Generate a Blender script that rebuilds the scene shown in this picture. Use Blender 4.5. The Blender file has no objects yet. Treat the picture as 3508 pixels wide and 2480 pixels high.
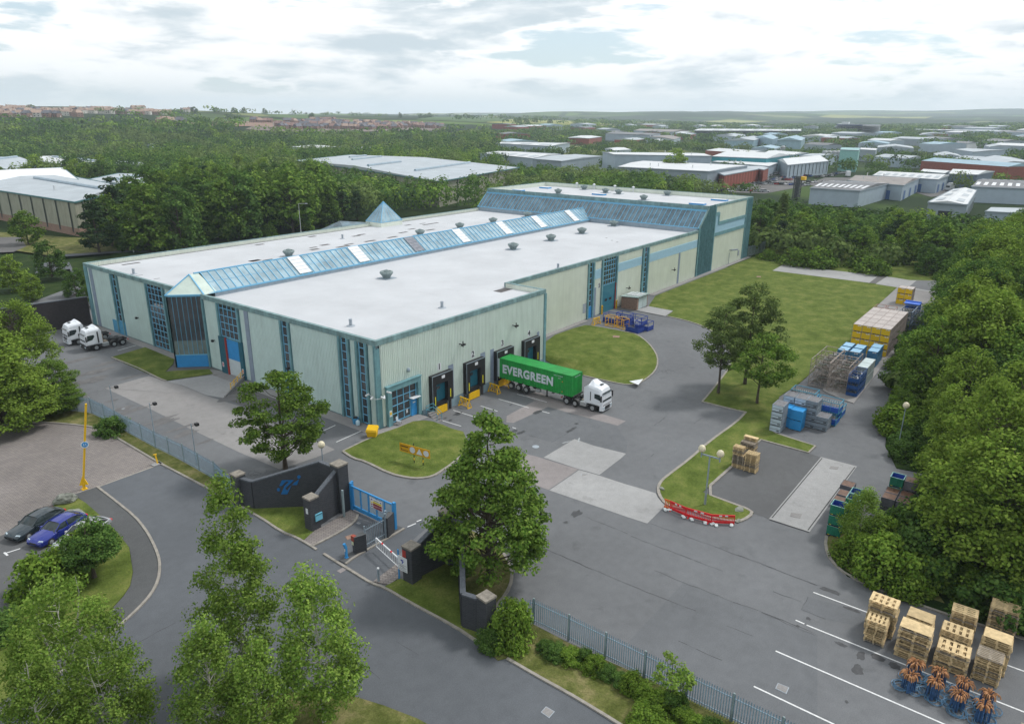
import bpy, math, random
import numpy as np
from mathutils import Vector
R = math.radians
C = bpy.context.scene.collection
sc = bpy.context.scene
rnd = random.Random(7)
nr = np.random.default_rng(11)
# ---------------------------------------------------------------- camera calibration
H = 36.0
CAM = np.array([-1.51115303*H, -1.71099264*H, H])
YAW, TILT, ROLL = R(37.33912532), R(18.69673232), R(0.4091124)
FP = 2476.24                      # focal length in pixels of the 3508 px wide photograph
_cy, _sy, _ct, _st = math.cos(YAW), math.sin(YAW), math.cos(TILT), math.sin(TILT)
FW = np.array([_cy*_ct, _sy*_ct, -_st]); _r = np.array([_sy, -_cy, 0.0]); _u = np.cross(_r, FW)
RT = _r*math.cos(ROLL)+_u*math.sin(ROLL); UP = -_r*math.sin(ROLL)+_u*math.cos(ROLL)
K_ = .39199
REG = dict(A=(0,300,K_), B=(860,300,K_), C=(1720,300,K_), D=(2608,300,K_), E=(200,850,K_), F=(1000,1000,K_),
           G=(1700,850,K_), H=(2450,850,K_), I=(0,1300,K_), J=(0,1700,.4805), K=(750,1500,.3081), L=(1250,1350,K_),
           M=(2150,1350,K_), N=(2608,1850,K_), O=(1200,1900,K_), Q=(1900,1900,K_), W=(0,0,1.52787))
def px(r, a, b):
    x, y, k = REG[r]; return (x+a*k, y+b*k)
def ray(p):
    d = FW+RT*((p[0]-1754)/FP)-UP*((p[1]-1240)/FP); return d
def at(r, a, b, z=0.0):
    "real ground point (x, y, z) seen at a measured place of the photograph"
    d = ray(px(r, a, b)); t = (z-CAM[2])/d[2]; q = CAM+d*t; return (q[0], q[1], z)
def at2(r, a, b, z=0.0): return at(r, a, b, z)[:2]
def onu(r, a, b, u=0.0):
    d = ray(px(r, a, b)); t = (u-CAM[0])/d[0]; q = CAM+d*t; return (q[1], q[2])
def onv(r, a, b, v=0.0):
    d = ray(px(r, a, b)); t = (v-CAM[1])/d[1]; q = CAM+d*t; return (q[0], q[2])
def dirat(wx):
    "unit horizontal direction of a column of the photograph"
    d = ray(px('W', wx, 263)); n = math.hypot(d[0], d[1]); return d[0]/n, d[1]/n
# ---------------------------------------------------------------- objects
def tag(o, label=None, cat=None, group=None, kind=None):
    if label: o['label'] = label
    if cat: o['category'] = cat
    if group: o['group'] = group
    if kind: o['kind'] = kind
    return o
def thing(name, label, cat, loc=(0,0,0), rz=0, group=None):
    o = bpy.data.objects.new(name, None); C.objects.link(o); o.empty_display_size = .2
    o.location = loc; o.rotation_euler = (0,0,rz)
    return tag(o, label, cat, group)
def copy_tree(o, loc=None, rz=None, label=None, group=None, parent=None, scale=None):
    c = o.copy(); C.objects.link(c)
    if parent is not None: c.parent = parent
    if loc is not None: c.location = loc
    if rz is not None: c.rotation_euler = (0,0,rz)
    if scale is not None: c.scale = scale if hasattr(scale, '__len__') else (scale,)*3
    if label: c['label'] = label
    if group: c['group'] = group
    for ch in o.children: copy_tree(ch, parent=c)
    return c
class MB:
    def __init__(s): s.v = []; s.f = []; s.m = []; s.c = []
    def cut(s): s.c.append((len(s.v), len(s.f))); return s   # the next shapes become an object of their own
    def add(s, vs, fs, mi=0):
        n = len(s.v); s.v += [tuple(map(float, p)) for p in vs]; s.f += [tuple(n+i for i in f) for f in fs]; s.m += [mi]*len(fs); return s
    def box(s, x0, x1, y0, y1, z0, z1, mi=0):
        if x0 > x1: x0, x1 = x1, x0
        if y0 > y1: y0, y1 = y1, y0
        return s.add([(x0,y0,z0),(x1,y0,z0),(x1,y1,z0),(x0,y1,z0),(x0,y0,z1),(x1,y0,z1),(x1,y1,z1),(x0,y1,z1)],
                     [(3,2,1,0),(4,5,6,7),(0,1,5,4),(1,2,6,5),(2,3,7,6),(3,0,4,7)], mi)
    def prism(s, pts, z0, z1, mi=0, top=None):
        "vertical prism over a plan polygon"
        a = sum(pts[i][0]*pts[(i+1)%len(pts)][1]-pts[(i+1)%len(pts)][0]*pts[i][1] for i in range(len(pts)))
        if a < 0: pts = pts[::-1]
        n = len(pts)
        s.add([(p[0],p[1],z0) for p in pts]+[(p[0],p[1],z1) for p in pts],
              [tuple(range(n-1,-1,-1))]+[(i,(i+1)%n,n+(i+1)%n,n+i) for i in range(n)], mi)
        k = len(s.v)-n; s.f.append(tuple(range(k, k+n))); s.m.append(mi if top is None else top); return s
    def ext(s, pts, d, mi=0):
        "extrude a planar 3d polygon by vector d"
        n = len(pts); q = [tuple(p[i]+d[i] for i in range(3)) for p in pts]
        return s.add(list(pts)+q, [tuple(range(n-1,-1,-1)), tuple(range(n,2*n))]+[(i,(i+1)%n,n+(i+1)%n,n+i) for i in range(n)], mi)
    def face(s, pts, mi=0): return s.add(pts, [tuple(range(len(pts)))], mi)
    def tube(s, p, q, r, n=8, mi=0, r2=None, cap=True):
        p = np.array(p, float); q = np.array(q, float); r2 = r if r2 is None else r2
        d = q-p; L = np.linalg.norm(d)
        if L < 1e-9: return s
        d /= L; a = np.array([0,0,1.]) if abs(d[2]) < .9 else np.array([1.,0,0]); x = np.cross(d, a); x /= np.linalg.norm(x); y = np.cross(d, x)
        ang = [2*math.pi*i/n for i in range(n)]
        vs = [p+(x*math.cos(t)+y*math.sin(t))*r for t in ang]+[q+(x*math.cos(t)+y*math.sin(t))*r2 for t in ang]
        fs = [(i, n+i, n+(i+1)%n, (i+1)%n) for i in range(n)]
        if cap: fs += [tuple(range(n)), tuple(range(2*n-1, n-1, -1))]
        return s.add(vs, fs, mi)
    def path(s, pts, r, n=6, mi=0):
        for a, b in zip(pts[:-1], pts[1:]): s.tube(a, b, r, n, mi)
        return s
    def beam(s, p, q, w, h, mi=0):
        "bar of width w (horizontal) and height h along p-q"
        p = np.array(p, float); q = np.array(q, float); d = q-p; L = np.linalg.norm(d); d /= L
        up = np.array([0,0,1.]) if abs(d[2]) < .95 else np.array([1.,0,0])
        x = np.cross(d, up); x /= np.linalg.norm(x); y = np.cross(x, d)
        vs = []
        for c in (p, q):
            for sx, sy in ((-1,-1),(1,-1),(1,1),(-1,1)): vs.append(c+x*sx*w/2+y*sy*h/2)
        return s.add(vs, [(0,1,2,3),(7,6,5,4),(0,4,5,1),(1,5,6,2),(2,6,7,3),(3,7,4,0)], mi)
    def lathe(s, c, prof, n=16, mi=0, axis='z'):
        vs = []; 
        for (r, h) in prof:
            for i in range(n):
                t = 2*math.pi*i/n; a, b = r*math.cos(t), r*math.sin(t)
                vs.append((c[0]+a, c[1]+b, c[2]+h) if axis == 'z' else ((c[0]+h, c[1]+a, c[2]+b) if axis == 'x' else (c[0]+b, c[1]+h, c[2]+a)))
        k = len(prof); fs = [(j*n+i, j*n+(i+1)%n, (j+1)*n+(i+1)%n, (j+1)*n+i) for j in range(k-1) for i in range(n)]
        fs += [tuple(range(n-1,-1,-1)), tuple((k-1)*n+i for i in range(n))]
        return s.add(vs, fs, mi)
    def build(s, name, mats, parent=None, off=None, smooth=False, bevel=0, fix=True):
        if not isinstance(mats, (list, tuple)): mats = [mats]
        if s.c:
            cs = [(0, 0)]+[c for c in s.c if c[1] < len(s.f)]+[(len(s.v), len(s.f))]; first = None
            for (v0, f0), (v1, f1) in zip(cs[:-1], cs[1:]):
                if f1 == f0: continue
                t = MB(); t.v = s.v[v0:v1]; t.f = [tuple(i-v0 for i in f) for f in s.f[f0:f1]]; t.m = s.m[f0:f1]
                o = t.build(name, mats, parent, off, smooth, bevel, fix); first = first or o
            return first
        me = bpy.data.meshes.new(name); v = s.v
        if off is not None: v = [(p[0]-off[0], p[1]-off[1], p[2]-off[2]) for p in v]
        me.from_pydata(v, [], s.f)
        for m in mats: me.materials.append(m)
        me.polygons.foreach_set('material_index', s.m)
        if smooth: me.polygons.foreach_set('use_smooth', [True]*len(s.f))
        me.update()
        if fix:
            import bmesh
            bm = bmesh.new(); bm.from_mesh(me); bmesh.ops.recalc_face_normals(bm, faces=bm.faces); bm.to_mesh(me); bm.free()
        o = bpy.data.objects.new(name, me); C.objects.link(o)
        if parent is not None: o.parent = parent
        if bevel:
            b = o.modifiers.new('bevel', 'BEVEL'); b.width = bevel; b.segments = 2; b.limit_method = 'ANGLE'
        return o
def structure(o): o['kind'] = 'structure'; return o
# ---------------------------------------------------------------- materials
MATS = {}
def nd(nt, t, **kw):
    n = nt.nodes.new(t)
    for k, v in kw.items():
        if k in n.inputs: n.inputs[k].default_value = v
        else: setattr(n, k, v)
    return n
def mat(name, col, rough=.7, var=.12, scale=1.5, metal=0., bump=0., fine=0., col2=None, spec=.35, obj_rand=0., tr=0., emit=0., streak=0.):
    if name in MATS: return MATS[name]
    m = bpy.data.materials.new(name); m.use_nodes = True; nt = m.node_tree; L = nt.links
    b = nt.nodes['Principled BSDF']; b.inputs['Roughness'].default_value = rough; b.inputs['Metallic'].default_value = metal
    b.inputs['Specular IOR Level'].default_value = spec
    c = tuple(col)+(1,); b.inputs['Base Color'].default_value = c
    tc = nd(nt, 'ShaderNodeNewGeometry')
    last = None
    if var or col2:
        n = nd(nt, 'ShaderNodeTexNoise', Scale=scale, Detail=5., Roughness=.6); L.new(tc.outputs['Position'], n.inputs['Vector'])
        mp = nd(nt, 'ShaderNodeMapRange'); L.new(n.outputs['Fac'], mp.inputs['Value']); mp.inputs['From Min'].default_value = .3; mp.inputs['From Max'].default_value = .7
        mx = nd(nt, 'ShaderNodeMix', data_type='RGBA'); L.new(mp.outputs[0], mx.inputs['Factor'])
        if col2: ca, cb = c, tuple(col2)+(1,)
        else: ca, cb = tuple(x*(1-var) for x in col)+(1,), tuple(min(1, x*(1+var)) for x in col)+(1,)
        mx.inputs['A'].default_value = ca; mx.inputs['B'].default_value = cb; last = mx.outputs['Result']
    def mul(last, fac_socket, lo, hi, fmin=.25, fmax=.75):
        mp = nd(nt, 'ShaderNodeMapRange'); L.new(fac_socket, mp.inputs['Value']); mp.inputs['From Min'].default_value = fmin; mp.inputs['From Max'].default_value = fmax
        mp.inputs['To Min'].default_value = lo; mp.inputs['To Max'].default_value = hi
        v = nd(nt, 'ShaderNodeVectorMath', operation='SCALE')
        if last is None: v.inputs[0].default_value = c[:3]
        else: L.new(last, v.inputs[0])
        L.new(mp.outputs[0], v.inputs['Scale']); return v.outputs[0]
    if fine:
        n2 = nd(nt, 'ShaderNodeTexNoise', Scale=9., Detail=3., Roughness=.7); L.new(tc.outputs['Position'], n2.inputs['Vector'])
        last = mul(last, n2.outputs['Fac'], 1-fine, 1+fine)
    if streak:
        mpg = nd(nt, 'ShaderNodeMapping'); mpg.inputs['Scale'].default_value = (2.2, 2.2, .12); L.new(tc.outputs['Position'], mpg.inputs['Vector'])
        n3 = nd(nt, 'ShaderNodeTexNoise', Scale=1., Detail=4.); L.new(mpg.outputs[0], n3.inputs['Vector'])
        last = mul(last, n3.outputs['Fac'], 1-streak, 1+streak*.5, .35, .65)
    if obj_rand:
        oi = nd(nt, 'ShaderNodeObjectInfo'); last = mul(last, oi.outputs['Random'], 1-obj_rand, 1+obj_rand, 0, 1)
    if last is not None: L.new(last, b.inputs['Base Color'])
    if bump:
        n4 = nd(nt, 'ShaderNodeTexNoise', Scale=scale*6, Detail=4.); L.new(tc.outputs['Position'], n4.inputs['Vector'])
        bp = nd(nt, 'ShaderNodeBump', Strength=bump, Distance=.05); L.new(n4.outputs['Fac'], bp.inputs['Height']); L.new(bp.outputs[0], b.inputs['Normal'])
    if emit:
        b.inputs['Emission Color'].default_value = c; b.inputs['Emission Strength'].default_value = emit
    MATS[name] = m; return m
# ---------------------------------------------------------------- camera, light, sky
cam = bpy.data.cameras.new('camera'); co = bpy.data.objects.new('camera', cam); C.objects.link(co)
from mathutils import Matrix
co.matrix_world = Matrix(((RT[0], UP[0], -FW[0], CAM[0]), (RT[1], UP[1], -FW[1], CAM[1]), (RT[2], UP[2], -FW[2], CAM[2]), (0,0,0,1)))
cam.sensor_width = 36; cam.lens = FP/3508*36; cam.clip_end = 40000; cam.clip_start = .5
sc.camera = co
sc.view_settings.view_transform = 'Standard'; sc.view_settings.look = 'None'; sc.view_settings.exposure = 0.28
sc.cycles.volume_bounces = 2; sc.cycles.max_bounces = 8; sc.cycles.transparent_max_bounces = 8
SUN_EL, SUN_AZ = R(52), YAW-R(62)         # high and to the right of the view
sd = Vector((math.cos(SUN_EL)*math.cos(SUN_AZ), math.cos(SUN_EL)*math.sin(SUN_AZ), math.sin(SUN_EL)))
sl = bpy.data.lights.new('sun', 'SUN'); sl.energy = 2.0; sl.angle = R(9); sl.color = (1, .975, .94)
so = bpy.data.objects.new('sun', sl); C.objects.link(so); so.rotation_euler = sd.to_track_quat('Z', 'Y').to_euler(); so.location = (0,0,200)
w = bpy.data.worlds.new('World'); sc.world = w; w.use_nodes = True; nt = w.node_tree; L = nt.links
for n in list(nt.nodes): nt.nodes.remove(n)
out = nd(nt, 'ShaderNodeOutputWorld'); bg = nd(nt, 'ShaderNodeBackground', Strength=1.); L.new(bg.outputs[0], out.inputs[0])
sky = nd(nt, 'ShaderNodeTexSky', sky_type='NISHITA'); sky.sun_disc = False; sky.sun_elevation = SUN_EL; sky.sun_rotation = math.pi/2-SUN_AZ
sk = nd(nt, 'ShaderNodeVectorMath', operation='SCALE'); L.new(sky.outputs[0], sk.inputs[0]); sk.inputs['Scale'].default_value = .1
tc = nd(nt, 'ShaderNodeTexCoord'); sx = nd(nt, 'ShaderNodeSeparateXYZ'); L.new(tc.outputs['Generated'], sx.inputs[0])
def mth(op, a, b=None, clamp=False):
    n = nd(nt, 'ShaderNodeMath', operation=op, use_clamp=clamp)
    for i, q in enumerate((a, b)):
        if q is None: continue
        if isinstance(q, (int, float)): n.inputs[i].default_value = q
        else: L.new(q, n.inputs[i])
    return n.outputs[0]
zc = mth('MAXIMUM', sx.outputs['Z'], 0.0)
den = mth('ADD', zc, .24)
cx = mth('DIVIDE', sx.outputs['X'], den); cyy = mth('DIVIDE', sx.outputs['Y'], den)
cv = nd(nt, 'ShaderNodeCombineXYZ'); L.new(cx, cv.inputs[0]); L.new(cyy, cv.inputs[1]); L.new(mth('MULTIPLY', zc, 9.), cv.inputs[2])
def cloudn(dz, sc, det):
    o_ = nd(nt, 'ShaderNodeVectorMath', operation='ADD'); L.new(cv.outputs[0], o_.inputs[0]); o_.inputs[1].default_value = (3.1, 8.4, dz)
    n = nd(nt, 'ShaderNodeTexNoise', Scale=sc, Detail=det, Roughness=.56, Distortion=.15); L.new(o_.outputs[0], n.inputs['Vector']); return n.outputs['Fac']
def ssr(x, a, b):
    r = nd(nt, 'ShaderNodeMapRange'); r.interpolation_type = 'SMOOTHSTEP'; L.new(x, r.inputs['Value']); r.inputs['From Min'].default_value = a; r.inputs['From Max'].default_value = b; return r.outputs[0]
nA = cloudn(0, 1.25, 12.); nB = cloudn(.30, 1.25, 9.)
class _o:
    def __init__(s, x): s.outputs = [x]
cov = _o(ssr(nA, .41, .47)); grey = mth('MULTIPLY', ssr(nB, .47, .62), ssr(nA, .47, .53))
cc = nd(nt, 'ShaderNodeMix', data_type='RGBA'); L.new(grey, cc.inputs['Factor']); cc.inputs['A'].default_value = (1.0, 1.0, 1.0, 1); cc.inputs['B'].default_value = (.54, .62, .67, 1)
blue = nd(nt, 'ShaderNodeMix', data_type='RGBA'); blue.inputs['Factor'].default_value = .55; L.new(sk.outputs[0], blue.inputs['A']); blue.inputs['B'].default_value = (.66, .80, .88, 1)
m1 = nd(nt, 'ShaderNodeMix', data_type='RGBA'); L.new(cov.outputs[0], m1.inputs['Factor']); L.new(blue.outputs['Result'], m1.inputs['A']); L.new(cc.outputs['Result'], m1.inputs['B'])
hz = nd(nt, 'ShaderNodeMapRange'); hz.interpolation_type = 'SMOOTHSTEP'; L.new(sx.outputs['Z'], hz.inputs['Value']); hz.inputs['From Min'].default_value = .0; hz.inputs['From Max'].default_value = .055
hz.inputs['To Min'].default_value = .1; hz.inputs['To Max'].default_value = 1
m2 = nd(nt, 'ShaderNodeMix', data_type='RGBA'); L.new(hz.outputs[0], m2.inputs['Factor']); m2.inputs['A'].default_value = (.88, .91, .92, 1); L.new(m1.outputs['Result'], m2.inputs['B'])
L.new(m2.outputs['Result'], bg.inputs['Color'])
# ---------------------------------------------------------------- shared materials
def asphalt(name, c, cracks=0.0, stain=.25):
    m = bpy.data.materials.new(name); m.use_nodes = True; nt = m.node_tree; L = nt.links; b = nt.nodes['Principled BSDF']; b.inputs['Roughness'].default_value = .88; b.inputs['Specular IOR Level'].default_value = .25
    g = nd(nt, 'ShaderNodeNewGeometry'); P = g.outputs['Position']
    def noise(s, d=4., off=0):
        mp = nd(nt, 'ShaderNodeMapping'); mp.inputs['Location'].default_value = (off, off*.7, 0); L.new(P, mp.inputs['Vector'])
        n = nd(nt, 'ShaderNodeTexNoise', Scale=s, Detail=d, Roughness=.6); L.new(mp.outputs[0], n.inputs['Vector']); return n.outputs['Fac']
    def rng(x, a, b_, lo, hi):
        mp = nd(nt, 'ShaderNodeMapRange'); L.new(x, mp.inputs['Value'])
        for k, v in zip(('From Min','From Max','To Min','To Max'), (a, b_, lo, hi)): mp.inputs[k].default_value = v
        return mp.outputs[0]
    def mm(a, b_):
        n = nd(nt, 'ShaderNodeMath', operation='MULTIPLY'); L.new(a, n.inputs[0]); L.new(b_, n.inputs[1]); return n.outputs[0]
    f = mm(rng(noise(.07, 5.), .3, .7, .86, 1.14), rng(noise(1.1, 5., 5), .3, .7, .93, 1.07))
    f = mm(f, rng(noise(14., 3.), .25, .75, .8, 1.2))
    f = mm(f, rng(noise(.35, 6., 31), .62, .74, 1, 1-stain))
    if cracks:
        vo = nd(nt, 'ShaderNodeTexVoronoi', feature='DISTANCE_TO_EDGE', Scale=.9); 
        dn = nd(nt, 'ShaderNodeTexNoise', Scale=1.5, Detail=3.); L.new(P, dn.inputs['Vector'])
        sm = nd(nt, 'ShaderNodeVectorMath', operation='MULTIPLY_ADD'); L.new(dn.outputs['Color'], sm.inputs[0]); sm.inputs[1].default_value = (.6,.6,.6); L.new(P, sm.inputs[2]); L.new(sm.outputs[0], vo.inputs['Vector'])
        e = rng(vo.outputs['Distance'], 0, .035, 1, 0); mk = rng(noise(.06, 3., 77), .60, .66, 0, cracks)
        k = mm(e, mk); inv = rng(k, 0, 1, 1, .45); f = mm(f, inv)
    v = nd(nt, 'ShaderNodeVectorMath', operation='SCALE'); v.inputs[0].default_value = c; L.new(f, v.inputs['Scale']); L.new(v.outputs[0], b.inputs['Base Color'])
    MATS[name] = m; return m
def grass(name, a, b_, c_, s=.35):
    m = bpy.data.materials.new(name); m.use_nodes = True; nt = m.node_tree; L = nt.links; b = nt.nodes['Principled BSDF']; b.inputs['Roughness'].default_value = .95; b.inputs['Specular IOR Level'].default_value = .1
    g = nd(nt, 'ShaderNodeNewGeometry'); P = g.outputs['Position']
    n = nd(nt, 'ShaderNodeTexNoise', Scale=s, Detail=8., Roughness=.7); L.new(P, n.inputs['Vector'])
    cr = nd(nt, 'ShaderNodeValToRGB'); L.new(n.outputs['Fac'], cr.inputs[0]); e = cr.color_ramp.elements
    e[0].position = .38; e[0].color = tuple(a)+(1,); e[1].position = .62; e[1].color = tuple(c_)+(1,); k = e.new(.5); k.color = tuple(b_)+(1,)
    n2 = nd(nt, 'ShaderNodeTexNoise', Scale=7., Detail=4., Roughness=.7); L.new(P, n2.inputs['Vector'])
    mp = nd(nt, 'ShaderNodeMapRange'); L.new(n2.outputs['Fac'], mp.inputs['Value']); mp.inputs['From Min'].default_value = .25; mp.inputs['From Max'].default_value = .75; mp.inputs['To Min'].default_value = .65; mp.inputs['To Max'].default_value = 1.35
    v = nd(nt, 'ShaderNodeVectorMath', operation='SCALE'); L.new(cr.outputs[0], v.inputs[0]); L.new(mp.outputs[0], v.inputs['Scale']); L.new(v.outputs[0], b.inputs['Base Color'])
    bp = nd(nt, 'ShaderNodeBump', Strength=.6, Distance=.1); L.new(n2.outputs['Fac'], bp.inputs['Height']); L.new(bp.outputs[0], b.inputs['Normal'])
    MATS[name] = m; return m
m_yard = asphalt('yard_asphalt', (.138,.143,.150), .9)
m_road = asphalt('road_asphalt', (.102,.110,.121), 0, .15)
m_foot = asphalt('footway_asphalt', (.085,.088,.09), 0, .1)
m_bay = asphalt('bay_asphalt', (.10,.102,.105), 0, .15)
m_dark = asphalt('dark_asphalt', (.115,.112,.11), 0, .35)
m_conc = asphalt('concrete', (.24,.232,.228), 0, .35)
m_conc2 = asphalt('pale_concrete', (.30,.30,.298), 0, .3)
m_conc3 = asphalt('pinkish_concrete', (.235,.215,.212), 0, .3)
m_kerb = mat('kerb_concrete', (.27,.25,.22), .9, .2, 2., fine=.15)
m_grass = grass('lawn', (.07,.10,.018), (.10,.135,.028), (.15,.17,.045))
m_verge = grass('verge_grass', (.075,.09,.022), (.12,.13,.04), (.20,.18,.08), .5)
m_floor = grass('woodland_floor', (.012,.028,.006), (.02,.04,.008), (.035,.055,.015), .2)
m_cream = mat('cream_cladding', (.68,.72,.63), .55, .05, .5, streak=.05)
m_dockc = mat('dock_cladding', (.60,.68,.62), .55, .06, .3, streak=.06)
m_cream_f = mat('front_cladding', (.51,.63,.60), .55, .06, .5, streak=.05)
m_teal = mat('teal_steel', (.14,.28,.31), .5, .2, 1.2, streak=.1)
m_tealc = mat('weathered_coping', (.17,.27,.275), .6, .3, .8, streak=.2)
m_blue = mat('bright_blue_paint', (.035,.25,.55), .4, .08, 2.)
m_frame = mat('blue_window_frame', (.16,.42,.62), .4, .05, 2.)
m_navy = mat('dark_teal_steel', (.02,.10,.14), .5, .1)
m_glass = mat('dark_glass', (.035,.042,.048), .06, .35, .8, spec=.9)
m_gl2 = mat('sloped_roof_glass', (.07,.12,.15), .22, .6, .5, spec=.9)
m_gl3 = mat('pale_roof_glass', (.26,.37,.42), .12, .35, .35, spec=.9)
m_roofw = mat('pale_roof_membrane', (.47,.485,.505), .8, .09, .12, fine=.03)
m_white = mat('white_paint', (.64,.66,.68), .4, .04, 2.)
m_grey = mat('grey_metal', (.30,.34,.38), .5, .12, 2.)
m_galv = mat('galvanised_steel', (.27,.33,.38), .45, .15, 2., metal=.3)
m_black = mat('black_rubber', (.018,.018,.02), .6, .2, 3.)
m_brown = mat('dark_patch', (.09,.085,.085), .9, .2)
m_yellow = mat('yellow_paint', (.75,.45,.01), .45, .08, 3.)
m_red = mat('red_plastic', (.60,.015,.02), .4, .1, 3.)
m_vent = mat('roof_ventilator_grey', (.20,.25,.25), .6, .2, 3.)
m_louv = mat('louvre_blue', (.28,.47,.56), .5, .06)
m_brick = mat('brown_brick', (.26,.17,.13), .9, .25, 4., fine=.2)
m_fgl = mat('red_steel', (.35,.04,.03), .5, .1)
m_wglass = mat('windscreen_glass', (.02,.03,.032), .12, .5, 2., spec=.45)
HAZE = 1.25e-4
# ---------------------------------------------------------------- the warehouse (world axes run along its walls)
ZR, VB, UD, SB, U2, UE, ZT, UC0, UC1 = 11.2, 74.96, 34.45, 7.31, 107.9, 138.9+2.7, 16.34, 108.3, 116.6
ZF = 10.45     # roof sheet level
wh = thing('warehouse', 'huge flat-roofed warehouse of cream ribbed cladding and teal frames with four numbered loading docks', 'warehouse', (0,0,0))
W_ = wh
def ribs(mb, axis, c, a0, a1, z0, z1, sgn, pitch=.30, d=.05, mi=0):
    "ribbed cladding sheet on the plane axis=c between a0 and a1, standing out by sgn"
    n = max(1, int(round((a1-a0)/pitch))); p = (a1-a0)/n; prof = []
    for i in range(n): prof += [(a0+i*p, 0), (a0+i*p+p*.45, 0), (a0+i*p+p*.55, 1), (a0+i*p+p*.9, 1)]
    prof.append((a1, 0)); vs = []
    for (a, h) in prof:
        q = c+sgn*(.02+d*h)
        for z in (z0, z1): vs.append((q, a, z) if axis == 'u' else (a, q, z))
    m = len(prof); mb.add(vs, [(2*i, 2*i+2, 2*i+3, 2*i+1) for i in range(m-1)], mi)
def grid_window(name, axis, c, a0, a1, z0, z1, nx, nz, sgn, parent, fr=m_frame, gl=m_glass, bar=.09, skip=None):
    g = MB(); t = .05*sgn
    def bx(m, p0, p1, q0, q1, d0, d1):
        if axis == 'u': m.box(c+sgn*d0, c+sgn*d1, p0, p1, q0, q1)
        else: m.box(p0, p1, c+sgn*d0, c+sgn*d1, q0, q1)
    bx(g, a0, a1, z0, z1, .01, .04)
    w_ = g.build(name, gl, parent, fix=False)
    f = MB()
    for i in range(nx+1):
        x = a0+(a1-a0)*i/nx; bx(f, x-bar/2, x+bar/2, z0-bar/2, z1+bar/2, .042, .10)
    for j in range(nz+1):
        z = z0+(z1-z0)*j/nz; bx(f, a0, a1, z-bar/2, z+bar/2, .045, .095)
    f.build('window_frame', fr, w_, fix=False); return w_
# main body walls
b = MB()
b.prism([(0,0),(UD,0),(UD,SB),(U2,SB),(U2,VB),(0,VB)], -1.4, ZF-.3)
b.prism([(112.6,SB),(UE,SB),(UE,VB),(112.6,VB)], -.2, ZT-1.45)
b.build('wall', m_teal, W_)
# side facing the gate (u = 0, looking toward -x)
p = MB()
for (a, c_) in ((73.9,65.5),(62.8,53.9),(47.6,44.6),(36.6,33.5),(27.6,18.5),(16.2,6.9),(4.48,3.65),(1.29,.49)):
    ribs(p, 'u', 0, c_, a, .12, 10.5, -1, d=.06); p.cut()
p.build('cladding', m_cream_f, W_, fix=False)
p = MB(); 
for (a, c_) in ((73.3,72.2),(26.5,25.6)): p.box(-.12, -.02, c_, a, .1, 10.5); p.cut()
p.build('cladding_strip', mat('grey_strip', (.22,.27,.34), .6, .1), W_, fix=False)
def band(name, pts, z0, z1, m, t=.16, cap=.4):
    "coping band round an open run of wall tops"
    k = MB()
    for (x0,y0),(x1,y1) in zip(pts[:-1], pts[1:]):
        dx, dy = x1-x0, y1-y0; Ln = math.hypot(dx, dy); nx, ny = dy/Ln, -dx/Ln; ex, ey = dx/Ln*t, dy/Ln*t
        k.prism([(x0+nx*t-ex,y0+ny*t-ey),(x1+nx*t+ex,y1+ny*t+ey),(x1-nx*cap+ex,y1-ny*cap+ey),(x0-nx*cap-ex,y0-ny*cap-ey)], z0, z1)
    return k.build(name, m, W_)
# runs go anticlockwise so the band stands outside
cp = MB()
def coping(x0,y0,x1,y1,z0,z1,o=.16,i=.35):
    cp.box(min(x0,x1)-(o if x0==x1 else 0), max(x0,x1)+(i if x0==x1 else 0), min(y0,y1)-(o if y0==y1 else 0), max(y0,y1)+(i if y0==y1 else 0), z0, z1)
cp.box(-.16,.3,44.25,VB+.16,10.55,ZR); cp.cut();  cp.box(-.16,.3,-.16,37.2,10.55,ZR); cp.cut();            # gate side
cp.box(.302,UD+.16,-.162,.3,10.55,ZR+.003); cp.cut();                                              # dock side
cp.box(UD-.06,UD+.162,.301,SB-.001,10.55,ZR+.001); cp.box(UD-.36,UD-.061,.301,SB-.001,ZR-.07,ZR); cp.cut();  cp.box(UD-.302,U2+.2,SB-.16,SB+.3,10.55,ZR+.002); cp.cut(); 
cp.box(.301,U2,VB-.06,VB+.16,10.55,ZR+.004); cp.box(.301,U2,VB-.36,VB-.061,ZR-.07,ZR+.003); cp.cut(); 
cp.box(UC1+.0,UE+.16,SB-.163,SB+.3,15.75,ZT); cp.cut();  cp.box(UE-.06,UE+.162,SB+.301,VB,15.75,ZT+.002); cp.box(UE-.36,UE-.061,SB+.301,VB-.06,ZT-.07,ZT+.001); cp.cut();  cp.box(112.6,UE,VB-.06,VB+.163,15.75,ZT+.003); cp.box(112.7,UE-.36,VB-.36,VB-.061,ZT-.07,ZT+.002); cp.cut(); 
cp.box(112.35,112.7,SB-.16,VB+.16,15.30,ZT+.001)
cp.build('coping', m_tealc, W_)
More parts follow.
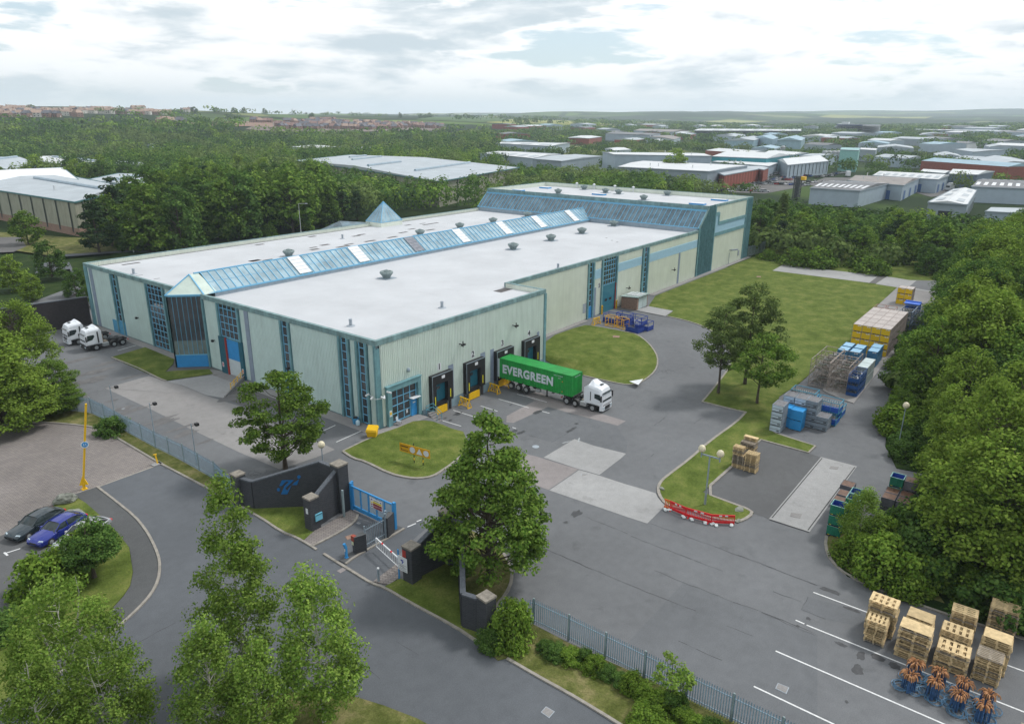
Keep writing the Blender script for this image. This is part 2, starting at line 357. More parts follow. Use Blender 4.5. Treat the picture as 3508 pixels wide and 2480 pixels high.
# inner faces of the parapets, ribbed
p = MB(); ribs(p,'v',VB-.3,.3,108,ZF-.1,ZR-.07,-1,d=.04); p.box(.3,108,VB-.3,VB-.06,ZF-.3,ZR-.075); p.cut()
ribs(p,'u',UD-.302,.35,SB,ZF-.3,ZR-.07,-1,d=.04); p.box(UD-.3,UD-.06,.3,SB,ZF-.3,ZR-.075); p.cut()
ribs(p,'u',UE-.3,SB+.3,VB-.3,15.0,ZT-.07,-1,d=.04); ribs(p,'v',VB-.3,112.8,UE-.3,15.0,ZT-.07,-1,d=.04)
p.box(.3,108,VB-.32,VB-.302,ZF-.3,ZF)
p.box(UE-.3,UE-.06,SB+.3,VB-.06,14.6,ZT-.075); p.box(112.8,UE-.31,VB-.3,VB-.06,14.6,ZT-.075)
p.build('parapet', m_cream, W_, fix=False)
p = MB(); p.prism([(.3,.3),(UD-.3,.3),(UD-.3,SB+.3),(U2+.3,SB+.3),(U2+.3,VB-.3),(.3,VB-.3)], ZF-.35, ZF)
p.build('roof', m_roofw, W_)
p = MB(); p.box(112.7, UE-.31, SB+.3, VB-.31, 14.88, 15.2); p.build('roof', m_roofw, W_)
# windows of the gate side
grid_window('window','u',-.0,63.6,64.7,2.45,10.95,1,7,-1,W_)
grid_window('window','u',-.0,48.7,53.05,.25,11.0,4,11,-1,W_)
grid_window('window','u',-.0,28.5,32.75,5.75,11.0,4,5,-1,W_)
grid_window('window','u',-.0,16.9,17.85,.3,11.0,1,9,-1,W_)
grid_window('window','u',-.0,5.2,6.05,.2,10.95,1,10,-1,W_)
grid_window('window','u',-.0,1.97,2.85,.2,10.95,1,10,-1,W_)
p = MB()
for v in (65.3, 63.25, 53.5, 48.2, 37.0, 33.1, 28.05, 18.2, 16.5, 6.5, 4.8, 3.3, 1.6, .1):
    p.box(-.26, -.06, v-.16, v+.16, .05, 10.56); p.cut()
p.box(-.22,-.03,73.95,VB+.1,.05,10.6)
p.build('column', m_teal, W_, fix=False)
d = MB(); d.box(-.14,-.05,62.75,65.0,.02,2.4); d.cut(); d.box(-.13,-.05,65.05,67.3,.02,2.3); d.build('double_door', mat('mid_blue_paint',(.07,.28,.45),.5,.1), W_)
# roller door of the gate side
k = MB(); k.box(-.32,-.02,31.95,33.5,.0,5.65); k.cut(); k.box(-.32,-.02,27.6,28.45,.0,5.65); k.build('door_jamb', m_navy, W_)
d = MB(); 
for i in range(22):
    z = .05+i*.245; d.box(-.10-.02*(i%2), -.06, 28.45, 31.75, z, z+.245, 1 if z < 2.4 else 0)
dd = d.build('roller_door', [m_blue, mat('pale_shutter',(.50,.56,.58),.5,.06)], W_)
k = MB(); k.box(-.3,-.1,31.7,31.94,.0,5.6); k.build('guide_post', m_fgl, W_)
for v in (33.0, 28.0):
    k = MB(); k.box(-.335,-.325,v-.2,v+.2,1.0,1.7,0); k.box(-.339,-.335,v-.1,v+.1,1.1,1.6,1); k.build('door_sign', [m_white, m_red], W_)
# ramp walls and rail under the roller door
# the angled glazed bay and its gable
q1, q2, q3 = (-3.38,40.7), (-.02,37.3), (-.02,44.1)
g = MB(); g.prism([q1,q2,q3], 0, 1.95); bay = g.build('bay_base', m_blue, W_)
g = MB(); s_ = .06; g.prism([(q1[0]+s_*1.4,q1[1]),(q2[0],q2[1]+s_*1.4),(q3[0],q3[1]-s_*1.4)], 1.95, 4.15, 0); g.prism([(q1[0]+s_*1.4,q1[1]),(q2[0],q2[1]+s_*1.4),(q3[0],q3[1]-s_*1.4)], 4.15, 10.9, 1)
bw = g.build('bay_glazing', [mat('smoked_glass_panel',(.13,.17,.16),.15,.2,spec=.6), m_glass], W_)
g = MB()
for (a, b_) in ((q1,q2),(q1,q3)):
    for i in range(8):
        t = i/7; x, y = a[0]+(b_[0]-a[0])*t, a[1]+(b_[1]-a[1])*t; w0 = .14 if i == 0 else .05
        g.box(x-w0/2-.03, x+w0/2-.03, y-w0/2, y+w0/2, 1.95 if i else 0, 10.95)
    for z in (1.95, 10.9): g.beam((a[0]-.03,a[1],z),(b_[0]-.03,b_[1],z),.1,.12)
g.build('bay_mullions', m_frame, bw)
APX = (.5,40.7,13.55); EL, ER, EB = (-3.6,40.7,11.1), (.25,36.85,11.1), (.25,44.55,11.1)
g = MB(); g.face([EL,ER,APX]); g.face([EL,APX,EB]); g.face([EL,EB,ER]); g.face([ER,EB,(3.4,44.3,11.1),(3.4,37.1,11.1)])
rr = (3.0,40.7,13.6)
g.face([ER,(2.6,37.1,11.1),(1.9,40.7,13.6),APX]); g.face([EB,APX,(1.9,40.7,13.6),(2.6,44.3,11.1)])
g.build('bay_gable', mat('pale_translucent_cladding',(.50,.58,.52),.4,.12,.8), W_)
g = MB()
for a, b_ in ((EL,ER),(EL,APX),(APX,ER),(EL,EB),(APX,EB)): g.beam(a, b_, .16, .2)
g.build('bay_edge_trim', m_frame, W_)
# glazed roof ridge
HWR, ZE, ZP, XR0, XR1 = 3.55, 11.1, 13.6, 1.2, 110.4
g = MB(); y0, y1, yc = 40.7-HWR, 40.7+HWR, 40.7
g.box(XR0+1, 107.9, y0, y0+.15, ZF-.01, ZE-.02); g.box(XR0+1, 107.9, y1-.15, y1, ZF-.01, ZE-.02); g.build('ridge_upstand', m_galv, W_)
vents = [(14.0,16.6)]   # filled below
vx = []
for (r_, a1_, b1_, a2_, b2_) in (('E',2005,100,2120,220),('B',870,1410,985,1530),('B',1345,1325,1450,1435),('B',1755,1255,1855,1355),('B',2115,1195,2200,1280),('C',235,1140,330,1225),('C',515,1088,600,1168)):
    e = at2(r_, a2_, b2_, ZE)[0]; vx.append(e)
gl = MB(); fr = MB(); cur = XR0
def slope(mb, x0, x1, dz=0, mi=0, lo=0., hi=1.):
    for s in (-1, 1):
        P_ = lambda x, t: (x, yc+s*(HWR)*(1-t)+0, ZE+(ZP-ZE)*t+dz)
        mb.face([P_(x0,lo),P_(x1,lo),P_(x1,hi),P_(x0,hi)] if s < 0 else [P_(x1,lo),P_(x0,lo),P_(x0,hi),P_(x1,hi)], mi)
slope(gl, XR0+1.0, XR1)
gz_ = gl.build('ridge_glazing', m_gl3, W_, fix=False)
x = XR0+1.0
while x < XR1-.3:
    for s in (-1, 1): fr.beam((x, yc+s*HWR, ZE+.06), (x, yc, ZP+.06), .09, .12)
    x += 1.22
for s in (-1, 1):
    fr.beam((XR0,yc+s*HWR,ZE),(XR1-2.6,yc+s*HWR,ZE),.16,.22); fr.beam((XR0+1,yc+s*HWR/2,(ZE+ZP)/2+.02),(XR1-1.2,yc+s*HWR/2,(ZE+ZP)/2+.02),.05,.05)
fr.beam((XR0,yc,ZP+.04),(XR1,yc,ZP+.04),.22,.16)
fr.build('ridge_bars', m_frame, gz_)
for i, e in enumerate(vx):
    v = MB(); x0 = e-1.1; x1 = e+1.25
    for k in range(5):
        for s in (-1,):
            t0, t1 = .06+k*.185, .06+k*.185+.165
            P_ = lambda x, t: (x, yc+s*HWR*(1-t), ZE+(ZP-ZE)*t+.16)
            v.ext([P_(x0,t0),P_(x1,t0),P_(x1,t1),P_(x0,t1)], (0,0,-.07), 0)
    v.ext([(x0-.12,yc-HWR,ZE+.10),(x1+.12,yc-HWR,ZE+.10),(x1+.12,yc-.05,ZP+.06),(x0-.12,yc-.05,ZP+.06)], (0,0,-.02), 1)
    v.build('vent_panel', [mat('grey_vent_panel',(.20,.21,.24),.7,.2) if i == 2 else m_white, m_navy], W_)
# pyramid light on the far parapet and blue canopy behind it
def pyr(u0, u1, v0, v1, z0, za, zw, m, name, av=None):
    g = MB(); g.box(u0, u1, v0, v1, ZF, z0, 1); ax, ay = (u0+u1)/2, (v0+v1)/2 if av is None else av
    c4 = [(u0,v0,z0),(u1,v0,z0),(u1,v1,z0),(u0,v1,z0)]
    for i in range(4): g.face([c4[i], c4[(i+1)%4], (ax,ay,za)], 0)
    o = g.build(name, [m, m_cream], W_); f = MB()
    for i in range(4):
        f.beam(c4[i], (ax,ay,za), .14, .14); f.beam(c4[i], c4[(i+1)%4], .14, .14)
        for t in (.25,.5,.75):
            p0 = tuple(c4[i][k]*(1-t)+c4[(i+1)%4][k]*t for k in range(3)); f.beam(p0, (ax,ay,za), .07, .07)
    f.build('glazing_bars', m_frame, o); return o
ua = onv('B',1130,1185,VB-4)[0]; ub = onv('B',1333,1185,VB-4)[0]
pyr(ua, ub-.6, VB-4.2, VB+1.2, 11.6, 16.2, 0, m_gl3, 'pyramid_light')
uc_ = onv('B',700,1170,VB+5)
# slanted glazing of the tall end
g = MB(); a_, b_ = (107.75,11.55), (112.0,15.2)
g.ext([(a_[0],SB+.1,a_[1]),(a_[0],VB-.05,a_[1]),(b_[0],VB-.05,b_[1]),(b_[0],SB+.1,b_[1])], (.05,0,-.05)); sg = g.build('slanted_glazing', m_gl2, W_)
g = MB(); n = 54
for i in range(n+1):
    v = SB+.15+(VB-SB-.3)*i/n; g.beam((a_[0]-.05,v,a_[1]+.05),(b_[0]-.05,v,b_[1]+.05),.09,.1)
g.beam((a_[0]-.05,SB,a_[1]+.03),(a_[0]-.05,VB,a_[1]+.03),.18,.18); g.beam((b_[0]+.05,SB-.1,b_[1]-.02),(b_[0]+.05,VB,b_[1]-.02),.5,.4)
g.build('glazing_bars', m_frame, sg)
g = MB(); g.box(107.7,107.95,SB+.3,VB-.3,ZF,11.5); g.build('upstand', m_galv, W_)
g = MB(); g.add([(107.9,VB-.02,ZF),(107.9,VB-.02,11.5),(112.4,VB-.02,15.4),(112.4,VB-.02,ZF),(107.9,VB-.3,ZF),(107.9,VB-.3,11.5),(112.4,VB-.3,15.4),(112.4,VB-.3,ZF)],[(0,1,2,3),(7,6,5,4),(1,5,6,2)]); g.build('gable_wall', m_teal, W_)
g = MB(); g.beam((107.9,SB-.05,11.35),(112.45,SB-.05,15.55),.34,.5); g.cut(); g.beam((107.9,VB+.02,11.35),(112.45,VB+.02,15.55),.34,.4); g.build('raking_coping', m_tealc, W_)
# curtain wall strip of the tall end, with its slanting top
def cwall(u0, u1, n, zf, name='curtain_wall', y=SB):
    g = MB(); g.face([(u0,y-.02,-.05),(u1,y-.02,-.05),(u1,y-.02,zf(u1)),(u0,y-.02,zf(u0))]) if u0 > 112.6 else g.face([(u0,y-.02,-.05),(u1,y-.02,-.05),(u1,y-.02,ZT),(112.6,y-.02,ZT),(112.6,y-.02,15.4),(u0,y-.02,zf(u0))])
    o = g.build(name, mat('curtain_wall_glass',(.05,.13,.15),.15,.3,spec=.7), W_, fix=False); f = MB()
    for i in range(n+1):
        u = u0+(u1-u0)*i/n; f.box(u-.06,u+.06,y-.24,y-.03,-.05,zf(u))
    f.box(u0-.1,u1+.1,y-.2,y-.035,-.05,.1); f.build('mullions', m_teal, o, fix=False)
cwall(UC0,UC1,11,lambda u: ZT if u > 112.6 else 11.4+(u-107.9)*.87)
cwall(137.9,UE,6,lambda u: ZT)
k = MB(); k.box(UC1,UC1+.45,SB-.3,SB-.02,-.05,15.76); k.box(137.45,137.85,SB-.3,SB-.02,-.05,15.76); k.box(107.75,108.2,SB-.33,SB-.02,-.05,11.6)
k.box(117.05,137.45,SB-.24,SB-.03,8.55,9.4); k.box(119.0,137.45,SB-.24,SB-.03,11.25,11.95); k.box(119.0,119.55,SB-.24,SB-.03,11.95,14.2); k.box(117.05,119.0,SB-.24,SB-.03,13.7,14.4)
k.build('frame_band', m_teal, W_, fix=False)
p = MB(); ribs(p,'v',SB,117.05,137.45,.1,8.55,-1,d=.06); p.cut(); ribs(p,'v',SB,119.55,137.45,11.95,15.76,-1,d=.06); p.cut(); ribs(p,'v',SB,117.05,119.55,14.4,15.76,-1,d=.06)
p.build('cladding', m_cream, W_, fix=False)
def louvre(u0,u1,z0,z1,y=SB):
    k = MB(); n = int((z1-z0)/.16)
    for i in range(n):
        z = z0+(z1-z0)*i/n; k.add([(u0,y-.03,z+.14),(u1,y-.03,z+.14),(u1,y-.13,z+.02),(u0,y-.13,z+.02)],[(0,1,2,3)])
    k.box(u0,u1,y-.028,y-.02,z0,z1); return k.build('louvre', m_louv, W_, fix=False)
louvre(117.05,137.45,9.4,11.25); louvre(117.05,119.0,11.25,13.7)
# long side (plane y = SB)
p = MB()
for (a, c_, z0, z1) in ((34.6,58.7,.1,10.5),(61.0,63.6,.1,7.2),(61.0,63.6,9.0,10.5),(69.8,79.9,.1,7.25),(69.8,79.9,9.0,10.5),(83.0,107.6,.1,7.2),(83.0,107.6,9.0,10.5)):
    ribs(p,'v',SB,a,c_,z0,z1,-1,d=.06); p.cut()
p.build('cladding', m_cream, W_, fix=False)
louvre(61.0,63.6,7.2,9.0); louvre(69.8,79.9,7.25,9.0); louvre(83.0,107.6,7.2,9.0)
k = MB(); k.box(97.8,98.6,SB-.12,SB-.02,.1,7.2); k.cut(); k.box(61.0,61.9,SB-.12,SB-.02,.1,5.6); k.build('cladding_strip', MATS['grey_strip'], W_, fix=False)
k = MB()
for u in (58.95,60.75,63.95,69.5,80.35,82.65): k.box(u-.2,u+.2,SB-.3,SB-.06,.05,10.56); k.cut()
k.box(34.2,34.75,-.22,.1,-1.3,10.57)
k.build('column', m_teal, W_, fix=False)
grid_window('window','v',SB,59.3,60.3,2.3,10.9,1,8,-1,W_)
grid_window('window','v',SB,64.5,69.0,5.5,10.9,5,6,-1,W_)
grid_window('window','v',SB,81.1,82.1,1.2,10.6,1,9,-1,W_)
k = MB(); k.box(59.35,60.5,SB-.12,SB-.05,.02,2.2); k.build('door', m_blue, W_)
k = MB()
for i in range(10): k.box(64.3,69.3,SB-.10-.02*(i%2),SB-.05,.02+i*.53,.55+i*.53)
for u in (65.3,67.0): k.box(u,u+.9,SB-.135,SB-.125,2.2,2.7,1)
dr = k.build('sectional_door', [mat('dark_blue_door',(.03,.16,.22),.4,.1), m_glass], W_)
for u in (64.0,69.55):
    k = MB(); k.box(u-.18,u+.18,SB-.5,SB-.31,0,1.7)
    for i in range(5):
        z = .1+i*.32; k.ext([(u-.185,SB-.505,z),(u+.185,SB-.505,z+.15),(u+.185,SB-.505,z+.3),(u-.185,SB-.505,z+.15)],(0,-.004,0),1)
    k.build('hazard_bollard', [m_yellow, m_black], W_)
k = MB(); k.box(69.15,69.35,SB-.28,SB-.14,0,5.3); k.build('guide_post', m_fgl, W_)
k = MB(); k.box(57.4,58.5,SB-.11,SB-.085,1.4,3.2); k.build('grille', m_grey, W_)
def text_obj(s, size, loc, rot, m, parent=None, name='lettering', ext=.01, align='CENTER', font_w=None, bold=0., space=1.):
    c = bpy.data.curves.new(name, 'FONT'); c.body = s; c.size = size; c.extrude = ext; c.space_character = space; c.align_x = align; c.align_y = 'CENTER'; c.offset = bold; c.materials.append(m)
    o = bpy.data.objects.new(name, c); C.objects.link(o); o.location = loc; o.rotation_euler = rot; bpy.context.view_layer.update()
    if font_w: o.scale = (font_w/max(.01, o.dimensions.x) if font_w > 3 else font_w,1,1)
    # turn the curve into a mesh
    dg = bpy.context.evaluated_depsgraph_get(); me = bpy.data.meshes.new_from_object(o.evaluated_get(dg)); me.name = name
    n = bpy.data.objects.new(name, me); C.objects.link(n); n.location = loc; n.rotation_euler = rot; n.scale = o.scale
    bpy.data.objects.remove(o); bpy.data.curves.remove(c)
    if parent: n.parent = parent
    return n
m_ink = mat('black_ink', (.015,.015,.02), .5, 0)
def number(s, u, z, y):
    k = MB(); k.box(u-.33,u+.33,y-.10,y-.085,z-.5,z+.5); o = k.build('dock_number', m_white, W_, fix=False)
    text_obj(s, 1.15, (u,y-.115,z), (R(90),0,0), m_ink, o, bold=.02)
for s, u in zip('1234', (10.6,17.35,23.9,30.4)): number(s, u, 5.15, 0)
number('5', 63.0, 5.75, SB)
# dock side
p = MB(); ribs(p,'v',0,.56,34.2,.1,10.56,-1,pitch=.31,d=.075); p.build('cladding', m_dockc, W_, fix=False)
k = MB(); k.box(7.3,34.3,-.12,-.02,-1.35,.1); k.build('plinth', mat('blue_grey_plinth',(.22,.31,.36),.7,.15), W_, fix=False)
k = MB()
for (a, c_) in ((12.3,13.3),(18.95,19.95),(21.1,21.9),(32.45,33.1)): k.box(a,c_,-.115,-.098,.1,4.85); k.cut()
k.build('cladding_strip', MATS['grey_strip'], W_, fix=False)
k = MB(); k.box(1.0,1.7,-.55,-.1,.0,5.1); k.box(6.2,6.75,-.55,-.1,.0,5.1); k.box(1.7,6.2,-.55,-.1,4.45,5.1); k.box(.9,6.85,-.62,-.1,5.1,5.2); k.build('office_surround', m_teal, W_, fix=False)
w_ = grid_window('office_window','v',-.1,1.75,6.1,.25,4.4,4,4,-1,W_, bar=.1)
k = MB(); k.box(5.1,6.1,-.26,-.21,.05,2.45); o = k.build('office_door', m_blue, W_); k = MB(); k.box(5.4,5.85,-.275,-.262,1.75,1.9); k.build('letter_plate', m_white, o)
k = MB(); k.box(4.85,6.3,-.9,-.2,2.55,2.62); k.build('door_canopy', m_white, W_)
k = MB(); k.box(1.15,1.55,-.575,-.555,1.3,2.1,0); k.box(1.2,1.5,-.58,-.576,1.55,1.9,1); k.build('warning_sign', [m_white, m_yellow], W_)
k = MB(); k.box(4.25,4.55,-.225,-.2,.75,1.25); k.build('notice', m_white, w_)
for i, u in enumerate((8.55,15.25,21.87,28.5)):
    s = MB(); w2 = 3.95; y = -.75
    # canopy head, side pads, leaving an opening
    s.box(u,u+w2,y,-.09,3.15,4.4); s.box(u,u+.75,y,-.09,.0,3.15); s.box(u+w2-1.0,u+w2,y,-.09,.35,3.15)
    sh = s.build('dock_shelter', m_black, W_)
    s = MB(); s.box(u-.04,u+w2+.04,y-.04,y+.02,4.36,4.44); s.box(u-.03,u+.03,y-.04,y+.0,.1,4.36); s.build('shelter_edge', m_galv, sh)
    s = MB(); s.box(u+1.75,u+2.35,y-.03,y-.005,3.75,4.15); s.build('shelter_sign', m_white, sh)
    s = MB(); s.box(u+.42,u+.53,y-.03,y-.005,.4,1.55); s.cut(); s.box(u+w2-.6,u+w2-.49,y-.03,y-.005,.75,1.9); s.build('guide_marker', mat('bright_yellow',(.8,.75,.02),.4,0), sh)
    s = MB(); s.box(u+.75,u+w2-1.0,-.16,-.12,.55,3.15); dd = s.build('dock_door', mat('dock_door_teal',(.015,.12,.17),.5,.15), W_)
    s = MB(); s.box(u+1.3,u+1.95,-.18,-.162,2.2,2.6); s.build('door_window', m_glass, dd)
    s = MB(); s.box(u+.75,u+w2-1.0,-.5,-.121,-.05,.55); s.build('dock_leveller', m_black, W_)
    s = MB(); s.box(u+.65,u+w2-1.1,-.62,-.5,-1.1,-.1); s.build('buffer_plate', m_yellow, W_)
    s = MB(); s.box(u+w2-1.0,u+w2-.7,-.5,-.121,-1.3,.5); s.box(u+w2-.25,u+w2-.12,-.5,-.121,-1.3,.35); s.box(u+.0,u+.12,-.5,-.121,-1.3,.0); s.build('dock_post', m_brown, W_)
for (u, y, z) in ((14.6,0,7.3),(26.3,0,7.3),(41.0,SB,4.6),(73.8,SB,3.4),(94.6,SB,3.9)):
    s = MB(); s.box(u-.06,u+.06,y-.75,y-.06,z-.05,z+.05,0); s.box(u-.35,u+.35,y-.95,y-.7,z-.08,z+.12,0); s.box(u-.05,u+.05,y-.8,y-.7,z-.3,z+.5); s.build('floodlight', m_black, W_)
for (v, z) in ((57.6,4.2),(34.9,4.6),(17.0,4.2)):
    s = MB(); s.box(-.4,-.08,v-.05,v+.05,z-.05,z+.05); s.box(-.6,-.35,v-.2,v+.2,z-.15,z+.15); s.build('floodlight', m_black, W_)
s = MB(); s.lathe((4.94,-.2,6.0),[(.02,0),(.22,.1),(.26,.25),(.18,.5),(.03,.58)],10); s.build('alarm_box', m_galv, W_)
# cameras at the corner
s = MB(); s.beam((-.5,1.2,4.4),(-.5,.0,4.0),.05,.05); s.beam((-.5,0,4.0),(.4,-.5,4.0),.05,.05)
for (x_,y_,z_,dx,dy) in ((-.55,1.0,4.5,-.5,.1),(-.55,.3,4.3,-.5,-.1),(.0,-.45,4.3,.1,-.5),(.9,-.5,4.7,.3,-.5),(.5,-.5,4.3,-.4,-.5)):
    s.cut(); s.beam((x_,y_,z_),(x_+dx,y_+dy,z_-.15),.16,.16)
s.build('security_camera', m_white, W_)
s = MB(); x_, z_ = onv('C',1985,1420,SB); s.box(x_-.1,x_+.1,SB-.7,SB-.08,z_-.1,z_+.1); s.beam((x_,SB-.6,z_),(x_+1.6,SB-1.6,z_+.1),.5,.35); s.box(x_-.03,x_+.03,SB-.2,SB-.1,.05,z_-.7); s.build('wall_lantern', m_grey, W_)
x_, z_ = onv('C',2060,1445,SB); s = MB(); s.box(x_-.4,x_+.4,SB-.2,SB-.06,z_-.7,z_+.7); s.build('grille', m_grey, W_)
# roof furniture
def ventilator(x, y, z, k=1.0):
    s = MB(); s.box(x-1.15*k,x+1.15*k,y-1.15*k,y+1.15*k,z,z+.08,1)
    s.lathe((x,y,z+.06),[(.62*k,0),(.70*k,.3*k),(1.15*k,.85*k),(1.05*k,1.12*k),(.8*k,1.14*k),(.72*k,1.0*k),(.45*k,1.0*k),(.45*k,1.28*k),(.12*k,1.42*k)],14)
    return s.build('roof_ventilator', [m_vent, m_galv], W_)
for (r_, a, b_) in (('W',867,624),('W',648,575),('W',942,528),('B',1825,1232),('B',2115,1185),('C',220,1132),('C',97,1415),('C',427,1338),('C',697,1276),('C',975,1211)):
    x, y = at2(r_, a, b_, ZF); ventilator(x, y, ZF)
for (a, b_) in ((490,928),(717,893),(903,922),(1018,932),(1237,984),(1443,945)):
    x, y = at2('C', a, b_, 15.2); ventilator(x, y, 15.2, 1.0)
for (a, b_, l_) in ((378,882,3.4),(848,940,3.8),(1065,905,3.6),(145,905,3.4),(1900,990,4.2),(1708,1024,4.0)):
    x, y = at2('C', a, b_, 15.2); s = MB(); s.box(x-.9,x+.9,y-l_/2,y+l_/2,15.2,15.55,0); s.box(x-.8,x+.8,y-l_/2+.1,y+l_/2-.1,15.55,15.62,1); s.build('rooflight', [m_blue, m_white], W_)
for (a, b_) in ((895,880),(1093,890),(1228,905),(757,868)):
    x, y = at2('C', a, b_, 15.2); x = min(x, UE-1); s = MB(); s.tube((x,y,15.2),(x,y,16.7),.16,8); s.lathe((x,y,16.6),[(.5,0),(.45,.12),(.1,.4)],10); s.build('flue_pipe', m_white, W_)
for (r_, a, b_) in (('F',515,298),('F',1312,140),('B',800,1322),('G',540,182),('E',660,228)):
    x, y = at2(r_, a, b_, ZF); s = MB(); s.lathe((x,y,ZF),[(.6,0),(.55,.06),(.22,.12),(.2,.7),(.24,.72),(.22,.95)],10); s.build('flue_pipe', m_grey, W_)
s = MB(); prt = random.Random(5)
for (r_, a, b_, w1, w2) in (('B',75,1373,2,.9),('B',30,1513,2.2,1),('B',150,1508,2.2,1),('B',535,1303,2,1),('B',555,1415,2,1),('B',545,1398,1.8,.7),('B',645,1376,2.2,1.1),('B',805,1390,3.4,1),('B',855,1370,2.4,.8),('B',965,1286,2.2,.9),('B',920,1298,2.2,.9),('B',1040,1342,3,1),('B',1140,1345,4,1),('B',1235,1308,2.8,1),('B',1330,1267,2.6,.9),('B',1405,1237,2.2,.8),('B',1565,1245,3,.9),('B',1500,1189,2,.5),('B',1570,1192,5.5,.8),('B',1370,1203,2,.8),('E',635,137,3.2,.8),('E',1720,110,2.0,1.4),('E',1835,104,2.0,1),('C',770,1170,2.5,5.5),('G',60,368,3,1.6),('E',700,240,1.5,.2),('E',860,268,1,.2),('C',912,1316,.5,.4),('C',960,1337,.5,.4),('C',1005,1352,.6,.4),('B',1030,1395,.8,.3)):
    x, y = at2(r_, a, b_, ZF+.004); y = min(y, VB-.4-w2)
    s.box(x-w1/2, x+w1/2, y-w2/2, y+w2/2, ZF+.002, ZF+.012); s.cut()
s.box(.4,107,VB-1.0,VB-.45,ZF+.003,ZF+.010)
s.build('roof_patch', m_brown, W_, fix=False)
s = MB()
for i in range(26):
    x = 3+i*4.1; s.box(x,x+.03,.4 if x < 34 else SB+.4,37.1,ZF+.001,ZF+.005)
    if i%2 == 0: s.box(x,x+.03,44.4,VB-1.1,ZF+.001,ZF+.005)
s.build('roof_seam', mat('roof_seam',(.50,.51,.53),.8,.1), W_, fix=False)
# blue glazed canopy beyond the far parapet
x, z = onv('B',705,1168,VB+7); x2, z2 = onv('B',900,1195,VB+7)
s = MB(); zt_ = max(z,11.3)
s.add([(x-2,VB+.2,zt_-1.2),(x+12,VB+.2,zt_-1.2),(x+12,VB+4,9.6),(x-2,VB+9,9.6),(x,VB+4,zt_+.3)],[(0,1,4),(1,2,4),(2,3,4),(3,0,4)])
s.build('entrance_canopy', m_gl2, W_)
# ---------------------------------------------------------------- ground
import bmesh
def sstep(a, b, x):
    t = min(1, max(0, (x-a)/(b-a))); return t*t*(3-2*t)
def gz(x, y):
    "the yard falls 1.2 m to the loading docks"
    if x < -2 or x > 50 or y < -32 or y > .5: return 0.
    d = float(np.interp(-y, [0,2,6,13,18,26,32], [1.2,1.15,.93,.74,.55,.2,0])); q = max(0, -y-3)
    return -d*sstep(max(6.2-q*.55,-2), max(7.6-q*.05, 6.9), x)*(1-sstep(34.4, min(36.6+q*1.1, 50), x))
def atg(r, a, b, dz=0.):
    z = 0.
    for i in range(8): p = at(r, a, b, z+dz); z = .5*z+.5*gz(p[0], p[1])
    return p
def PT(lst):
    "list of (region, x, y) or (x, y) world points -> world xy"
    out = []
    for p in lst: out.append(tuple(p) if not isinstance(p[0], str) else atg(*p)[:2])
    return out
def reg(r, *pts): return [(r, a, b) for a, b in pts]
def smooth_poly(pts, n=2, closed=True):
    for _ in range(n):
        q = []; m = len(pts)
        for i in range(m if closed else m-1):
            a, b = pts[i], pts[(i+1)%m]
            q += [(a[0]*.75+b[0]*.25, a[1]*.75+b[1]*.25), (a[0]*.25+b[0]*.75, a[1]*.25+b[1]*.75)]
        if not closed: q = [pts[0]]+q+[pts[-1]]
        pts = q
    return pts
def sheet(name, pts, m, dz=0., side=0., kind=True):
    bm = bmesh.new(); vs = [bm.verts.new((p[0], p[1], 0)) for p in pts]
    f = bm.faces.new(vs)
    if f.normal.z < 0 or (f.normal_update() or f.normal.z < 0): f.normal_flip()
    xs = [p[0] for p in pts]; ys = [p[1] for p in pts]
    if max(xs) > -2 and min(xs) < 50 and max(ys) > -32 and min(ys) < 1:
        for x in list(np.arange(-2, 6, 1.2))+list(np.arange(6.1, 7.9, .35))+list(np.arange(9, 34, 5))+list(np.arange(34.4, 37, .5))+list(np.arange(38, 50.5, 1.5)):
            bmesh.ops.bisect_plane(bm, geom=bm.verts[:]+bm.edges[:]+bm.faces[:], plane_co=(x,0,0), plane_no=(1,0,0))
        for y in list(np.arange(-32, -2.9, 1.5))+[-2,-1,-.05]: bmesh.ops.bisect_plane(bm, geom=bm.verts[:]+bm.edges[:]+bm.faces[:], plane_co=(0,y,0), plane_no=(0,1,0))
    bmesh.ops.triangulate(bm, faces=bm.faces[:])
    for v in bm.verts: v.co.z = gz(v.co.x, v.co.y)+dz
    if side:
        be = [e for e in bm.edges if e.is_boundary]; r = bmesh.ops.extrude_edge_only(bm, edges=be)
        for v in r['geom']:
            if isinstance(v, bmesh.types.BMVert): v.co.z -= side
    me = bpy.data.meshes.new(name); bm.to_mesh(me); bm.free(); me.materials.append(m)
    o = bpy.data.objects.new(name, me); C.objects.link(o)
    if kind: structure(o)
    return o
def strip(name, pts, wd, m, dz=.12, side=.14, kind=True, parent=None):
    "raised strip of width wd along an open line"
    n = len(pts); L_, R_ = [], []
    for i, p in enumerate(pts):
        a = pts[max(0,i-1)]; b = pts[min(n-1,i+1)]; dx, dy = b[0]-a[0], b[1]-a[1]; l = math.hypot(dx,dy) or 1; nx, ny = -dy/l*wd/2, dx/l*wd/2
        z = gz(*p)+dz; L_.append((p[0]+nx,p[1]+ny,z)); R_.append((p[0]-nx,p[1]-ny,z))
    mb = MB(); v = L_+R_+[(p[0],p[1],p[2]-side) for p in L_]+[(p[0],p[1],p[2]-side) for p in R_]
    f = []
    for i in range(n-1): f += [(i,i+1,n+i+1,n+i),(i,2*n+i,2*n+i+1,i+1),(n+i,n+i+1,3*n+i+1,3*n+i)]
    f += [(0,n,3*n,2*n),(n-1,3*n-1,4*n-1,2*n-1)]
    mb.add(v, f); o = mb.build(name, m, parent)
    if kind: structure(o)
    return o
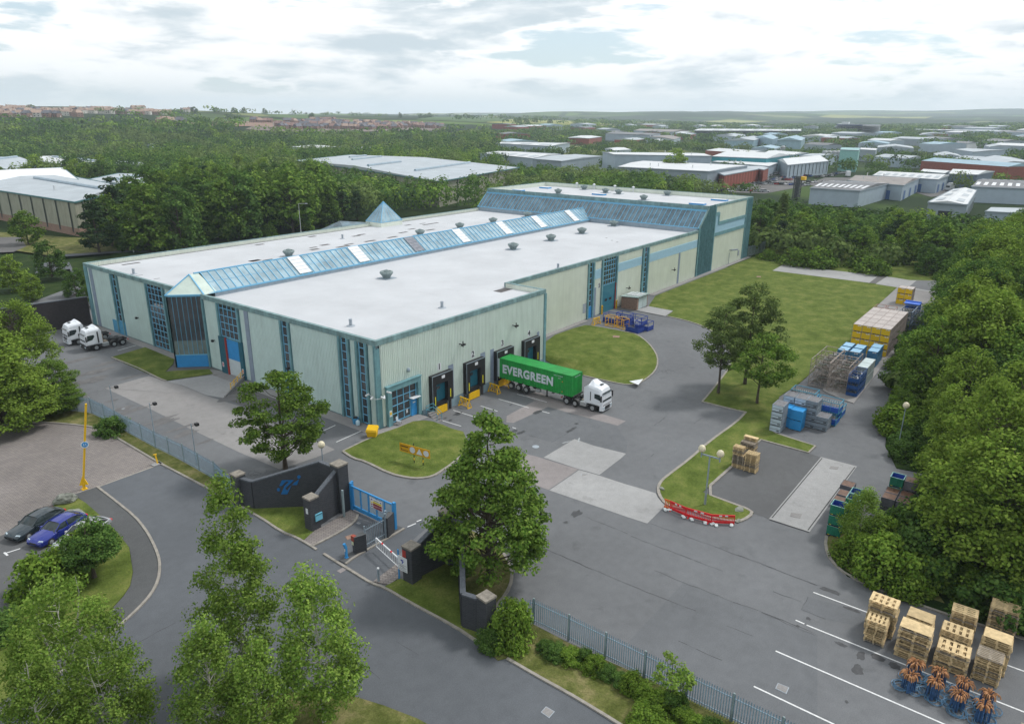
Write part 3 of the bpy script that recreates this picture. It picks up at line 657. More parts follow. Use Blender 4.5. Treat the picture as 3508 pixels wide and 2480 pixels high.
def dens(pts, s=1.5):
    q = [pts[0]]
    for a, b in zip(pts[:-1], pts[1:]):
        k = max(1, int(math.hypot(b[0]-a[0], b[1]-a[1])/s))
        for i in range(1, k+1): q.append((a[0]+(b[0]-a[0])*i/k, a[1]+(b[1]-a[1])*i/k))
    return q
def kerb(pts, closed=False, sm=1, wd=.22, dz=.12):
    p = smooth_poly(pts, sm, False) if sm else pts
    return strip('kerb', dens(p), wd, m_kerb, dz)
# the site ground
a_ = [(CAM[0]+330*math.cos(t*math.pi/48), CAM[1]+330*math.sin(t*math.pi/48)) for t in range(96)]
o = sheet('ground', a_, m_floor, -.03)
far_edge = a_
yard = PT([('W',40,690),('W',170,640)])+[(20,70),(30,40),(90,20)]+PT([('W',1700,590),('W',2130,625),('W',2200,690),('W',1990,870),('W',1995,1000),('W',2090,1060),('W',2090,1150),('W',1900,1240),('W',2010,1345),('W',2400,1440),('W',2600,1700),('W',2000,1900),('W',1000,1900),('W',-500,1900),('W',-500,1200),('W',-400,900),('W',-50,880)])
sheet('yard', yard, m_yard, 0.)
# roads and paving
kerb_top = PT(reg('I',(1400,735),(1620,850),(1850,970))+reg('K',(450,880),(700,1050),(850,1105),(1000,1190),(1085,1245)))
kerb_mid = PT(reg('K',(1165,1292),(1300,1378),(1500,1500),(1700,1623))+reg('O',(300,290),(500,410),(930,640),(1120,770)))
kerb_low = PT(reg('O',(1370,910),(1680,1090),(1900,1210),(2150,1360),(2296,1450),(2600,1640)))
kerb_loop = PT(reg('I',(850,940),(1000,1055),(1180,1200),(1270,1310))+reg('J',(1080,310),(1130,420),(1142,500),(1130,600),(1080,700),(980,810),(810,965),(640,1100),(450,1250),(200,1420),(-150,1650)))
road = kerb_top+kerb_mid+PT(reg('O',(1290,920)))+kerb_low+PT([('W',1500,1900),('W',-300,1900)])+kerb_loop[::-1]
sheet('road', road, m_road, .006)
foot_in = PT(reg('I',(650,1005),(700,1045),(760,1100),(910,1220),(1050,1370))+reg('J',(925,370),(950,540),(930,640),(880,715),(800,805),(700,895),(620,965),(450,1120),(200,1330),(-200,1600)))
sheet('footway', foot_in+kerb_loop[::-1], m_foot, .05, .06)
pave = PT(reg('I',(-600,480),(-100,415),(0,405),(300,378),(600,395),(860,430),(1000,500),(1400,738),(850,940),(650,995),(520,1060),(430,1110),(480,1160),(20,1360),(-600,1620)))
def paver_mat():
    m = bpy.data.materials.new('block_paving'); m.use_nodes = True; nt = m.node_tree; L = nt.links; b = nt.nodes['Principled BSDF']; b.inputs['Roughness'].default_value = .9; b.inputs['Specular IOR Level'].default_value = .2
    g = nd(nt, 'ShaderNodeNewGeometry'); mp = nd(nt, 'ShaderNodeMapping'); mp.inputs['Rotation'].default_value = (0,0,R(38)); L.new(g.outputs['Position'], mp.inputs['Vector'])
    br = nd(nt, 'ShaderNodeTexBrick', Scale=1.); L.new(mp.outputs[0], br.inputs['Vector'])
    br.inputs['Color1'].default_value = (.24,.215,.20,1); br.inputs['Color2'].default_value = (.19,.17,.165,1); br.inputs['Mortar'].default_value = (.12,.11,.10,1)
    br.inputs['Brick Width'].default_value = .42; br.inputs['Row Height'].default_value = .24; br.inputs['Mortar Size'].default_value = .025
    n = nd(nt, 'ShaderNodeTexNoise', Scale=.12, Detail=5.); L.new(g.outputs['Position'], n.inputs['Vector'])
    r = nd(nt, 'ShaderNodeMapRange'); L.new(n.outputs['Fac'], r.inputs['Value']); r.inputs['From Min'].default_value = .3; r.inputs['From Max'].default_value = .7; r.inputs['To Min'].default_value = .8; r.inputs['To Max'].default_value = 1.2
    v = nd(nt, 'ShaderNodeVectorMath', operation='SCALE'); L.new(br.outputs['Color'], v.inputs[0]); L.new(r.outputs[0], v.inputs['Scale']); L.new(v.outputs[0], b.inputs['Base Color']); return m
m_pave = paver_mat()
sheet('block_paving', pave, m_pave, .008)
sheet('parking_bay', PT(reg('I',(480,1150),(20,1360),(-600,1620),(-600,2300),(500,2100),(1000,1700),(760,1200))), m_bay, .010)
# verges and lawns (raised)
verge1 = PT(reg('I',(-500,470),(-100,410),(0,395),(300,368),(600,385),(860,420),(1000,493),(1400,730),(1620,845),(1850,965),(2050,1085),(2110,1010),(1900,885),(1740,800),(1500,668),(1250,540),(1130,475),(920,358),(800,300),(500,255),(330,240),(100,150),(-500,200)))
sheet('grass_verge', verge1, m_verge, .088, .12)
gate_lawn = PT(reg('K',(130,690),(450,875),(700,1045),(850,1100),(945,1140),(1060,1045),(985,1000),(960,760),(410,775),(180,640)))
sheet('lawn', gate_lawn, m_grass, .10, .12)
island = PT(reg('J',(345,90),(420,50),(560,20),(612,52),(730,155),(860,290),(922,370),(948,540),(928,640),(878,715),(798,805),(698,895),(618,965),(450,1115),(200,1325),(-100,1560),(-400,1700),(-400,1100),(-60,1000),(140,900),(160,745),(330,600),(560,510),(480,430),(600,330),(480,200)))
sheet('lawn', island, m_grass, .11, .12)
gl2_ = PT(reg('O',(300,285),(435,215),(510,235),(640,130),(800,60),(935,90),(965,600),(1130,690),(1240,700),(1120,765),(930,635),(500,405)))
sheet('lawn', gl2_, m_grass, .11, .12)
low_verge = PT(reg('O',(1120,768),(1240,700),(1325,640),(1600,615),(1895,770),(2215,910))+reg('Q',(440,925),(770,1070),(1100,1235),(1540,1450),(2000,1660),(2300,1800),(1500,1900))+reg('O',(2600,1630),(2296,1440),(2150,1350),(1900,1205),(1680,1085),(1370,905),(1290,925)))
sheet('grass_verge', low_verge, m_verge, .10, .12)
sheet('grass_verge', PT([('W',300,1760),('W',470,1620),('W',560,1580),('W',650,1553),('W',785,1560),('W',860,1583),('W',935,1612),('W',1060,1680),('W',1000,1800)]), m_verge, .10, .12)
tree_isl = PT([('W',1030,1180),('W',1090,1205),('W',1125,1235),('W',1145,1270),('W',1148,1300),('W',1133,1335),('W',1108,1362),('W',1085,1355),('W',1045,1330),('W',1032,1250)])
sheet('tree_bed', tree_isl, m_verge, .10, .12)
lawn1 = PT(reg('F',(445,1395),(620,1310),(750,1252),(930,1190),(1060,1135),(1160,1128),(1450,1210))+reg('L',(860,330),(900,430),(850,540),(760,612),(680,668),(590,722),(480,738),(380,733),(220,698),(0,590))+reg('K',(1500,235)))
sheet('lawn', lawn1, m_grass, .10, .12)
loop = smooth_poly(PT(reg('G',(425,795),(755,676),(840,682),(980,705),(1130,735),(1230,755),(1330,830),(1395,920),(1412,1000),(1385,1080),(1300,1150),(1240,1183),(1180,1193),(1100,1188),(930,1153),(760,1112),(600,1055),(430,990),(420,960))), 1)
sheet('lawn', loop, m_grass, .10, .3)
nose = reg('G',(1325,520),(1545,558),(1490,598),(1640,630),(1800,680),(1910,745),(1990,825),(2040,900),(2058,975),(2030,1060),(1960,1150),(1880,1250),(1800,1345),(2000,1395),(2180,1437))+reg('M',(1035,158),(960,242),(720,412),(540,572),(380,692),(300,755),(265,815),(275,885),(330,962),(400,990),(560,1015),(700,1075),(850,1105),(930,1112),(1000,1112),(1100,1045),(1040,1003),(940,968),(655,862),(905,640),(1165,402),(1580,515),(1640,457),(1300,348),(1240,310))
big = PT(nose+reg('H',(560,1300),(740,1180),(1000,950),(1180,830),(1390,530),(1590,345),(2040,295),(2300,200),(520,-80)))+[(150,6),(143,5.6),(110,5.6),(84,5.6)]
sheet('lawn', big, m_grass, .10, .12)
front2 = PT(reg('E',(465,957),(760,870),(1015,975),(1000,1020),(935,1085),(1030,1075),(1320,1062),(1350,1100),(940,1160),(900,1150)))
sheet('lawn', front2, m_grass, .10, .12)
woods = PT([('W',1853,1203),('W',1850,1225),('W',1862,1258),('W',1900,1292),('W',1985,1327),('W',2100,1372),('W',2296,1432),('W',2700,1560),('W',2900,500),('W',2330,540),('W',2140,640),('W',2110,690),('W',2020,800),('W',1995,900),('W',1985,1000),('W',2010,1050),('W',2085,1065),('W',2085,1140),('W',1950,1210)])
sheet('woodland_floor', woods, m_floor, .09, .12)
sheet('grass_verge', PT(reg('N',(560,0),(565,60),(605,140),(685,220),(785,300),(960,368),(1300,460),(1600,560),(1560,500),(1200,340),(1000,200),(900,40),(800,-60),(640,-60))), m_verge, .105)
for k_ in (kerb_top, kerb_mid, kerb_low, kerb_loop): kerb(k_)
kerb(PT(reg('I',(-500,475),(-100,415),(0,400),(300,373),(600,390),(860,425),(1000,498),(1400,735))))
strip('kerb', dens(PT(reg('I',(1400,740),(850,940),(650,1000)))), .2, m_kerb, .012, .02)
kerb(PT(reg('F',(750,1252),(620,1310),(445,1395))), sm=0); kerb(PT(reg('K',(1378,155),(1500,235))+reg('L',(0,590),(220,700),(380,735),(480,740),(590,724),(680,670),(760,614),(850,540))), wd=.3)
kerb(PT(reg('G',(840,682),(980,705),(1130,735),(1230,755),(1330,830),(1397,920),(1415,1000),(1388,1080),(1302,1152),(1240,1186),(1180,1196),(1100,1191),(930,1156),(760,1115))))
kerb(PT(nose[2:13]), wd=.25); kerb(PT(nose[12:16]), sm=0); kerb(PT(nose[15:35]), wd=.3); kerb(PT(nose[34:]), sm=0)
kerb(PT(reg('E',(760,1055),(465,957)))+PT(reg('E',(940,1160))), sm=0) if False else kerb(PT(reg('E',(465,957),(700,1052),(900,1150),(942,1162))), sm=0)
kerb(PT([('W',1125,1235),('W',1145,1270),('W',1149,1300),('W',1134,1335),('W',1108,1363)]), wd=.25)
kerb(PT([('W',1853,1203),('W',1850,1225),('W',1862,1258),('W',1900,1292),('W',1985,1327),('W',2100,1372),('W',2296,1432),('W',2500,1500)]), wd=.25)
# concrete
sheet('concrete_apron', PT(reg('E',(405,1225),(790,1118),(940,1160),(1080,1200),(1290,1287),(1450,1340),(1700,1415))+reg('K',(1290,130),(1080,217),(680,350))+reg('I',(2100,640),(1660,430),(1290,247),(915,75))), m_conc, .012)
sheet('concrete_ramp', PT(reg('E',(945,1165),(1350,1108),(1480,1080),(1622,1112),(1640,1158),(1440,1310),(1290,1285),(1080,1198))), m_conc2, .018)
sheet('loading_pit', PT(reg('E',(1450,1315),(1640,1160)))+[(-1.9,26),(-1.9,14)]+PT(reg('E',(1700,1412))), m_dark, .010)
sheet('concrete_pad', PT(reg('L',(1240,190),(1480,60),(1545,85),(1600,112),(1300,250),(1235,245))), m_conc3, .010)
sheet('concrete_pad', PT(reg('L',(1400,15),(1600,112),(2210,275),(2280,236),(1900,120),(1640,40),(1500,-30))), m_conc3, .014)
sheet('concrete_pad', PT(reg('L',(1562,553),(1832,392),(2000,450),(2282,520),(2240,560),(2050,705),(1870,655))), m_conc2, .014)
sheet('concrete_pad', PT(reg('L',(1612,840),(1872,662),(2050,712),(2290,790))+reg('M',(245,865),(262,900),(328,975),(172,1130),(0,1075))), m_conc2, .014)
sheet('concrete_pad', PT(reg('L',(1380,515),(1500,545),(1866,657),(1606,836),(1500,800),(1350,650))), m_conc3, .014)
sheet('concrete_pad', PT(reg('G',(1215,547),(1330,512),(1545,553),(1478,600))), m_conc2, .108)
sheet('concrete_path', PT(reg('H',(500,202),(590,150),(1480,250),(1400,316),(1200,290))), m_conc2, .13)
sheet('track', PT(reg('H',(1345,310),(1400,316),(1500,252),(1430,245))), m_dark, .14)
sheet('track', PT(reg('H',(1400,318),(1500,252),(1700,285),(2040,292),(2300,260),(2300,420),(1980,402),(1700,365))), m_conc2, .12)
sheet('track', PT(reg('H',(1690,345),(1760,288),(2100,290),(2300,330),(2000,400))), m_yard, .125)
sheet('concrete_path', PT(reg('H',(1590,348),(1990,402),(1965,520),(1790,660),(1640,850),(1470,1020),(1210,1362),(1085,1318),(940,1250),(1000,950),(1180,832),(1390,532))), m_conc, .12, .1)
sheet('side_track', PT(reg('H',(1990,402),(1965,520),(1790,660),(1640,850),(1470,1020),(1210,1362),(1130,1340),(1000,1531),(1500,1560),(1650,1200),(1760,900),(2000,640),(2160,420))), m_yard, .02)
sheet('parking_bay', PT(reg('M',(655,862),(905,640),(1165,402),(1580,517),(1690,550),(1240,1090),(1105,1045),(1040,1003),(940,968))), m_bay, .008)
wb = PT(reg('M',(1690,550),(2005,632),(1590,1205),(1235,1090))); sheet('weighbridge', wb, m_conc2, .03, .03)
mb = MB()
def line(mb, pts, wd, z, mi=0):
    for (x0,y0),(x1,y1) in zip(pts[:-1], pts[1:]):
        l = math.hypot(x1-x0,y1-y0) or 1; nx, ny = -(y1-y0)/l*wd/2, (x1-x0)/l*wd/2
        k = max(1, int(l/1.5)) if (-2 < (x0+x1)/2 < 50 and y0 > -33) else 1
        for i in range(k):
            a = (x0+(x1-x0)*i/k, y0+(y1-y0)*i/k); b = (x0+(x1-x0)*(i+1)/k, y0+(y1-y0)*(i+1)/k); za, zb = gz(*a)+z, gz(*b)+z
            mb.face([(a[0]+nx,a[1]+ny,za),(a[0]-nx,a[1]-ny,za),(b[0]-nx,b[1]-ny,zb),(b[0]+nx,b[1]+ny,zb)], mi)
line(mb, PT(reg('M',(1700,560),(1262,1082))), .1, .034); line(mb, PT(reg('M',(1985,640),(1575,1190))), .1, .034)
line(mb, PT(reg('M',(1240,1098),(1588,1208))), .12, .034)
structure(mb.build('weighbridge_joint', m_black, fix=False))
# footpaths round the warehouse
sheet('slab_path', [(-1.9,-2.0),(7.0,-2.0),(7.2,-.12),(-.1,-.12),(-.1,36),(-1.9,36)], m_conc, .03, .04)
sheet('slab_path', [(-1.6,44.5),(-.1,44.5),(-.1,74),(-1.6,74)], m_conc, .03, .04)
sheet('slab_path', PT(reg('E',(930,1085),(1030,1035)))+[(-.1,37.4),(-.1,34)]+PT(reg('E',(1345,1063),(1030,1076))), m_dark, .035, .04)
sheet('slab_path', PT(reg('E',(1000,1020),(1015,975)))+[(-.1,44.1)]+PT(reg('E',(1035,1040),(930,1085))), m_dark, .036, .04)
sheet('slab_path', [(36.0,6.2),(58,6.2),(58,7.25),(36.0,7.25)], m_conc, .11, .1); sheet('slab_path', [(84,6.0),(142,6.0),(142,7.25),(84,7.25)], m_conc, .11, .05)
# gate area paving
sheet('block_paving', PT(reg('K',(942,1150),(1058,1042),(1170,985),(1360,868),(1480,805),(1545,855),(1525,915),(1440,990),(1250,1100),(1040,1205))), m_pave, .10, .12)
kerb(PT(reg('K',(1545,855),(1528,915),(1445,990),(1250,1102),(1040,1207))))
kerb(PT(reg('K',(2060,1012),(1890,1112),(1500,1332),(1410,1405))))
sheet('gate_island', PT(reg('K',(1335,1368),(1480,1270),(1640,1240),(1860,1105),(1985,985),(2060,1010),(1890,1110),(1500,1330),(1410,1403))), m_foot, .10, .12)
sheet('block_paving', PT(reg('K',(1712,1605),(1985,1400),(2000,1560),(1900,1640))), m_pave, .10, .12)
sheet('gate_road', PT(reg('K',(1040,1210),(1250,1104),(1445,992),(1560,900),(1900,1010),(1640,1230),(1330,1365),(1165,1290))), m_road, .008)
sheet('gate_road', PT(reg('K',(1415,1408),(1500,1335),(1890,1115),(2060,1018),(2260,900),(2310,1000),(2100,1180),(1980,1330),(1980,1395),(1705,1600))), m_road, .008)
# markings
mb = MB(); mw = mat('road_marking_white', (.62,.63,.63), .6, .12, 5., fine=.2)
W_L = .13
for l in (reg('N',(455,455),(932,632)), reg('N',(300,698),(376,731)), reg('N',(396,741),(1250,1085),(1800,1305),(2296,1500),(2600,1620)), reg('N',(125,967),(1600,1607),(2200,1860)), reg('N',(-66,1276),(640,1610)), reg('N',(2130,1085),(2296,1145)),
          reg('L',(770,140),(1005,212)), reg('L',(1168,43),(1432,120)), reg('L',(1530,145),(1612,167)), reg('L',(1012,103),(1160,150)), reg('L',(600,204),(842,280)), reg('L',(1330,0),(1590,70)), reg('L',(1290,290),(1320,302)),
          reg('J',(40,405),(145,372)), reg('E',(518,896),(680,850)), reg('F',(388,1312),(610,1213)), reg('F',(270,1215),(380,1165)), reg('J',(130,487),(180,470)), reg('K',(2095,990),(2190,950)), reg('K',(2200,930),(2252,908))):
    line(mb, PT(l), W_L, .016); mb.cut()
for l in (reg('J',(30,400),(55,422)), reg('J',(120,480),(145,497))): line(mb, PT(l), .16, .018); mb.cut()
mb2 = mb
for o in [mb.build('road_marking', mw, fix=False)]: pass
for o in bpy.data.objects:
    if o.name.startswith('road_marking'): structure(o)
# seams, cracks, patches
mb = MB(); prt = random.Random(3)
def crack(pts, wd=.04, z=.007, jit=.12):
    p = PT(pts); q = [p[0]]
    for a, b in zip(p[:-1], p[1:]):
        k = max(2, int(math.hypot(b[0]-a[0], b[1]-a[1])/.6))
        for i in range(1, k+1): q.append((a[0]+(b[0]-a[0])*i/k+prt.uniform(-jit,jit)*.5, a[1]+(b[1]-a[1])*i/k+prt.uniform(-jit,jit)*.5))
    for a, b in zip(q[:-1], q[1:]): line(mb, [a, b], wd*prt.uniform(.3,1.5), z)
for c_ in (reg('Q',(50,0),(440,175),(860,348),(1230,490)), reg('Q',(870,135),(1120,240),(1700,462),(2000,570),(2296,700)), reg('Q',(1810,500),(2130,630)), reg('Q',(1100,0),(1470,145)), reg('Q',(1600,0),(2296,270)), reg('Q',(1910,320),(2150,412)),
           reg('Q',(1080,750),(1240,825),(1460,920)), reg('Q',(1500,620),(1730,710)), reg('N',(0,210),(330,335),(700,462)), reg('N',(0,632),(370,790),(470,830)), reg('N',(350,605),(560,690)), reg('N',(350,605),(410,495)), reg('M',(230,275),(345,195)), reg('M',(150,580),(235,520)), reg('M',(580,260),(655,205)), reg('M',(30,1240),(300,1345),(560,1440)), reg('M',(200,1130),(700,1310),(1300,1531)),
           reg('L',(1530,1330),(1990,1531)), reg('L',(1900,1060),(2296,1220)), reg('L',(1630,420),(1790,330)), reg('L',(1400,350),(1560,395)), reg('O',(20,910),(260,1080)), reg('O',(400,750),(600,880)), reg('J',(850,1110),(1250,900)), reg('J',(960,1370),(1060,1310)), reg('E',(1080,1195),(1290,1287),(1700,1440)), reg('G',(1290,1240),(1700,1320)), reg('G',(1150,1390),(1290,1330)), reg('G',(1420,1530),(1500,1450))):
    crack(c_)
sheet('asphalt_patch', PT(reg('Q',(640,765),(1125,243),(1700,465),(2296,705),(2296,1600),(1800,1500),(1100,1180))), asphalt('patched_asphalt', (.126,.132,.14), .5), .0035)
sheet('asphalt_patch', PT(reg('N',(410,497),(930,632),(900,760),(560,690),(352,603))), MATS['patched_asphalt'], .0045)
sheet('asphalt_patch', PT(reg('L',(1300,255),(1600,118),(2200,280),(2296,420),(2282,520),(2000,450),(1832,392),(1640,420),(1400,350))), MATS['patched_asphalt'], .0045)
structure(mb.build('asphalt_crack', mat('crack_fill', (.05,.05,.055), .9, .2), fix=False))
mb = MB()
def blotch(r_, a, b_, rx, ry, z=.0135, mi=0, rot=0.):
    x, y = atg(r_, a, b_)[:2]; n = 14; pts = []
    for i in range(n):
        t = 2*math.pi*i/n; k = prt.uniform(.7,1.25); u, v = rx*k*math.cos(t), ry*k*math.sin(t); X, Y = x+u*math.cos(rot)-v*math.sin(rot), y+u*math.sin(rot)+v*math.cos(rot); pts.append((X,Y,gz(X,Y)+z))
    for i in range(n): mb.face([(x,y,gz(x,y)+z), pts[i], pts[(i+1)%n]], mi)
for (a, b_, rx, ry) in ((870,1010,.5,.3),(845,1135,.6,.35),(595,440,.3,.9),(410,685,.2,.2),(318,750,.15,.12),(745,1410,.15,.12),(1010,1020,.3,.5),(1170,1100,.3,.4),(700,910,.2,.5),(800,610,.2,.6)): blotch('N', a, b_, rx, ry, .009)
for (a, b_, rx, ry) in ((815,170,.9,.45),(747,229,.4,.2),(1275,93,.3,.15),(1305,322,.5,.3),(1365,335,.8,.3),(1510,158,.9,.35),(1850,258,.3,.25),(700,210,.3,.15),(1800,315,1.1,.3),(1850,1045,.8,.4),(1755,1120,.25,.2)): blotch('L', a, b_, rx, ry, .018)
for (a, b_, rx, ry) in ((250,1165,2.4,1.2),(330,1080,3,.8),(450,1000,2.6,.6),(150,985,3,.6),(700,1110,3,.4),(900,1500,2,.5),(1500,1310,2,1)): blotch('E', a, b_, rx, ry, .0165, 1)
for (a, b_, rx, ry) in ((1120,280,2.6,.6),(1080,255,1.3,.8),(1450,370,1.8,.5),(1620,470,1.5,.8),(980,185,1,.4),(1560,430,2,.3),(1800,540,1.2,.3)): blotch('I', a, b_, rx, ry, .0165, 1)
structure(mb.build('ground_stain', [mat('damp_asphalt', (.05,.052,.056), .6, .3, 3.), mat('dirty_asphalt', (.125,.122,.122), .8, .25, 1.)], fix=False))
mb = MB(); blotch('I', 1078, 256, .28, .16, .022); structure(mb.build('puddle', mat('puddle_water', (.3,.32,.33), .02, 0, spec=1.), fix=False))
mb = MB(); prt = random.Random(9)
for (a, b_, rx, ry, rt) in ((1870,400,.7,.12,.5),(1760,420,.6,.10,-.4)): blotch('L', a, b_, rx, ry, .020, 0, rt)
structure(mb.build('pale_stain', mat('chalky_stain', (.33,.35,.36), .9, .3, 4.), fix=False))
mb = MB(); mb.add([(*p_, .016) for p_ in PT(reg('G',(1160,1200),(1282,1176),(1240,1228)))], [(0,1,2)]); structure(mb.build('concrete_patch', m_white, fix=False))
def cover(r_, pts, label, m=None, dz=.02):
    p = PT(reg(r_, *pts)); mb = MB(); z = gz(*p[0])+dz; mb.prism(p, z-.02, z+.012); cx_, cy_ = sum(q[0] for q in p)/4, sum(q[1] for q in p)/4
    q = [(cx_+(a-cx_)*.86, cy_+(b-cy_)*.86) for a, b in p]; mb.prism(q, z+.012, z+.018, 1)
    return tag(mb.build('manhole_cover', [m_grey if m is None else m, m_conc if m is None else m]), label, 'manhole cover')
cover('Q', ((1950,1120),(2050,1160),(2025,1217),(1927,1168)), 'square concrete filled manhole cover beside the nearest white bay line')
cover('O', ((1710,1325),(1787,1370),(1738,1427),(1665,1375)), 'square manhole cover in the entrance road near the lower verge')
cover('L', ((1893,697),(1950,697),(1948,722),(1890,720)), 'rectangular drain cover in the pale concrete pad')
cover('M', ((1430,1037),(1525,1050),(1508,1088),(1418,1070)), 'square access cover at the near end of the weighbridge', m_conc, .035)
cover('M', ((1775,630),(1845,637),(1835,660),(1760,652)), 'square access cover at the far end of the weighbridge', m_conc, .035)
cover('K', ((1550,935),(1578,950),(1555,962),(1530,950)), 'small drain cover in the lane by the blue gate')
cover('G', ((1018,770),(1080,772),(1075,788),(1020,786)), 'rusty drain cover in the half round lawn', m_brick, .11)
cover('H', ((362,249),(400,250),(400,260),(362,259)), 'drain cover in the big lawn', m_brick, .11)
cover('K', ((1400,1100),(1480,1070),(1500,1110),(1430,1135)), 'rust stained cover between the blue post and the brick pillar', m_brick, .02)
cover('K', ((1310,1480),(1390,1435),(1430,1460),(1350,1505)), 'pinkish concrete cover in front of the gate kerb', m_conc3, .02)
mb = MB(); x, y, z = atg('L',1493,459); mb.lathe((x,y,z),[(.42,0),(.42,.02),(.36,.024)],18); tag(mb.build('manhole_cover', m_grey), 'round manhole cover in the grey loading yard', 'manhole cover')
# ---------------------------------------------------------------- walls, gates and fences of the entrance
REG.update(P1=(2620,1300,320/2296), P2=(2760,1120,300/1873), P3=(2880,960,300/1873), P4=(2820,1600,360/2248), P7=(2010,1050,250/2296), P8=(2260,1680,300/2296), PT=(2480,1450,180/875), R1=(920,1600,140/2066))
def brick_mat():
    m = bpy.data.materials.new('dark_brickwork'); m.use_nodes = True; nt = m.node_tree; L = nt.links; b = nt.nodes['Principled BSDF']; b.inputs['Roughness'].default_value = .75
    g = nd(nt, 'ShaderNodeNewGeometry'); s = nd(nt, 'ShaderNodeSeparateXYZ'); L.new(g.outputs['Position'], s.inputs[0])
    a = nd(nt, 'ShaderNodeMath', operation='SUBTRACT'); L.new(s.outputs['X'], a.inputs[0]); L.new(s.outputs['Y'], a.inputs[1])
    c = nd(nt, 'ShaderNodeCombineXYZ'); L.new(a.outputs[0], c.inputs[0]); L.new(s.outputs['Z'], c.inputs[1])
    br = nd(nt, 'ShaderNodeTexBrick', Scale=1.); L.new(c.outputs[0], br.inputs['Vector']); br.inputs['Color1'].default_value = (.020,.024,.032,1); br.inputs['Color2'].default_value = (.038,.040,.050,1); br.inputs['Mortar'].default_value = (.075,.078,.08,1)
    br.inputs['Brick Width'].default_value = .32; br.inputs['Row Height'].default_value = .11; br.inputs['Mortar Size'].default_value = .012; L.new(br.outputs['Color'], b.inputs['Base Color']); return m
m_dbrick = brick_mat()
m_copestone = mat('weathered_coping_stone', (.22,.20,.17), .95, .3, 3., fine=.2)
m_copebrick = mat('soldier_brick_coping', (.09,.10,.115), .8, .3, 6.)
def wall_seg(mb, a, b, h0, h1, t=.34, z=0.):
    dx, dy = b[0]-a[0], b[1]-a[1]; l = math.hypot(dx,dy); nx, ny = -dy/l*t/2, dx/l*t/2
    mb.add([(a[0]+nx,a[1]+ny,z),(a[0]-nx,a[1]-ny,z),(b[0]-nx,b[1]-ny,z),(b[0]+nx,b[1]+ny,z),(a[0]+nx,a[1]+ny,h0),(a[0]-nx,a[1]-ny,h0),(b[0]-nx,b[1]-ny,h1),(b[0]+nx,b[1]+ny,h1)],
           [(3,2,1,0),(4,5,6,7),(0,1,5,4),(1,2,6,5),(2,3,7,6),(3,0,4,7)])
def pillar(name, cx, cy, w, h, ang, parent):
    mb = MB(); c, s = math.cos(ang), math.sin(ang); q = [(cx+c*x-s*y, cy+s*x+c*y) for x, y in ((-w/2,-w/2),(w/2,-w/2),(w/2,w/2),(-w/2,w/2))]
    mb.prism(q, 0, h-.16); o = mb.build(name, m_dbrick, parent)
    k = 1.08; q2 = [(cx+(x-cx)*k, cy+(y-cy)*k) for x, y in q]; mb = MB(); mb.prism(q2, h-.16, h); mb.build('capstone', m_copestone, o); return o
def entrance(sgn, label):
    t = thing('gate_wall', label, 'brick wall', (0,0,0)); yc = -18.25
    Y = lambda y: y if sgn > 0 else 2*yc-y
    A_, C1, C2, BP, FPp = (-20.75,Y(-2.75)), (-20.4,Y(-4.55)), (-16.0,Y(-9.25)), (-15.35,Y(-11.3)), (-19.2,Y(-11.85))
    if sgn < 0: A_, C1 = (-20.55,-33.6), (-20.95,-31.7)
    for (a, b, h0, h1) in ((A_,C1,3.0,3.0),(C1,C2,3.0,4.85),(C2,BP,4.85,4.4),(BP,FPp,4.7,2.9)):
        mb = MB(); wall_seg(mb, a, b, h0-.12, h1-.12); o = mb.build('wall_panel', m_dbrick, t)
        mb = MB(); dx, dy = b[0]-a[0], b[1]-a[1]; l = math.hypot(dx,dy); mb.beam((a[0],a[1],h0-.06),(b[0],b[1],h1-.06),.42,.13); mb.build('coping', m_copebrick, o)
    pillar('pillar', A_[0], A_[1], 1.0, 3.4, R(0 if sgn > 0 else -8), t); pillar('pillar', BP[0], BP[1], 1.15, 5.0, 0, t); pillar('pillar', FPp[0]+.0, FPp[1], 1.0 if sgn > 0 else 1.05, 3.35, 0, t)
    return t, C1, C2, FPp, BP
e1, eC1, eC2, eF, eB = entrance(1, 'dark brick gate wall with a blue logo, left of the blue gate')
e2, fC1, fC2, fF, fB = entrance(-1, 'dark brick gate wall with no logo, beside the white barrier and under the tree')
# blue logo, laid on the wall where it is
n_ = np.array([eC2[1]-eC1[1], -(eC2[0]-eC1[0])]); n_ = n_/np.linalg.norm(n_); 
if n_[0] > 0: n_ = -n_
def onwall(r, a, b, P0, nv, off):
    p0 = np.array(P0)+nv*off; d = ray(px(r,a,b)); t = ((p0-CAM[:2])@nv)/(d[:2]@nv); return CAM+d*t
lg = MB(); m_logo = mat('logo_blue', (.01,.12,.33), .4, .05)
def lpoly(pts, off=.24):
    q = [tuple(onwall('R1', a, b, eC1, n_, off)) for a, b in pts]; lg.ext(q, (-n_[0]*.05, -n_[1]*.05, 0)); lg.cut()
lpoly([(670,670),(1000,700),(900,710),(660,950),(540,960)])
lpoly([(670,670),(1270,660),(830,1090),(870,1120),(950,1180),(1120,940),(1150,930),(950,1370),(620,1370),(800,960),(990,780),(1000,730),(940,705)])
lpoly([(1540,620),(1440,900),(1190,905),(1300,780)])
for c_ in ((1530,495),(500,1140)): lpoly([(c_[0]+85*math.cos(i*math.pi/6), c_[1]+85*math.sin(i*math.pi/6)) for i in range(12)])
lg.build('logo', m_logo, e1)
mb = MB(); mb.box(eF[0]-.53,eF[0]-.505,eF[1]-.15,eF[1]+.15,1.75,2.3); mb.build('small_notice', m_white, e1)
mb = MB(); x0 = onv('K',1070,885,eF[1]-.52)[0]; mb.box(x0,x0+.75,eF[1]-.62,eF[1]-.505,.95,1.65,0); mb.box(x0+.05,x0+.7,eF[1]-.63,eF[1]-.625,1.5,1.58,1)
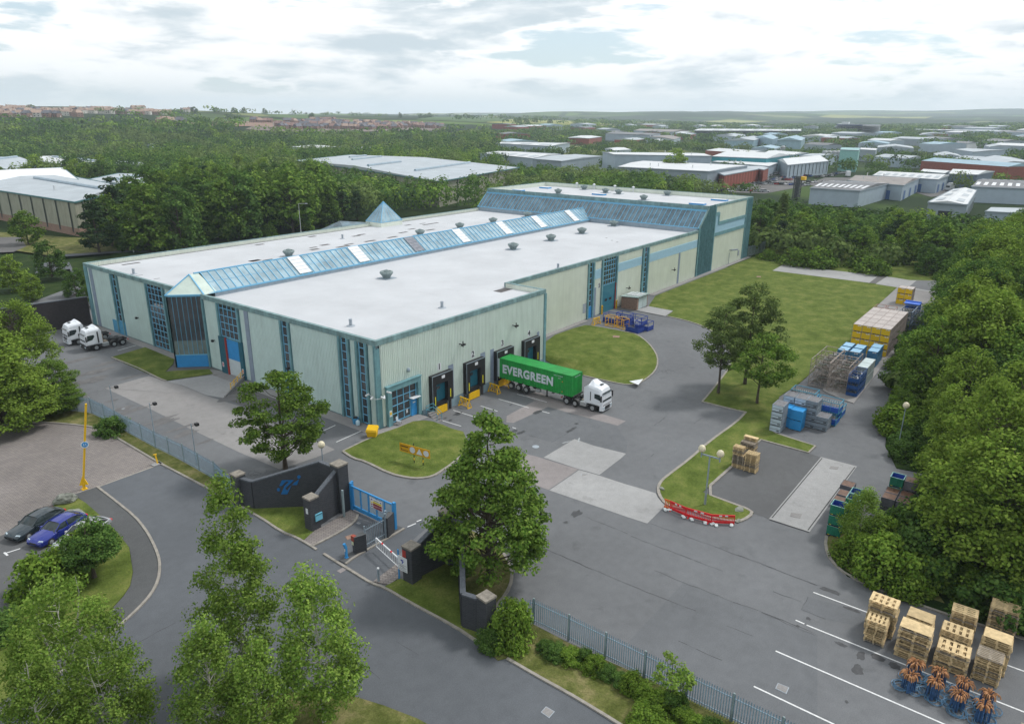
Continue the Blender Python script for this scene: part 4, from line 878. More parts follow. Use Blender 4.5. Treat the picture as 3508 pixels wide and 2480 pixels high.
pb = mb.build('letter_box', [mat('pale_blue_enamel',(.16,.46,.60),.4,.05), m_navy], e1)
def bollard(r, a, b, h, rad, m, label, cap=None, name='bollard'):
    x, y, z = at(r, a, b); mb = MB(); mb.lathe((x,y,.0),[(rad,0),(rad,h-.04),(rad*.8,h)],12); o = mb.build(name, m)
    tag(o, label, 'bollard'); 
    if cap: mb = MB(); mb.lathe((x,y,h-.12),[(rad*1.03,0),(rad*1.03,.1),(rad*.7,.14)],12); mb.build('cap', cap, o)
    return o
m_gpost = mat('grey_green_post', (.22,.28,.29), .5, .15)
bollard('K',1393,882,2.9,.12,m_gpost,'tall grey pipe bollard against the brick wall by the blue gate')
bollard('K',1778,1600,1.35,.10,m_galv,'short grey bollard with a white strip on the kerb corner',m_white)
# blue sliding gate
gt = thing('sliding_gate', 'blue steel sliding gate with mesh infill and a safety sign', 'gate', (-14.72,-15.0,0))
og = (-14.72,-15.0,0)
mb = MB(); mb.box(-14.85,-14.6,-18.1,-17.82,0,2.85); mb.cut(); mb.box(-14.85,-14.6,-12.2,-11.95,0,2.9); mb.cut(); mb.box(-14.55,-14.35,-12.0,-11.8,0,2.9)
mb.build('gate_post', m_blue, gt, og)
mb = MB(); mb.beam((-14.72,-12.2,2.55),(-14.72,-17.85,2.55),.12,.14); mb.beam((-14.72,-12.2,.35),(-14.72,-17.85,.35),.14,.4)
for i in range(6): y = -12.3-5.45*i/5; mb.beam((-14.72,y,.3),(-14.72,y,2.5),.1,.12)
mb.build('gate_frame', m_blue, gt, og)
m_mesh = bpy.data.materials.new('perforated_blue_mesh'); m_mesh.use_nodes = True; nt = m_mesh.node_tree
bs = nt.nodes['Principled BSDF']; bs.inputs['Base Color'].default_value = (.18,.35,.48,1); bs.inputs['Alpha'].default_value = .55
mb = MB(); mb.face([(-14.70,-12.3,.5),(-14.70,-17.75,.5),(-14.70,-17.75,2.5),(-14.70,-12.3,2.5)]); mb.build('mesh_infill', m_mesh, gt, og, fix=False)
sg_ = MB(); y1, y0 = onu('K',1683,680,-14.82)[0], onu('K',1815,745,-14.82)[0]; sg_.box(-14.84,-14.80,y0,y1,1.35,2.35)
sgo = sg_.build('safety_sign', m_white, gt, og); W2 = y1-y0
mb = MB()
def srect(a0, a1, b0, b1, mi): mb.box(-14.85,-14.841,y1-W2*a1,y1-W2*a0,1.35+b0,1.35+b1,mi)
srect(.24,.96,.56,.74,0); srect(.24,.96,.30,.52,1); srect(.24,.96,.04,.24,1)
for b_ in (.44,.36,.18,.10): srect(.3,.9,b_-.012,b_+.012,2)
srect(.3,.85,.62,.67,3); srect(.3,.75,.84,.88,3); srect(.08,.18,.8,.92,4); srect(.84,.94,.8,.92,4)
srect(.07,.18,.52,.64,0); srect(.07,.18,.30,.42,1); srect(.07,.18,.08,.2,4)
mb.build('sign_print', [mat('sign_yellow',(.75,.62,.02),.5,0), mat('sign_maroon',(.28,.02,.05),.5,0), m_white, m_ink, mat('sign_navy',(.03,.05,.3),.5,0)], sgo, og)
# brick piers and grey palisade gate leaf between the lanes
pr = thing('brick_pier', 'low dark brick pier with a red brick end, in front of the palisade gate leaf', 'brick pier', (-19.6,-17.6,0)); o_ = (-19.6,-17.6,0)
x1_, y1_ = at2('K',1495,1280); 
mb = MB(); p0 = at2('K',1495,1285); p1 = at2('K',1632,1245); wall_seg(mb, (p0[0],p0[1]-.1), (p1[0],p1[1]-.02), 1.75, 1.75, .55); mb.build('pier_body', m_dbrick, pr, o_)
mb = MB(); mb.box(p0[0]-.06,p0[0]+.25,p0[1]-.28,p0[1]+.12,1.3,1.78); mb.build('red_brick_end', mat('red_brick',(.28,.06,.04),.8,.2,8.), pr, o_)
mb = MB(); mb.box(p0[0]-.075,p0[0]-.06,p0[1]-.2,p0[1]+.04,.95,1.25); mb.build('notice', mat('notice_cream',(.6,.62,.4),.5,.1), pr, o_)
pr2 = thing('brick_pier', 'low dark brick pier between the palisade gate leaf and the blue gate post', 'brick pier', (-15.6,-17.7,0)); o2_ = (-15.6,-17.7,0)
p2 = at2('K',1868,1110); p3 = at2('K',1945,1040); mb = MB(); wall_seg(mb, (p2[0]-.1,p2[1]-.0), (p3[0]-.15,p3[1]+.05), 2.1, 2.1, .5); mb.build('pier_body', m_dbrick, pr2, o2_)
pg = thing('palisade_gate', 'grey steel palisade gate leaf standing open between two low brick piers', 'gate', (p1[0],p1[1],0)); o3 = (p1[0],p1[1],0)
a_, b_ = (p1[0]-.0,p1[1]-.0), (p2[0]-.1,p2[1]-.0)
def pales(mb, a, b, z0, z1, sp=.17, w=.075, r=None, spike=True):
    dx, dy = b[0]-a[0], b[1]-a[1]; l = math.hypot(dx,dy); n = max(1,int(l/sp)); ux, uy = dx/l, dy/l
    for i in range(n):
        s_ = (i+.5)*l/n; x, y = a[0]+ux*s_, a[1]+uy*s_; h = z1+(r.uniform(-.03,.03) if r else 0)
        mb.add([(x-ux*w/2-uy*.02,y-uy*w/2+ux*.02,z0),(x+ux*w/2-uy*.02,y+uy*w/2+ux*.02,z0),(x+ux*w/2-uy*.02,y+uy*w/2+ux*.02,h-.12),(x-uy*.045,y+ux*.045,h),(x-ux*w/2-uy*.02,y-uy*w/2+ux*.02,h-.12),(x+uy*.01,y-ux*.01,z0),(x+uy*.01,y-ux*.01,h-.1)],
               [(0,1,2,3,4),(0,4,6,5),(1,5,6,2)])
mb = MB(); pales(mb, a_, b_, .15, 2.3, .19); mb.beam((a_[0],a_[1],.5),(b_[0],b_[1],.5),.05,.08); mb.beam((a_[0],a_[1],1.95),(b_[0],b_[1],1.95),.05,.08); mb.build('gate_leaf', m_galv, pg, o3, fix=False)
mb = MB(); mb.tube((a_[0],a_[1],0),(a_[0],a_[1],2.4),.07); mb.cut(); mb.tube((b_[0],b_[1],0),(b_[0],b_[1],2.55),.09); mb.cut(); mb.tube((b_[0]+.3,b_[1]+.25,0),(b_[0]+.3,b_[1]+.25,2.6),.1); mb.build('gate_post', m_galv, pg, o3)
# white barrier arm
ba = at('K',1745,1112,1.35); bb = (fF[0]-.2,fF[1]+.45,1.35)
bt = thing('lane_barrier', 'white lifting barrier arm with a hanging skirt closing the lane', 'barrier', (bb[0],bb[1],0)); ob = (bb[0],bb[1],0)
mb = MB(); mb.beam(ba, bb, .09, .12); mb.build('arm', m_white, bt, ob)
mb = MB(); mb.beam((ba[0],ba[1],.5),(bb[0],bb[1],.5),.05,.06)
for i in range(17): t = i/16; x, y = ba[0]+(bb[0]-ba[0])*t, ba[1]+(bb[1]-ba[1])*t; mb.beam((x,y,.5),(x,y,1.3),.025 if 0 < i < 16 else .07,.025 if 0 < i < 16 else .07)
mb.build('skirt', m_white, bt, ob)
mb = MB()
for t in (.2,.5,.8): x, y = ba[0]+(bb[0]-ba[0])*t, ba[1]+(bb[1]-ba[1])*t; mb.beam((x,y,1.35),(x+(bb[0]-ba[0])*.05,y+(bb[1]-ba[1])*.05,1.35),.1,.13)
mb.build('red_band', m_red, bt, ob)
# white company sign on the front pillar
ws = thing('entrance_sign', 'white entrance board with a dark blue logo on the right front pillar', 'sign', (fF[0]-.6,fF[1],0)); ow = (fF[0]-.6,fF[1],0)
X_ = fF[0]-.62; ya, za = onu('K',1988,1295,X_); yb, zb = onu('K',2098,1500,X_); zt2 = za; zb2 = onu('K',1995,1450,X_)[1]
mb = MB(); mb.box(X_-.03,X_,yb,ya,zb2,zt2); b0 = mb.build('board', m_white, ws, ow)
mb = MB(); mb.box(X_+.01,X_+.09,ya-.05,ya+.06,0,zt2+.45); mb.build('sign_post', m_blue, ws, ow)
mb = MB(); wd = ya-yb; hh = zt2-zb2
def wpoly(pts, mi=0): mb.ext([(X_-.032, ya-wd*a, zt2-hh*b) for a, b in pts], (-.006,0,0), mi)
wpoly([(.33,.20),(.66,.20),(.52,.30),(.60,.32),(.66,.25),(.72,.22),(.69,.30),(.60,.33),(.54,.46),(.42,.46),(.48,.32),(.33,.30)])
for (a0, a1, b) in ((.06,.94,.55),(.25,.7,.64),(.15,.6,.68),(.5,.9,.72),(.22,.82,.80),(.08,.9,.90)): wpoly([(a0,b),(a1,b),(a1,b+.018),(a0,b+.018)], 1)
mb.build('sign_print', [mat('sign_navy',(.03,.05,.3),.5,0), m_ink], b0, ow)
mb = MB(); mb.box(fF[0]-.545,fF[0]-.535,fF[1]+.1,fF[1]+.5,2.35,3.0); mb.build('red_panel', mat('red_panel',(.35,.04,.03),.6,.1), ws, ow)
# blue intercom post
x, y, z = at('K',1420,1340); it = thing('intercom_post', 'blue intercom post with a bent top on the gate island', 'intercom', (x,y,.1)); oi_ = (x,y,.1)
mb = MB(); mb.box(x-.13,x+.13,y-.13,y+.13,.1,.16); mb.beam((x,y,.15),(x,y,1.1),.17,.17); mb.beam((x,y,1.05),(x-.12,y+.05,1.5),.2,.2); mb.build('post', m_blue, it, oi_)
mb = MB(); mb.box(x-.12,x-.10,y-.06,y+.06,.75,1.0); mb.build('label_plate', m_white, it, oi_)
# fences
def fence(label, pts, h, mp, sp=.155, seed=1, name='palisade_fence', z=.08, group=None, w=.075):
    rr = random.Random(seed); o = (pts[0][0], pts[0][1], 0); t = thing(name, label, 'fence', o)
    for i, p in enumerate(pts):
        mb = MB(); mb.beam((p[0],p[1],0),(p[0],p[1],h+.05),.11,.09); mb.build('post', m_gpost, t, o)
        if i < len(pts)-1:
            q = pts[i+1]; mb = MB(); pales(mb, p, q, z, h, sp, w, rr)
            for zz in (z+.3, h-.35): mb.beam((p[0],p[1],zz),(q[0],q[1],zz),.04,.06)
            mb.build('fence_panel', mp, t, o, fix=False)
    return t
m_pale = mat('blue_grey_pale', (.24,.34,.42), .45, .12, 2., metal=.1)
lf = PT(reg('I',(40,225),(180,232),(320,243),(450,255),(560,272),(680,285),(805,303),(922,360),(1024,418),(1130,478),(1247,540),(1362,605),(1482,662),(1612,725),(1745,805),(1885,885)))+[(-20.75,-2.2)]
fence('long palisade fence along the upper verge, from the left trees to the logo wall', lf, 2.25, m_pale, .17)
rf_ = PT(reg('O',(1322,640)))+[(-17.48,-35.63)]+[(-17.4-.0*i,-38.7-3.05*i) for i in range(12)]
fence('blue grey palisade fence along the lower verge, starting at the last brick pillar', rf_, 2.25, m_pale, .165, 2)
ff = [at2('C',2148,1500), (143.5,6.0)]; fA = (142.0,7.0); fB_ = at2('H',430,32)
fence('grey palisade fence at the far end of the warehouse beside the big lawn', [fA]+[(fA[0]+(fB_[0]-fA[0])*i/5, fA[1]+(fB_[1]-fA[1])*i/5) for i in range(1,6)], 3.0, m_galv, .3, 3, w=.2)
# dark wall behind the tractor units
tw = thing('yard_wall', 'tall dark brick wall behind the two white tractor units', 'wall', (0,75,0)); wa = onu('E',0,490,-1)
mb = MB(); wall_seg(mb, (-.3,75.6), (-16,78.2), 5.0, 5.0, .4); mb.build('wall_panel', mat('dark_yard_brick',(.035,.03,.032),.9,.2,3.), tw, (0,75,0)); mb = MB(); mb.beam((-.3,75.6,5.05),(-16,78.2,5.05),.5,.12); mb.build('coping', m_copebrick, tw, (0,75,0))
# lamps
m_globe = mat('lamp_globe', (.62,.56,.40), .3, .15, 6.)
def globe(mb, x, y, z, r=.36): mb.lathe((x,y,z-r),[(r*.35,0),(r*.8,r*.25),(r,r*.8),(r*.95,r*1.2),(r*.7,r*1.7),(r*.3,r*1.95),(.01,r*2)],14)
def globe_lamp(x, y, h, label):
    t = thing('lamp_post', label, 'lamp post', (x,y,0)); o = (x,y,0); mb = MB(); mb.tube((x,y,0),(x,y,1.2),.09,8,0,.08); mb.tube((x,y,1.2),(x,y,h-.3),.06,8,0,.05); mb.build('pole', m_galv, t, o)
    mb = MB(); mb.lathe((x,y,h-.4),[(.1,0),(.2,.06),(.2,.1)],10); mb.build('lamp_collar', m_galv, t, o); mb = MB(); globe(mb, x, y, h); mb.build('globe', m_globe, t, o, smooth=True)
x, y, z = at('K',1138,72,5.3); globe_lamp(x, y, 5.3, 'single globe lamp post behind the logo wall')
x, y, z = at('H',1670,1372,5.5); globe_lamp(x, y, 5.5, 'single globe lamp post at the edge of the right hand trees')
x, y, z = at('M',675,970); t = thing('lamp_post', 'twin globe lamp post on the grass nose behind the red barriers', 'lamp post', (x,y,0)); o = (x,y,0)
mb = MB(); mb.tube((x,y,0),(x,y,1.3),.12,8,0,.11); mb.tube((x,y,1.3),(x,y,5.35),.08,8,0,.07); mb.build('pole', m_galv, t, o)
l1 = onu('M',655,520,x); l2 = onu('M',785,555,x); dy = .95
pL = (x, y+.75, 5.35); pR = (x, y-1.0, 5.35)
mb = MB(); mb.beam((x,y+.85,5.32),(x,y-1.0,5.32),.1,.12)
for yy in (y+.85,y-1.0): mb.beam((x,yy,5.0),(x,yy,5.55),.09,.09)
mb.build('cross_arm', m_galv, t, o)
for yy in (y+.85,y-1.0):
    mb = MB(); globe(mb, x, yy, 5.9); mb.build('globe', m_globe, t, o, smooth=True)
def street_lamp(x, y, h, ang, arm, label, band=True):
    t = thing('street_lamp', label, 'street lamp', (x,y,0)); o = (x,y,0); mb = MB(); mb.tube((x,y,0),(x,y,2.6),.16,8); mb.tube((x,y,2.6),(x,y,h),.10,8,0,.07); mb.beam((x,y,h),(x+arm*math.cos(ang),y+arm*math.sin(ang),h+.1),.1,.1); mb.build('pole', mat('pale_lamp_column',(.5,.52,.5),.5,.1), t, o)
    mb = MB(); ex, ey = x+arm*math.cos(ang), y+arm*math.sin(ang); mb.beam((ex,ey,h+.08),(ex+.8*math.cos(ang),ey+.8*math.sin(ang),h+.08),.3,.14); mb.build('lamp_head', m_white, t, o)
    if band: mb = MB(); mb.lathe((x,y,3.6),[(.2,0),(.2,.9)],8); mb.build('orange_band', mat('orange_band',(.6,.25,.03),.5,0), t, o)
x, y, z = at('W',300,566); street_lamp(x, y, 10.6, R(-60), 1.2, 'tall street lamp with an orange band on the grass left of the warehouse')
x, y, z = at('B',415,1016,10.8); street_lamp(x, y, 10.8, R(-60), 2.0, 'street lamp in front of the dark trees behind the warehouse parapet', False)
for i, ((a, b), (fx, fy)) in enumerate((((595,-8),(.5,-.2)),((956,52),(.6,-.2)),((1305,205),(.6,.2)),((1668,385),(.6,.1)))):
    u = -18.7; yy, zz = onu('I', a, b, u); t = thing('floodlight_pole', ['thin floodlight pole among the leaves at the left end of the fence','thin floodlight pole behind the fence, above the round shrub','thin floodlight pole behind the middle of the upper fence','thin floodlight pole behind the upper fence, nearest the logo wall'][i], 'light pole', (u,yy,0), 0)
    o = (u,yy,0); mb = MB(); mb.tube((u,yy,0),(u,yy,zz),.05,6); mb.build('pole', m_galv, t, o); mb = MB(); mb.beam((u,yy,zz-.3),(u+fx,yy+fy,zz-.35),.05,.05); mb.box(u+fx-.1,u+fx+.25,yy+fy-.2,yy+fy+.2,zz-.5,zz-.2); mb.build('floodlight', m_black, t, o)
# yellow height barrier
x, y, z = at('I',738,957); t = thing('height_barrier', 'yellow barrier arm raised upright with a round blue sign', 'barrier', (x,y,0)); o = (x,y,0); top = at('I',751,212,9.4)
mb = MB(); mb.box(x-.25,x+.25,y-.25,y+.25,0,.08); mb.beam((x,y,.05),(x,y,.6),.22,.22); mb.build('base', m_yellow, t, o)
mb = MB(); mb.add([(x-.35,y+.15,.5),(x+.3,y-.35,.5),(x+.02,y-.08,1.5),(x-.27,y+.25,.5),(x+.38,y-.25,.5),(x+.1,y+.02,1.5)],[(0,1,2),(5,4,3),(0,2,5,3),(1,4,5,2),(0,3,4,1)]); mb.build('counterweight', m_yellow, t, o)
mb = MB(); mb.beam((x,y,.6),top,.15,.15); mb.build('arm', m_yellow, t, o)
f_ = .505; sx_, sy_, sz_ = [ (x,y,.6)[i]+(top[i]-(x,y,.6)[i])*f_ for i in range(3)]
vd = np.array([CAM[0]-sx_, CAM[1]-sy_]); vd /= np.linalg.norm(vd)
def disc(c, r, off, m, parent, name, n=20, o=None, th=.03):
    cx_, cy_ = c[0]+vd[0]*off, c[1]+vd[1]*off; pts = [(cx_-vd[1]*r*math.cos(2*math.pi*i/n), cy_+vd[0]*r*math.cos(2*math.pi*i/n), c[2]+r*math.sin(2*math.pi*i/n)) for i in range(n)]
    mb = MB(); mb.ext(pts, (vd[0]*th, vd[1]*th, 0)); return mb.build(name, m, parent, o)
d1 = disc((sx_,sy_,sz_), .36, .1, m_white, t, 'round_sign', o=o); disc((sx_,sy_,sz_), .27, .132, m_blue, d1, 'sign_face', o=o, th=.01)
mb = MB()
for k in (-.09,.09): mb.beam((sx_+vd[0]*.15-vd[1]*k, sy_+vd[1]*.15+vd[0]*k, sz_-.12),(sx_+vd[0]*.15-vd[1]*k, sy_+vd[1]*.15+vd[0]*k, sz_+.12),.07,.03)
mb.build('arrow', m_white, d1, o)
x, y, z = at('I',1378,740); mb = MB(); mb.box(x-.6,x+.4,y-.35,y+.35,0,.12,1); mb.beam((x,y,.1),(x-.05,y+.1,1.2),.12,.12,0); mb.beam((x-.25,y+.1,1.2),(x+.1,y+.1,1.15),.1,.1,0)
tag(mb.build('barrier_rest', [m_yellow, m_conc2]), 'short yellow rest post in a concrete foot at the paving corner', 'post')
# grit bin, direction sign
x, y, z = at('F',705,1262); t = thing('grit_bin', 'yellow grit bin with a sloping lid at the lawn corner', 'grit bin', (x,y,.05), R(-60))
mb = MB(); mb.add([(-.5,-.4,0),(.5,-.4,0),(.5,.4,0),(-.5,.4,0),(-.62,-.5,.75),(.62,-.5,.75),(.62,.5,1.0),(-.62,.5,1.0)],[(3,2,1,0),(4,5,6,7),(0,1,5,4),(1,2,6,5),(2,3,7,6),(3,0,4,7)]); mb.build('bin_body', m_yellow, t)
mb = MB(); mb.add([(-.68,-.56,.72),(.68,-.56,.72),(.68,.54,1.0),(-.68,.54,1.0),(-.6,-.45,.95),(.6,-.45,.95),(.6,.45,1.25),(-.6,.45,1.25)],[(3,2,1,0),(4,5,6,7),(0,1,5,4),(1,2,6,5),(2,3,7,6),(3,0,4,7)]); mb.build('lid', m_yellow, t)
pA = at('L',432,600,.1); pB = at('L',510,622,.1); t = thing('direction_sign', 'wide orange direction sign with two white circles and a triangle, on the front lawn', 'sign', pA); o = pA
dv = np.array([pB[0]-pA[0], pB[1]-pA[1]]); dl = np.linalg.norm(dv); dv /= dl; nvv = np.array([dv[1], -dv[0]]); 
if nvv@(CAM[:2]-np.array(pA[:2])) < 0: nvv = -nvv
def sp(a, h, off=0.): return (pA[0]+dv[0]*a+nvv[0]*off, pA[1]+dv[1]*a+nvv[1]*off, h)
mb = MB(); mb.tube(sp(0,.1),sp(0,2.45),.045,8,0); mb.cut(); mb.tube(sp(dl,.1),sp(dl,2.1),.045,8,0); mb.build('sign_post', m_black, t, o)
mb = MB()
for q in (0, dl): mb.tube(sp(q,.45),sp(q,.75),.05,8)
mb.build('yellow_band', m_yellow, t, o)
x0_, x1_, z0_, z1_ = -1.85, dl+1.0, 1.15, 2.15
mb = MB(); mb.ext([sp(x0_,z0_,.06),sp(x1_,z0_,.06),sp(x1_,z1_,.06),sp(x0_,z1_,.06)], (nvv[0]*.04,nvv[1]*.04,0)); bd = mb.build('board', mat('sign_orange',(.62,.33,.01),.5,.03), t, o)
mb = MB(); wS = x1_-x0_
for cxx in (.43,.88): mb.ext([sp(x0_+wS*cxx+.36*math.cos(i*math.pi/10), 1.65+.36*math.sin(i*math.pi/10), .11) for i in range(20)], (nvv[0]*.01,nvv[1]*.01,0)); mb.cut()
mb.ext([sp(x0_+wS*.66-.42,1.3,.11),sp(x0_+wS*.66+.42,1.3,.11),sp(x0_+wS*.66,2.02,.11)], (nvv[0]*.01,nvv[1]*.01,0)); mb.build('white_symbol', m_white, bd, o)
mb = MB(); mb.ext([sp(x0_+.18,1.35,.11),sp(x0_+1.15,1.35,.11),sp(x0_+1.15,1.41,.11),sp(x0_+.24,1.41,.11),sp(x0_+.24,1.62,.11),sp(x0_+.18,1.62,.11)], (nvv[0]*.01,nvv[1]*.01,0))
for q in range(8): mb.ext([sp(x0_+.15+q*.13,1.78,.11),sp(x0_+.25+q*.13,1.78,.11),sp(x0_+.25+q*.13,1.9,.11),sp(x0_+.15+q*.13,1.9,.11)], (nvv[0]*.01,nvv[1]*.01,0))
mb.build('sign_lettering', m_ink, bd, o)
# steps, rail and chair beside the office door
t = thing('handrail', 'teal tubular handrail stepping down from the office path to the dock yard', 'handrail', (7.6,-1.2,0)); o = (7.6,-1.2,0); m_rail = mat('teal_rail',(.08,.28,.36),.4,.1)
mb = MB(); 
for (a, b) in (((7.0,-1.0,1.0),(7.0,-1.0,-.0)),((8.3,-1.0,1.0),(8.3,-1.0,-1.2)),((7.6,-2.3,.9),(7.6,-2.3,-.9)),((8.4,-2.4,.0),(8.4,-2.4,-1.2))): mb.tube(a, b, .035)
for z_ in (1.0,.5): mb.tube((7.0,-1.0,z_),(8.3,-1.0,z_),.035); mb.tube((8.3,-1.0,z_),(8.4,-2.4,z_-1.0),.035); mb.tube((7.0,-1.0,z_),(7.6,-2.3,z_-.1),.035)
mb.build('rail', m_rail, t, o)
mb = MB()
for k in range(5): mb.box(7.25+.0,8.4,-1.3-.3*k,-1.0-.3*k+.0,-1.25,-.05-.22*k)
structure(mb.build('steps', m_conc))
x, y, z = onv('F',935,1100,-.9)[0], -.9, 0; t = thing('chair', 'light grey chair on the path under the office window', 'chair', (x,y,.05), R(20))
mb = MB(); mb.box(-.25,.25,-.25,.25,.42,.47); mb.build('seat', m_grey, t); mb = MB(); mb.add([(-.25,.22,.5),(.25,.22,.5),(.25,.3,1.0),(-.25,.3,1.0),(-.25,.25,.5),(.25,.25,.5),(.25,.33,1.0),(-.25,.33,1.0)],[(0,1,2,3),(7,6,5,4),(3,2,6,7),(0,3,7,4),(1,5,6,2)]); mb.build('backrest', mat('pale_grey_plastic',(.45,.52,.58),.4,.05), t)
for sx_2 in (-.22,.22):
    for sy_2 in (-.22,.22): mb = MB(); mb.tube((sx_2,sy_2,0),(sx_2*.9,sy_2*.9,.45),.018); mb.build('leg', m_black, t)
x, y = -.75, 3.55; t = thing('drinks_bin', 'small blue tub with dark contents against the teal column', 'tub', (x,y,.05)); mb = MB(); mb.lathe((0,0,0),[(.35,0),(.42,.75),(.36,.75),(.32,.1)],12); mb.build('tub_body', mat('tub_blue',(.05,.25,.45),.4,.1), t); mb = MB(); mb.lathe((0,0,.5),[(.33,0),(.25,.35),(.05,.45)],8); mb.build('contents', m_black, t)
x, y = -.95, 2.9; mb = MB(); mb.lathe((x,y,.05),[(.25,0),(.27,.1),(.27,.5),(.2,.6),(.12,.62),(.12,.68)],12); tag(mb.build('water_drum', mat('drum_pale_blue',(.45,.62,.70),.4,.05), smooth=True), 'pale blue plastic drum on the path at the corner', 'drum')
# yellow trestles that guard the docks
def trestle():
    t = thing('yellow_trestle', 'yellow steel trestle', 'trestle', (0,0,0)); mb = MB()
    for x in (-.9,.9):
        mb.beam((x,-.35,.02),(x*.85,0,1.15),.1,.1); mb.beam((x,.35,.02),(x*.85,0,1.15),.1,.1); mb.beam((x,-.4,.05),(x,.4,.05),.12,.1)
    mb.build('end_frame', m_yellow, t); mb = MB(); mb.beam((-.95,0,1.2),(.95,0,1.2),.14,.14); mb.build('top_beam', m_yellow, t)
    mb = MB()
    for x in (-.45,-.15,.15,.45): mb.beam((x*.5,-.0,1.15),(x*1.3,.0,.1),.07,.07)
    mb.beam((-.9,0,.12),(.9,0,.12),.07,.07); mb.build('brace', m_yellow, t); return t
tr0 = trestle()
for i, (r_, a, b, rz, lb) in enumerate((('F',1508,1005,R(85),'yellow steel trestle standing between docks 1 and 2'),('F',1765,880,R(85),'yellow steel trestle standing between dock 2 and the green container'),('F',1800,800,R(80),'yellow steel trestle tucked behind the trailer wheels at dock 3'),('P7',300,560,R(-8),'yellow steel trestle on the kerb left of the yellow and blue stillages'))):
    x, y, z = atg(r_, a, b)
    if i < 3: x += .1; y = min(y, -1.0)
    if i == 0: tr0.location = (x,y,z); tr0.rotation_euler.z = rz; tr0['label'] = lb; tr0['group'] = 'yellow trestles'
    else: copy_tree(tr0, (x,y,gz(x,y)), rz, lb)
# brick bin store
t = thing('bin_store', 'small brick store with a rusty sheet roof beside door five', 'shed', (70.6,2.9,0)); o = (70.6,2.9,0)
mb = MB(); mb.box(70.6,70.9,2.9,6.4,0,2.4); mb.box(70.9,75.0,6.15,6.4,0,2.4); mb.box(74.8,75.0,2.9,6.15,0,2.4); mb.box(70.9,71.2,2.9,3.1,0,2.4); mb.build('wall', m_brick, t, o)
mb = MB(); mb.box(71.2,72.95,2.92,3.02,.15,2.3); mb.cut(); mb.box(73.05,74.8,2.92,3.02,.15,2.3); mb.build('door', mat('pale_grey_door',(.42,.50,.50),.5,.1), t, o)
mb = MB(); mb.add([(70.4,2.6,2.75),(75.2,2.6,2.75),(75.2,6.7,2.45),(70.4,6.7,2.45),(70.4,2.6,2.6),(75.2,2.6,2.6),(75.2,6.7,2.3),(70.4,6.7,2.3)],[(0,1,2,3),(7,6,5,4),(0,4,5,1),(1,5,6,2),(2,6,7,3),(3,7,4,0)]); rf = mb.build('roof', mat('sheet_roof_green',(.30,.38,.36),.6,.3,1.5), t, o)
mb = MB(); rr = random.Random(4)
for i in range(9):
    y = 3.0+i*.35; mb.beam((71.0+rr.uniform(0,.6),y,2.83-.02*i),(74.5+rr.uniform(-.6,.3),y+rr.uniform(-.3,.3),2.86-.02*i),.16,.05)
mb.build('loose_sheet', m_white, rf, o)
# ramp side wall and yellow rail
a_, b_ = at2('E',1455,1300), at2('E',1632,1150); t = thing('ramp_rail', 'yellow rail on the low wall beside the roller door ramp', 'handrail', (b_[0],b_[1],0)); o = (b_[0],b_[1],0)
mb = MB(); wall_seg(mb, a_, b_, .15, .75, .2); mb.build('ramp_wall', m_conc, t, o); mb = MB()
for i in range(5): f = .3+.17*i; x, y = a_[0]+(b_[0]-a_[0])*f, a_[1]+(b_[1]-a_[1])*f; mb.tube((x,y,.1),(x,y,1.1+.5*f),.05)
for zz in (.95,.55): mb.tube((a_[0]+(b_[0]-a_[0])*.3,a_[1]+(b_[1]-a_[1])*.3,zz+.1),(b_[0],b_[1],zz+.6),.04)
mb.build('rail', m_yellow, t, o)
# boulders
def rock(x, y, z, rx, ry, rz, seed, label, ang=0.):
    import mathutils
    bm = bmesh.new(); bmesh.ops.create_icosphere(bm, subdivisions=3, radius=1); 
    for v in bm.verts:
        n = mathutils.noise.noise(v.co*1.3+Vector((seed*5,0,0)))*.35+mathutils.noise.noise(v.co*3.5+Vector((seed,9,0)))*.14
        v.co *= 1+n; v.co = Vector((v.co.x*rx, v.co.y*ry, max(v.co.z,-.5)*rz))
    me = bpy.data.meshes.new('boulder'); bm.to_mesh(me); bm.free(); me.materials.append(mat('mossy_rock',(.20,.21,.18),.95,.35,1.8,bump=.8,fine=.25)); o = bpy.data.objects.new('boulder', me); C.objects.link(o); o.location = (x,y,z); o.rotation_euler.z = ang
    return tag(o, label, 'boulder')
x, y, z = at('I',570,1055,.3); rock(x,y,.45,.95,.55,.55,1,'flat grey boulder at the tip of the grass island',R(-30)); x, y, z = at('I',650,1190,.3); rock(x,y,.4,.95,.6,.6,2,'rounded grey boulder beside the parked cars',R(-60))
x, y, z = at('M',975,1015); rock(x,y,.08,.55,.4,.16,3,'flat broken slab at the end of the grass nose'); x, y, z = at('M',300,835); rock(x,y,.12,.35,.2,.14,4,'loose broken kerb stone at the corner of the grass nose',R(70)); x, y, z = at('M',965,1112); rock(x,y,.06,.4,.2,.12,5,'loose kerb piece right of the red barriers')
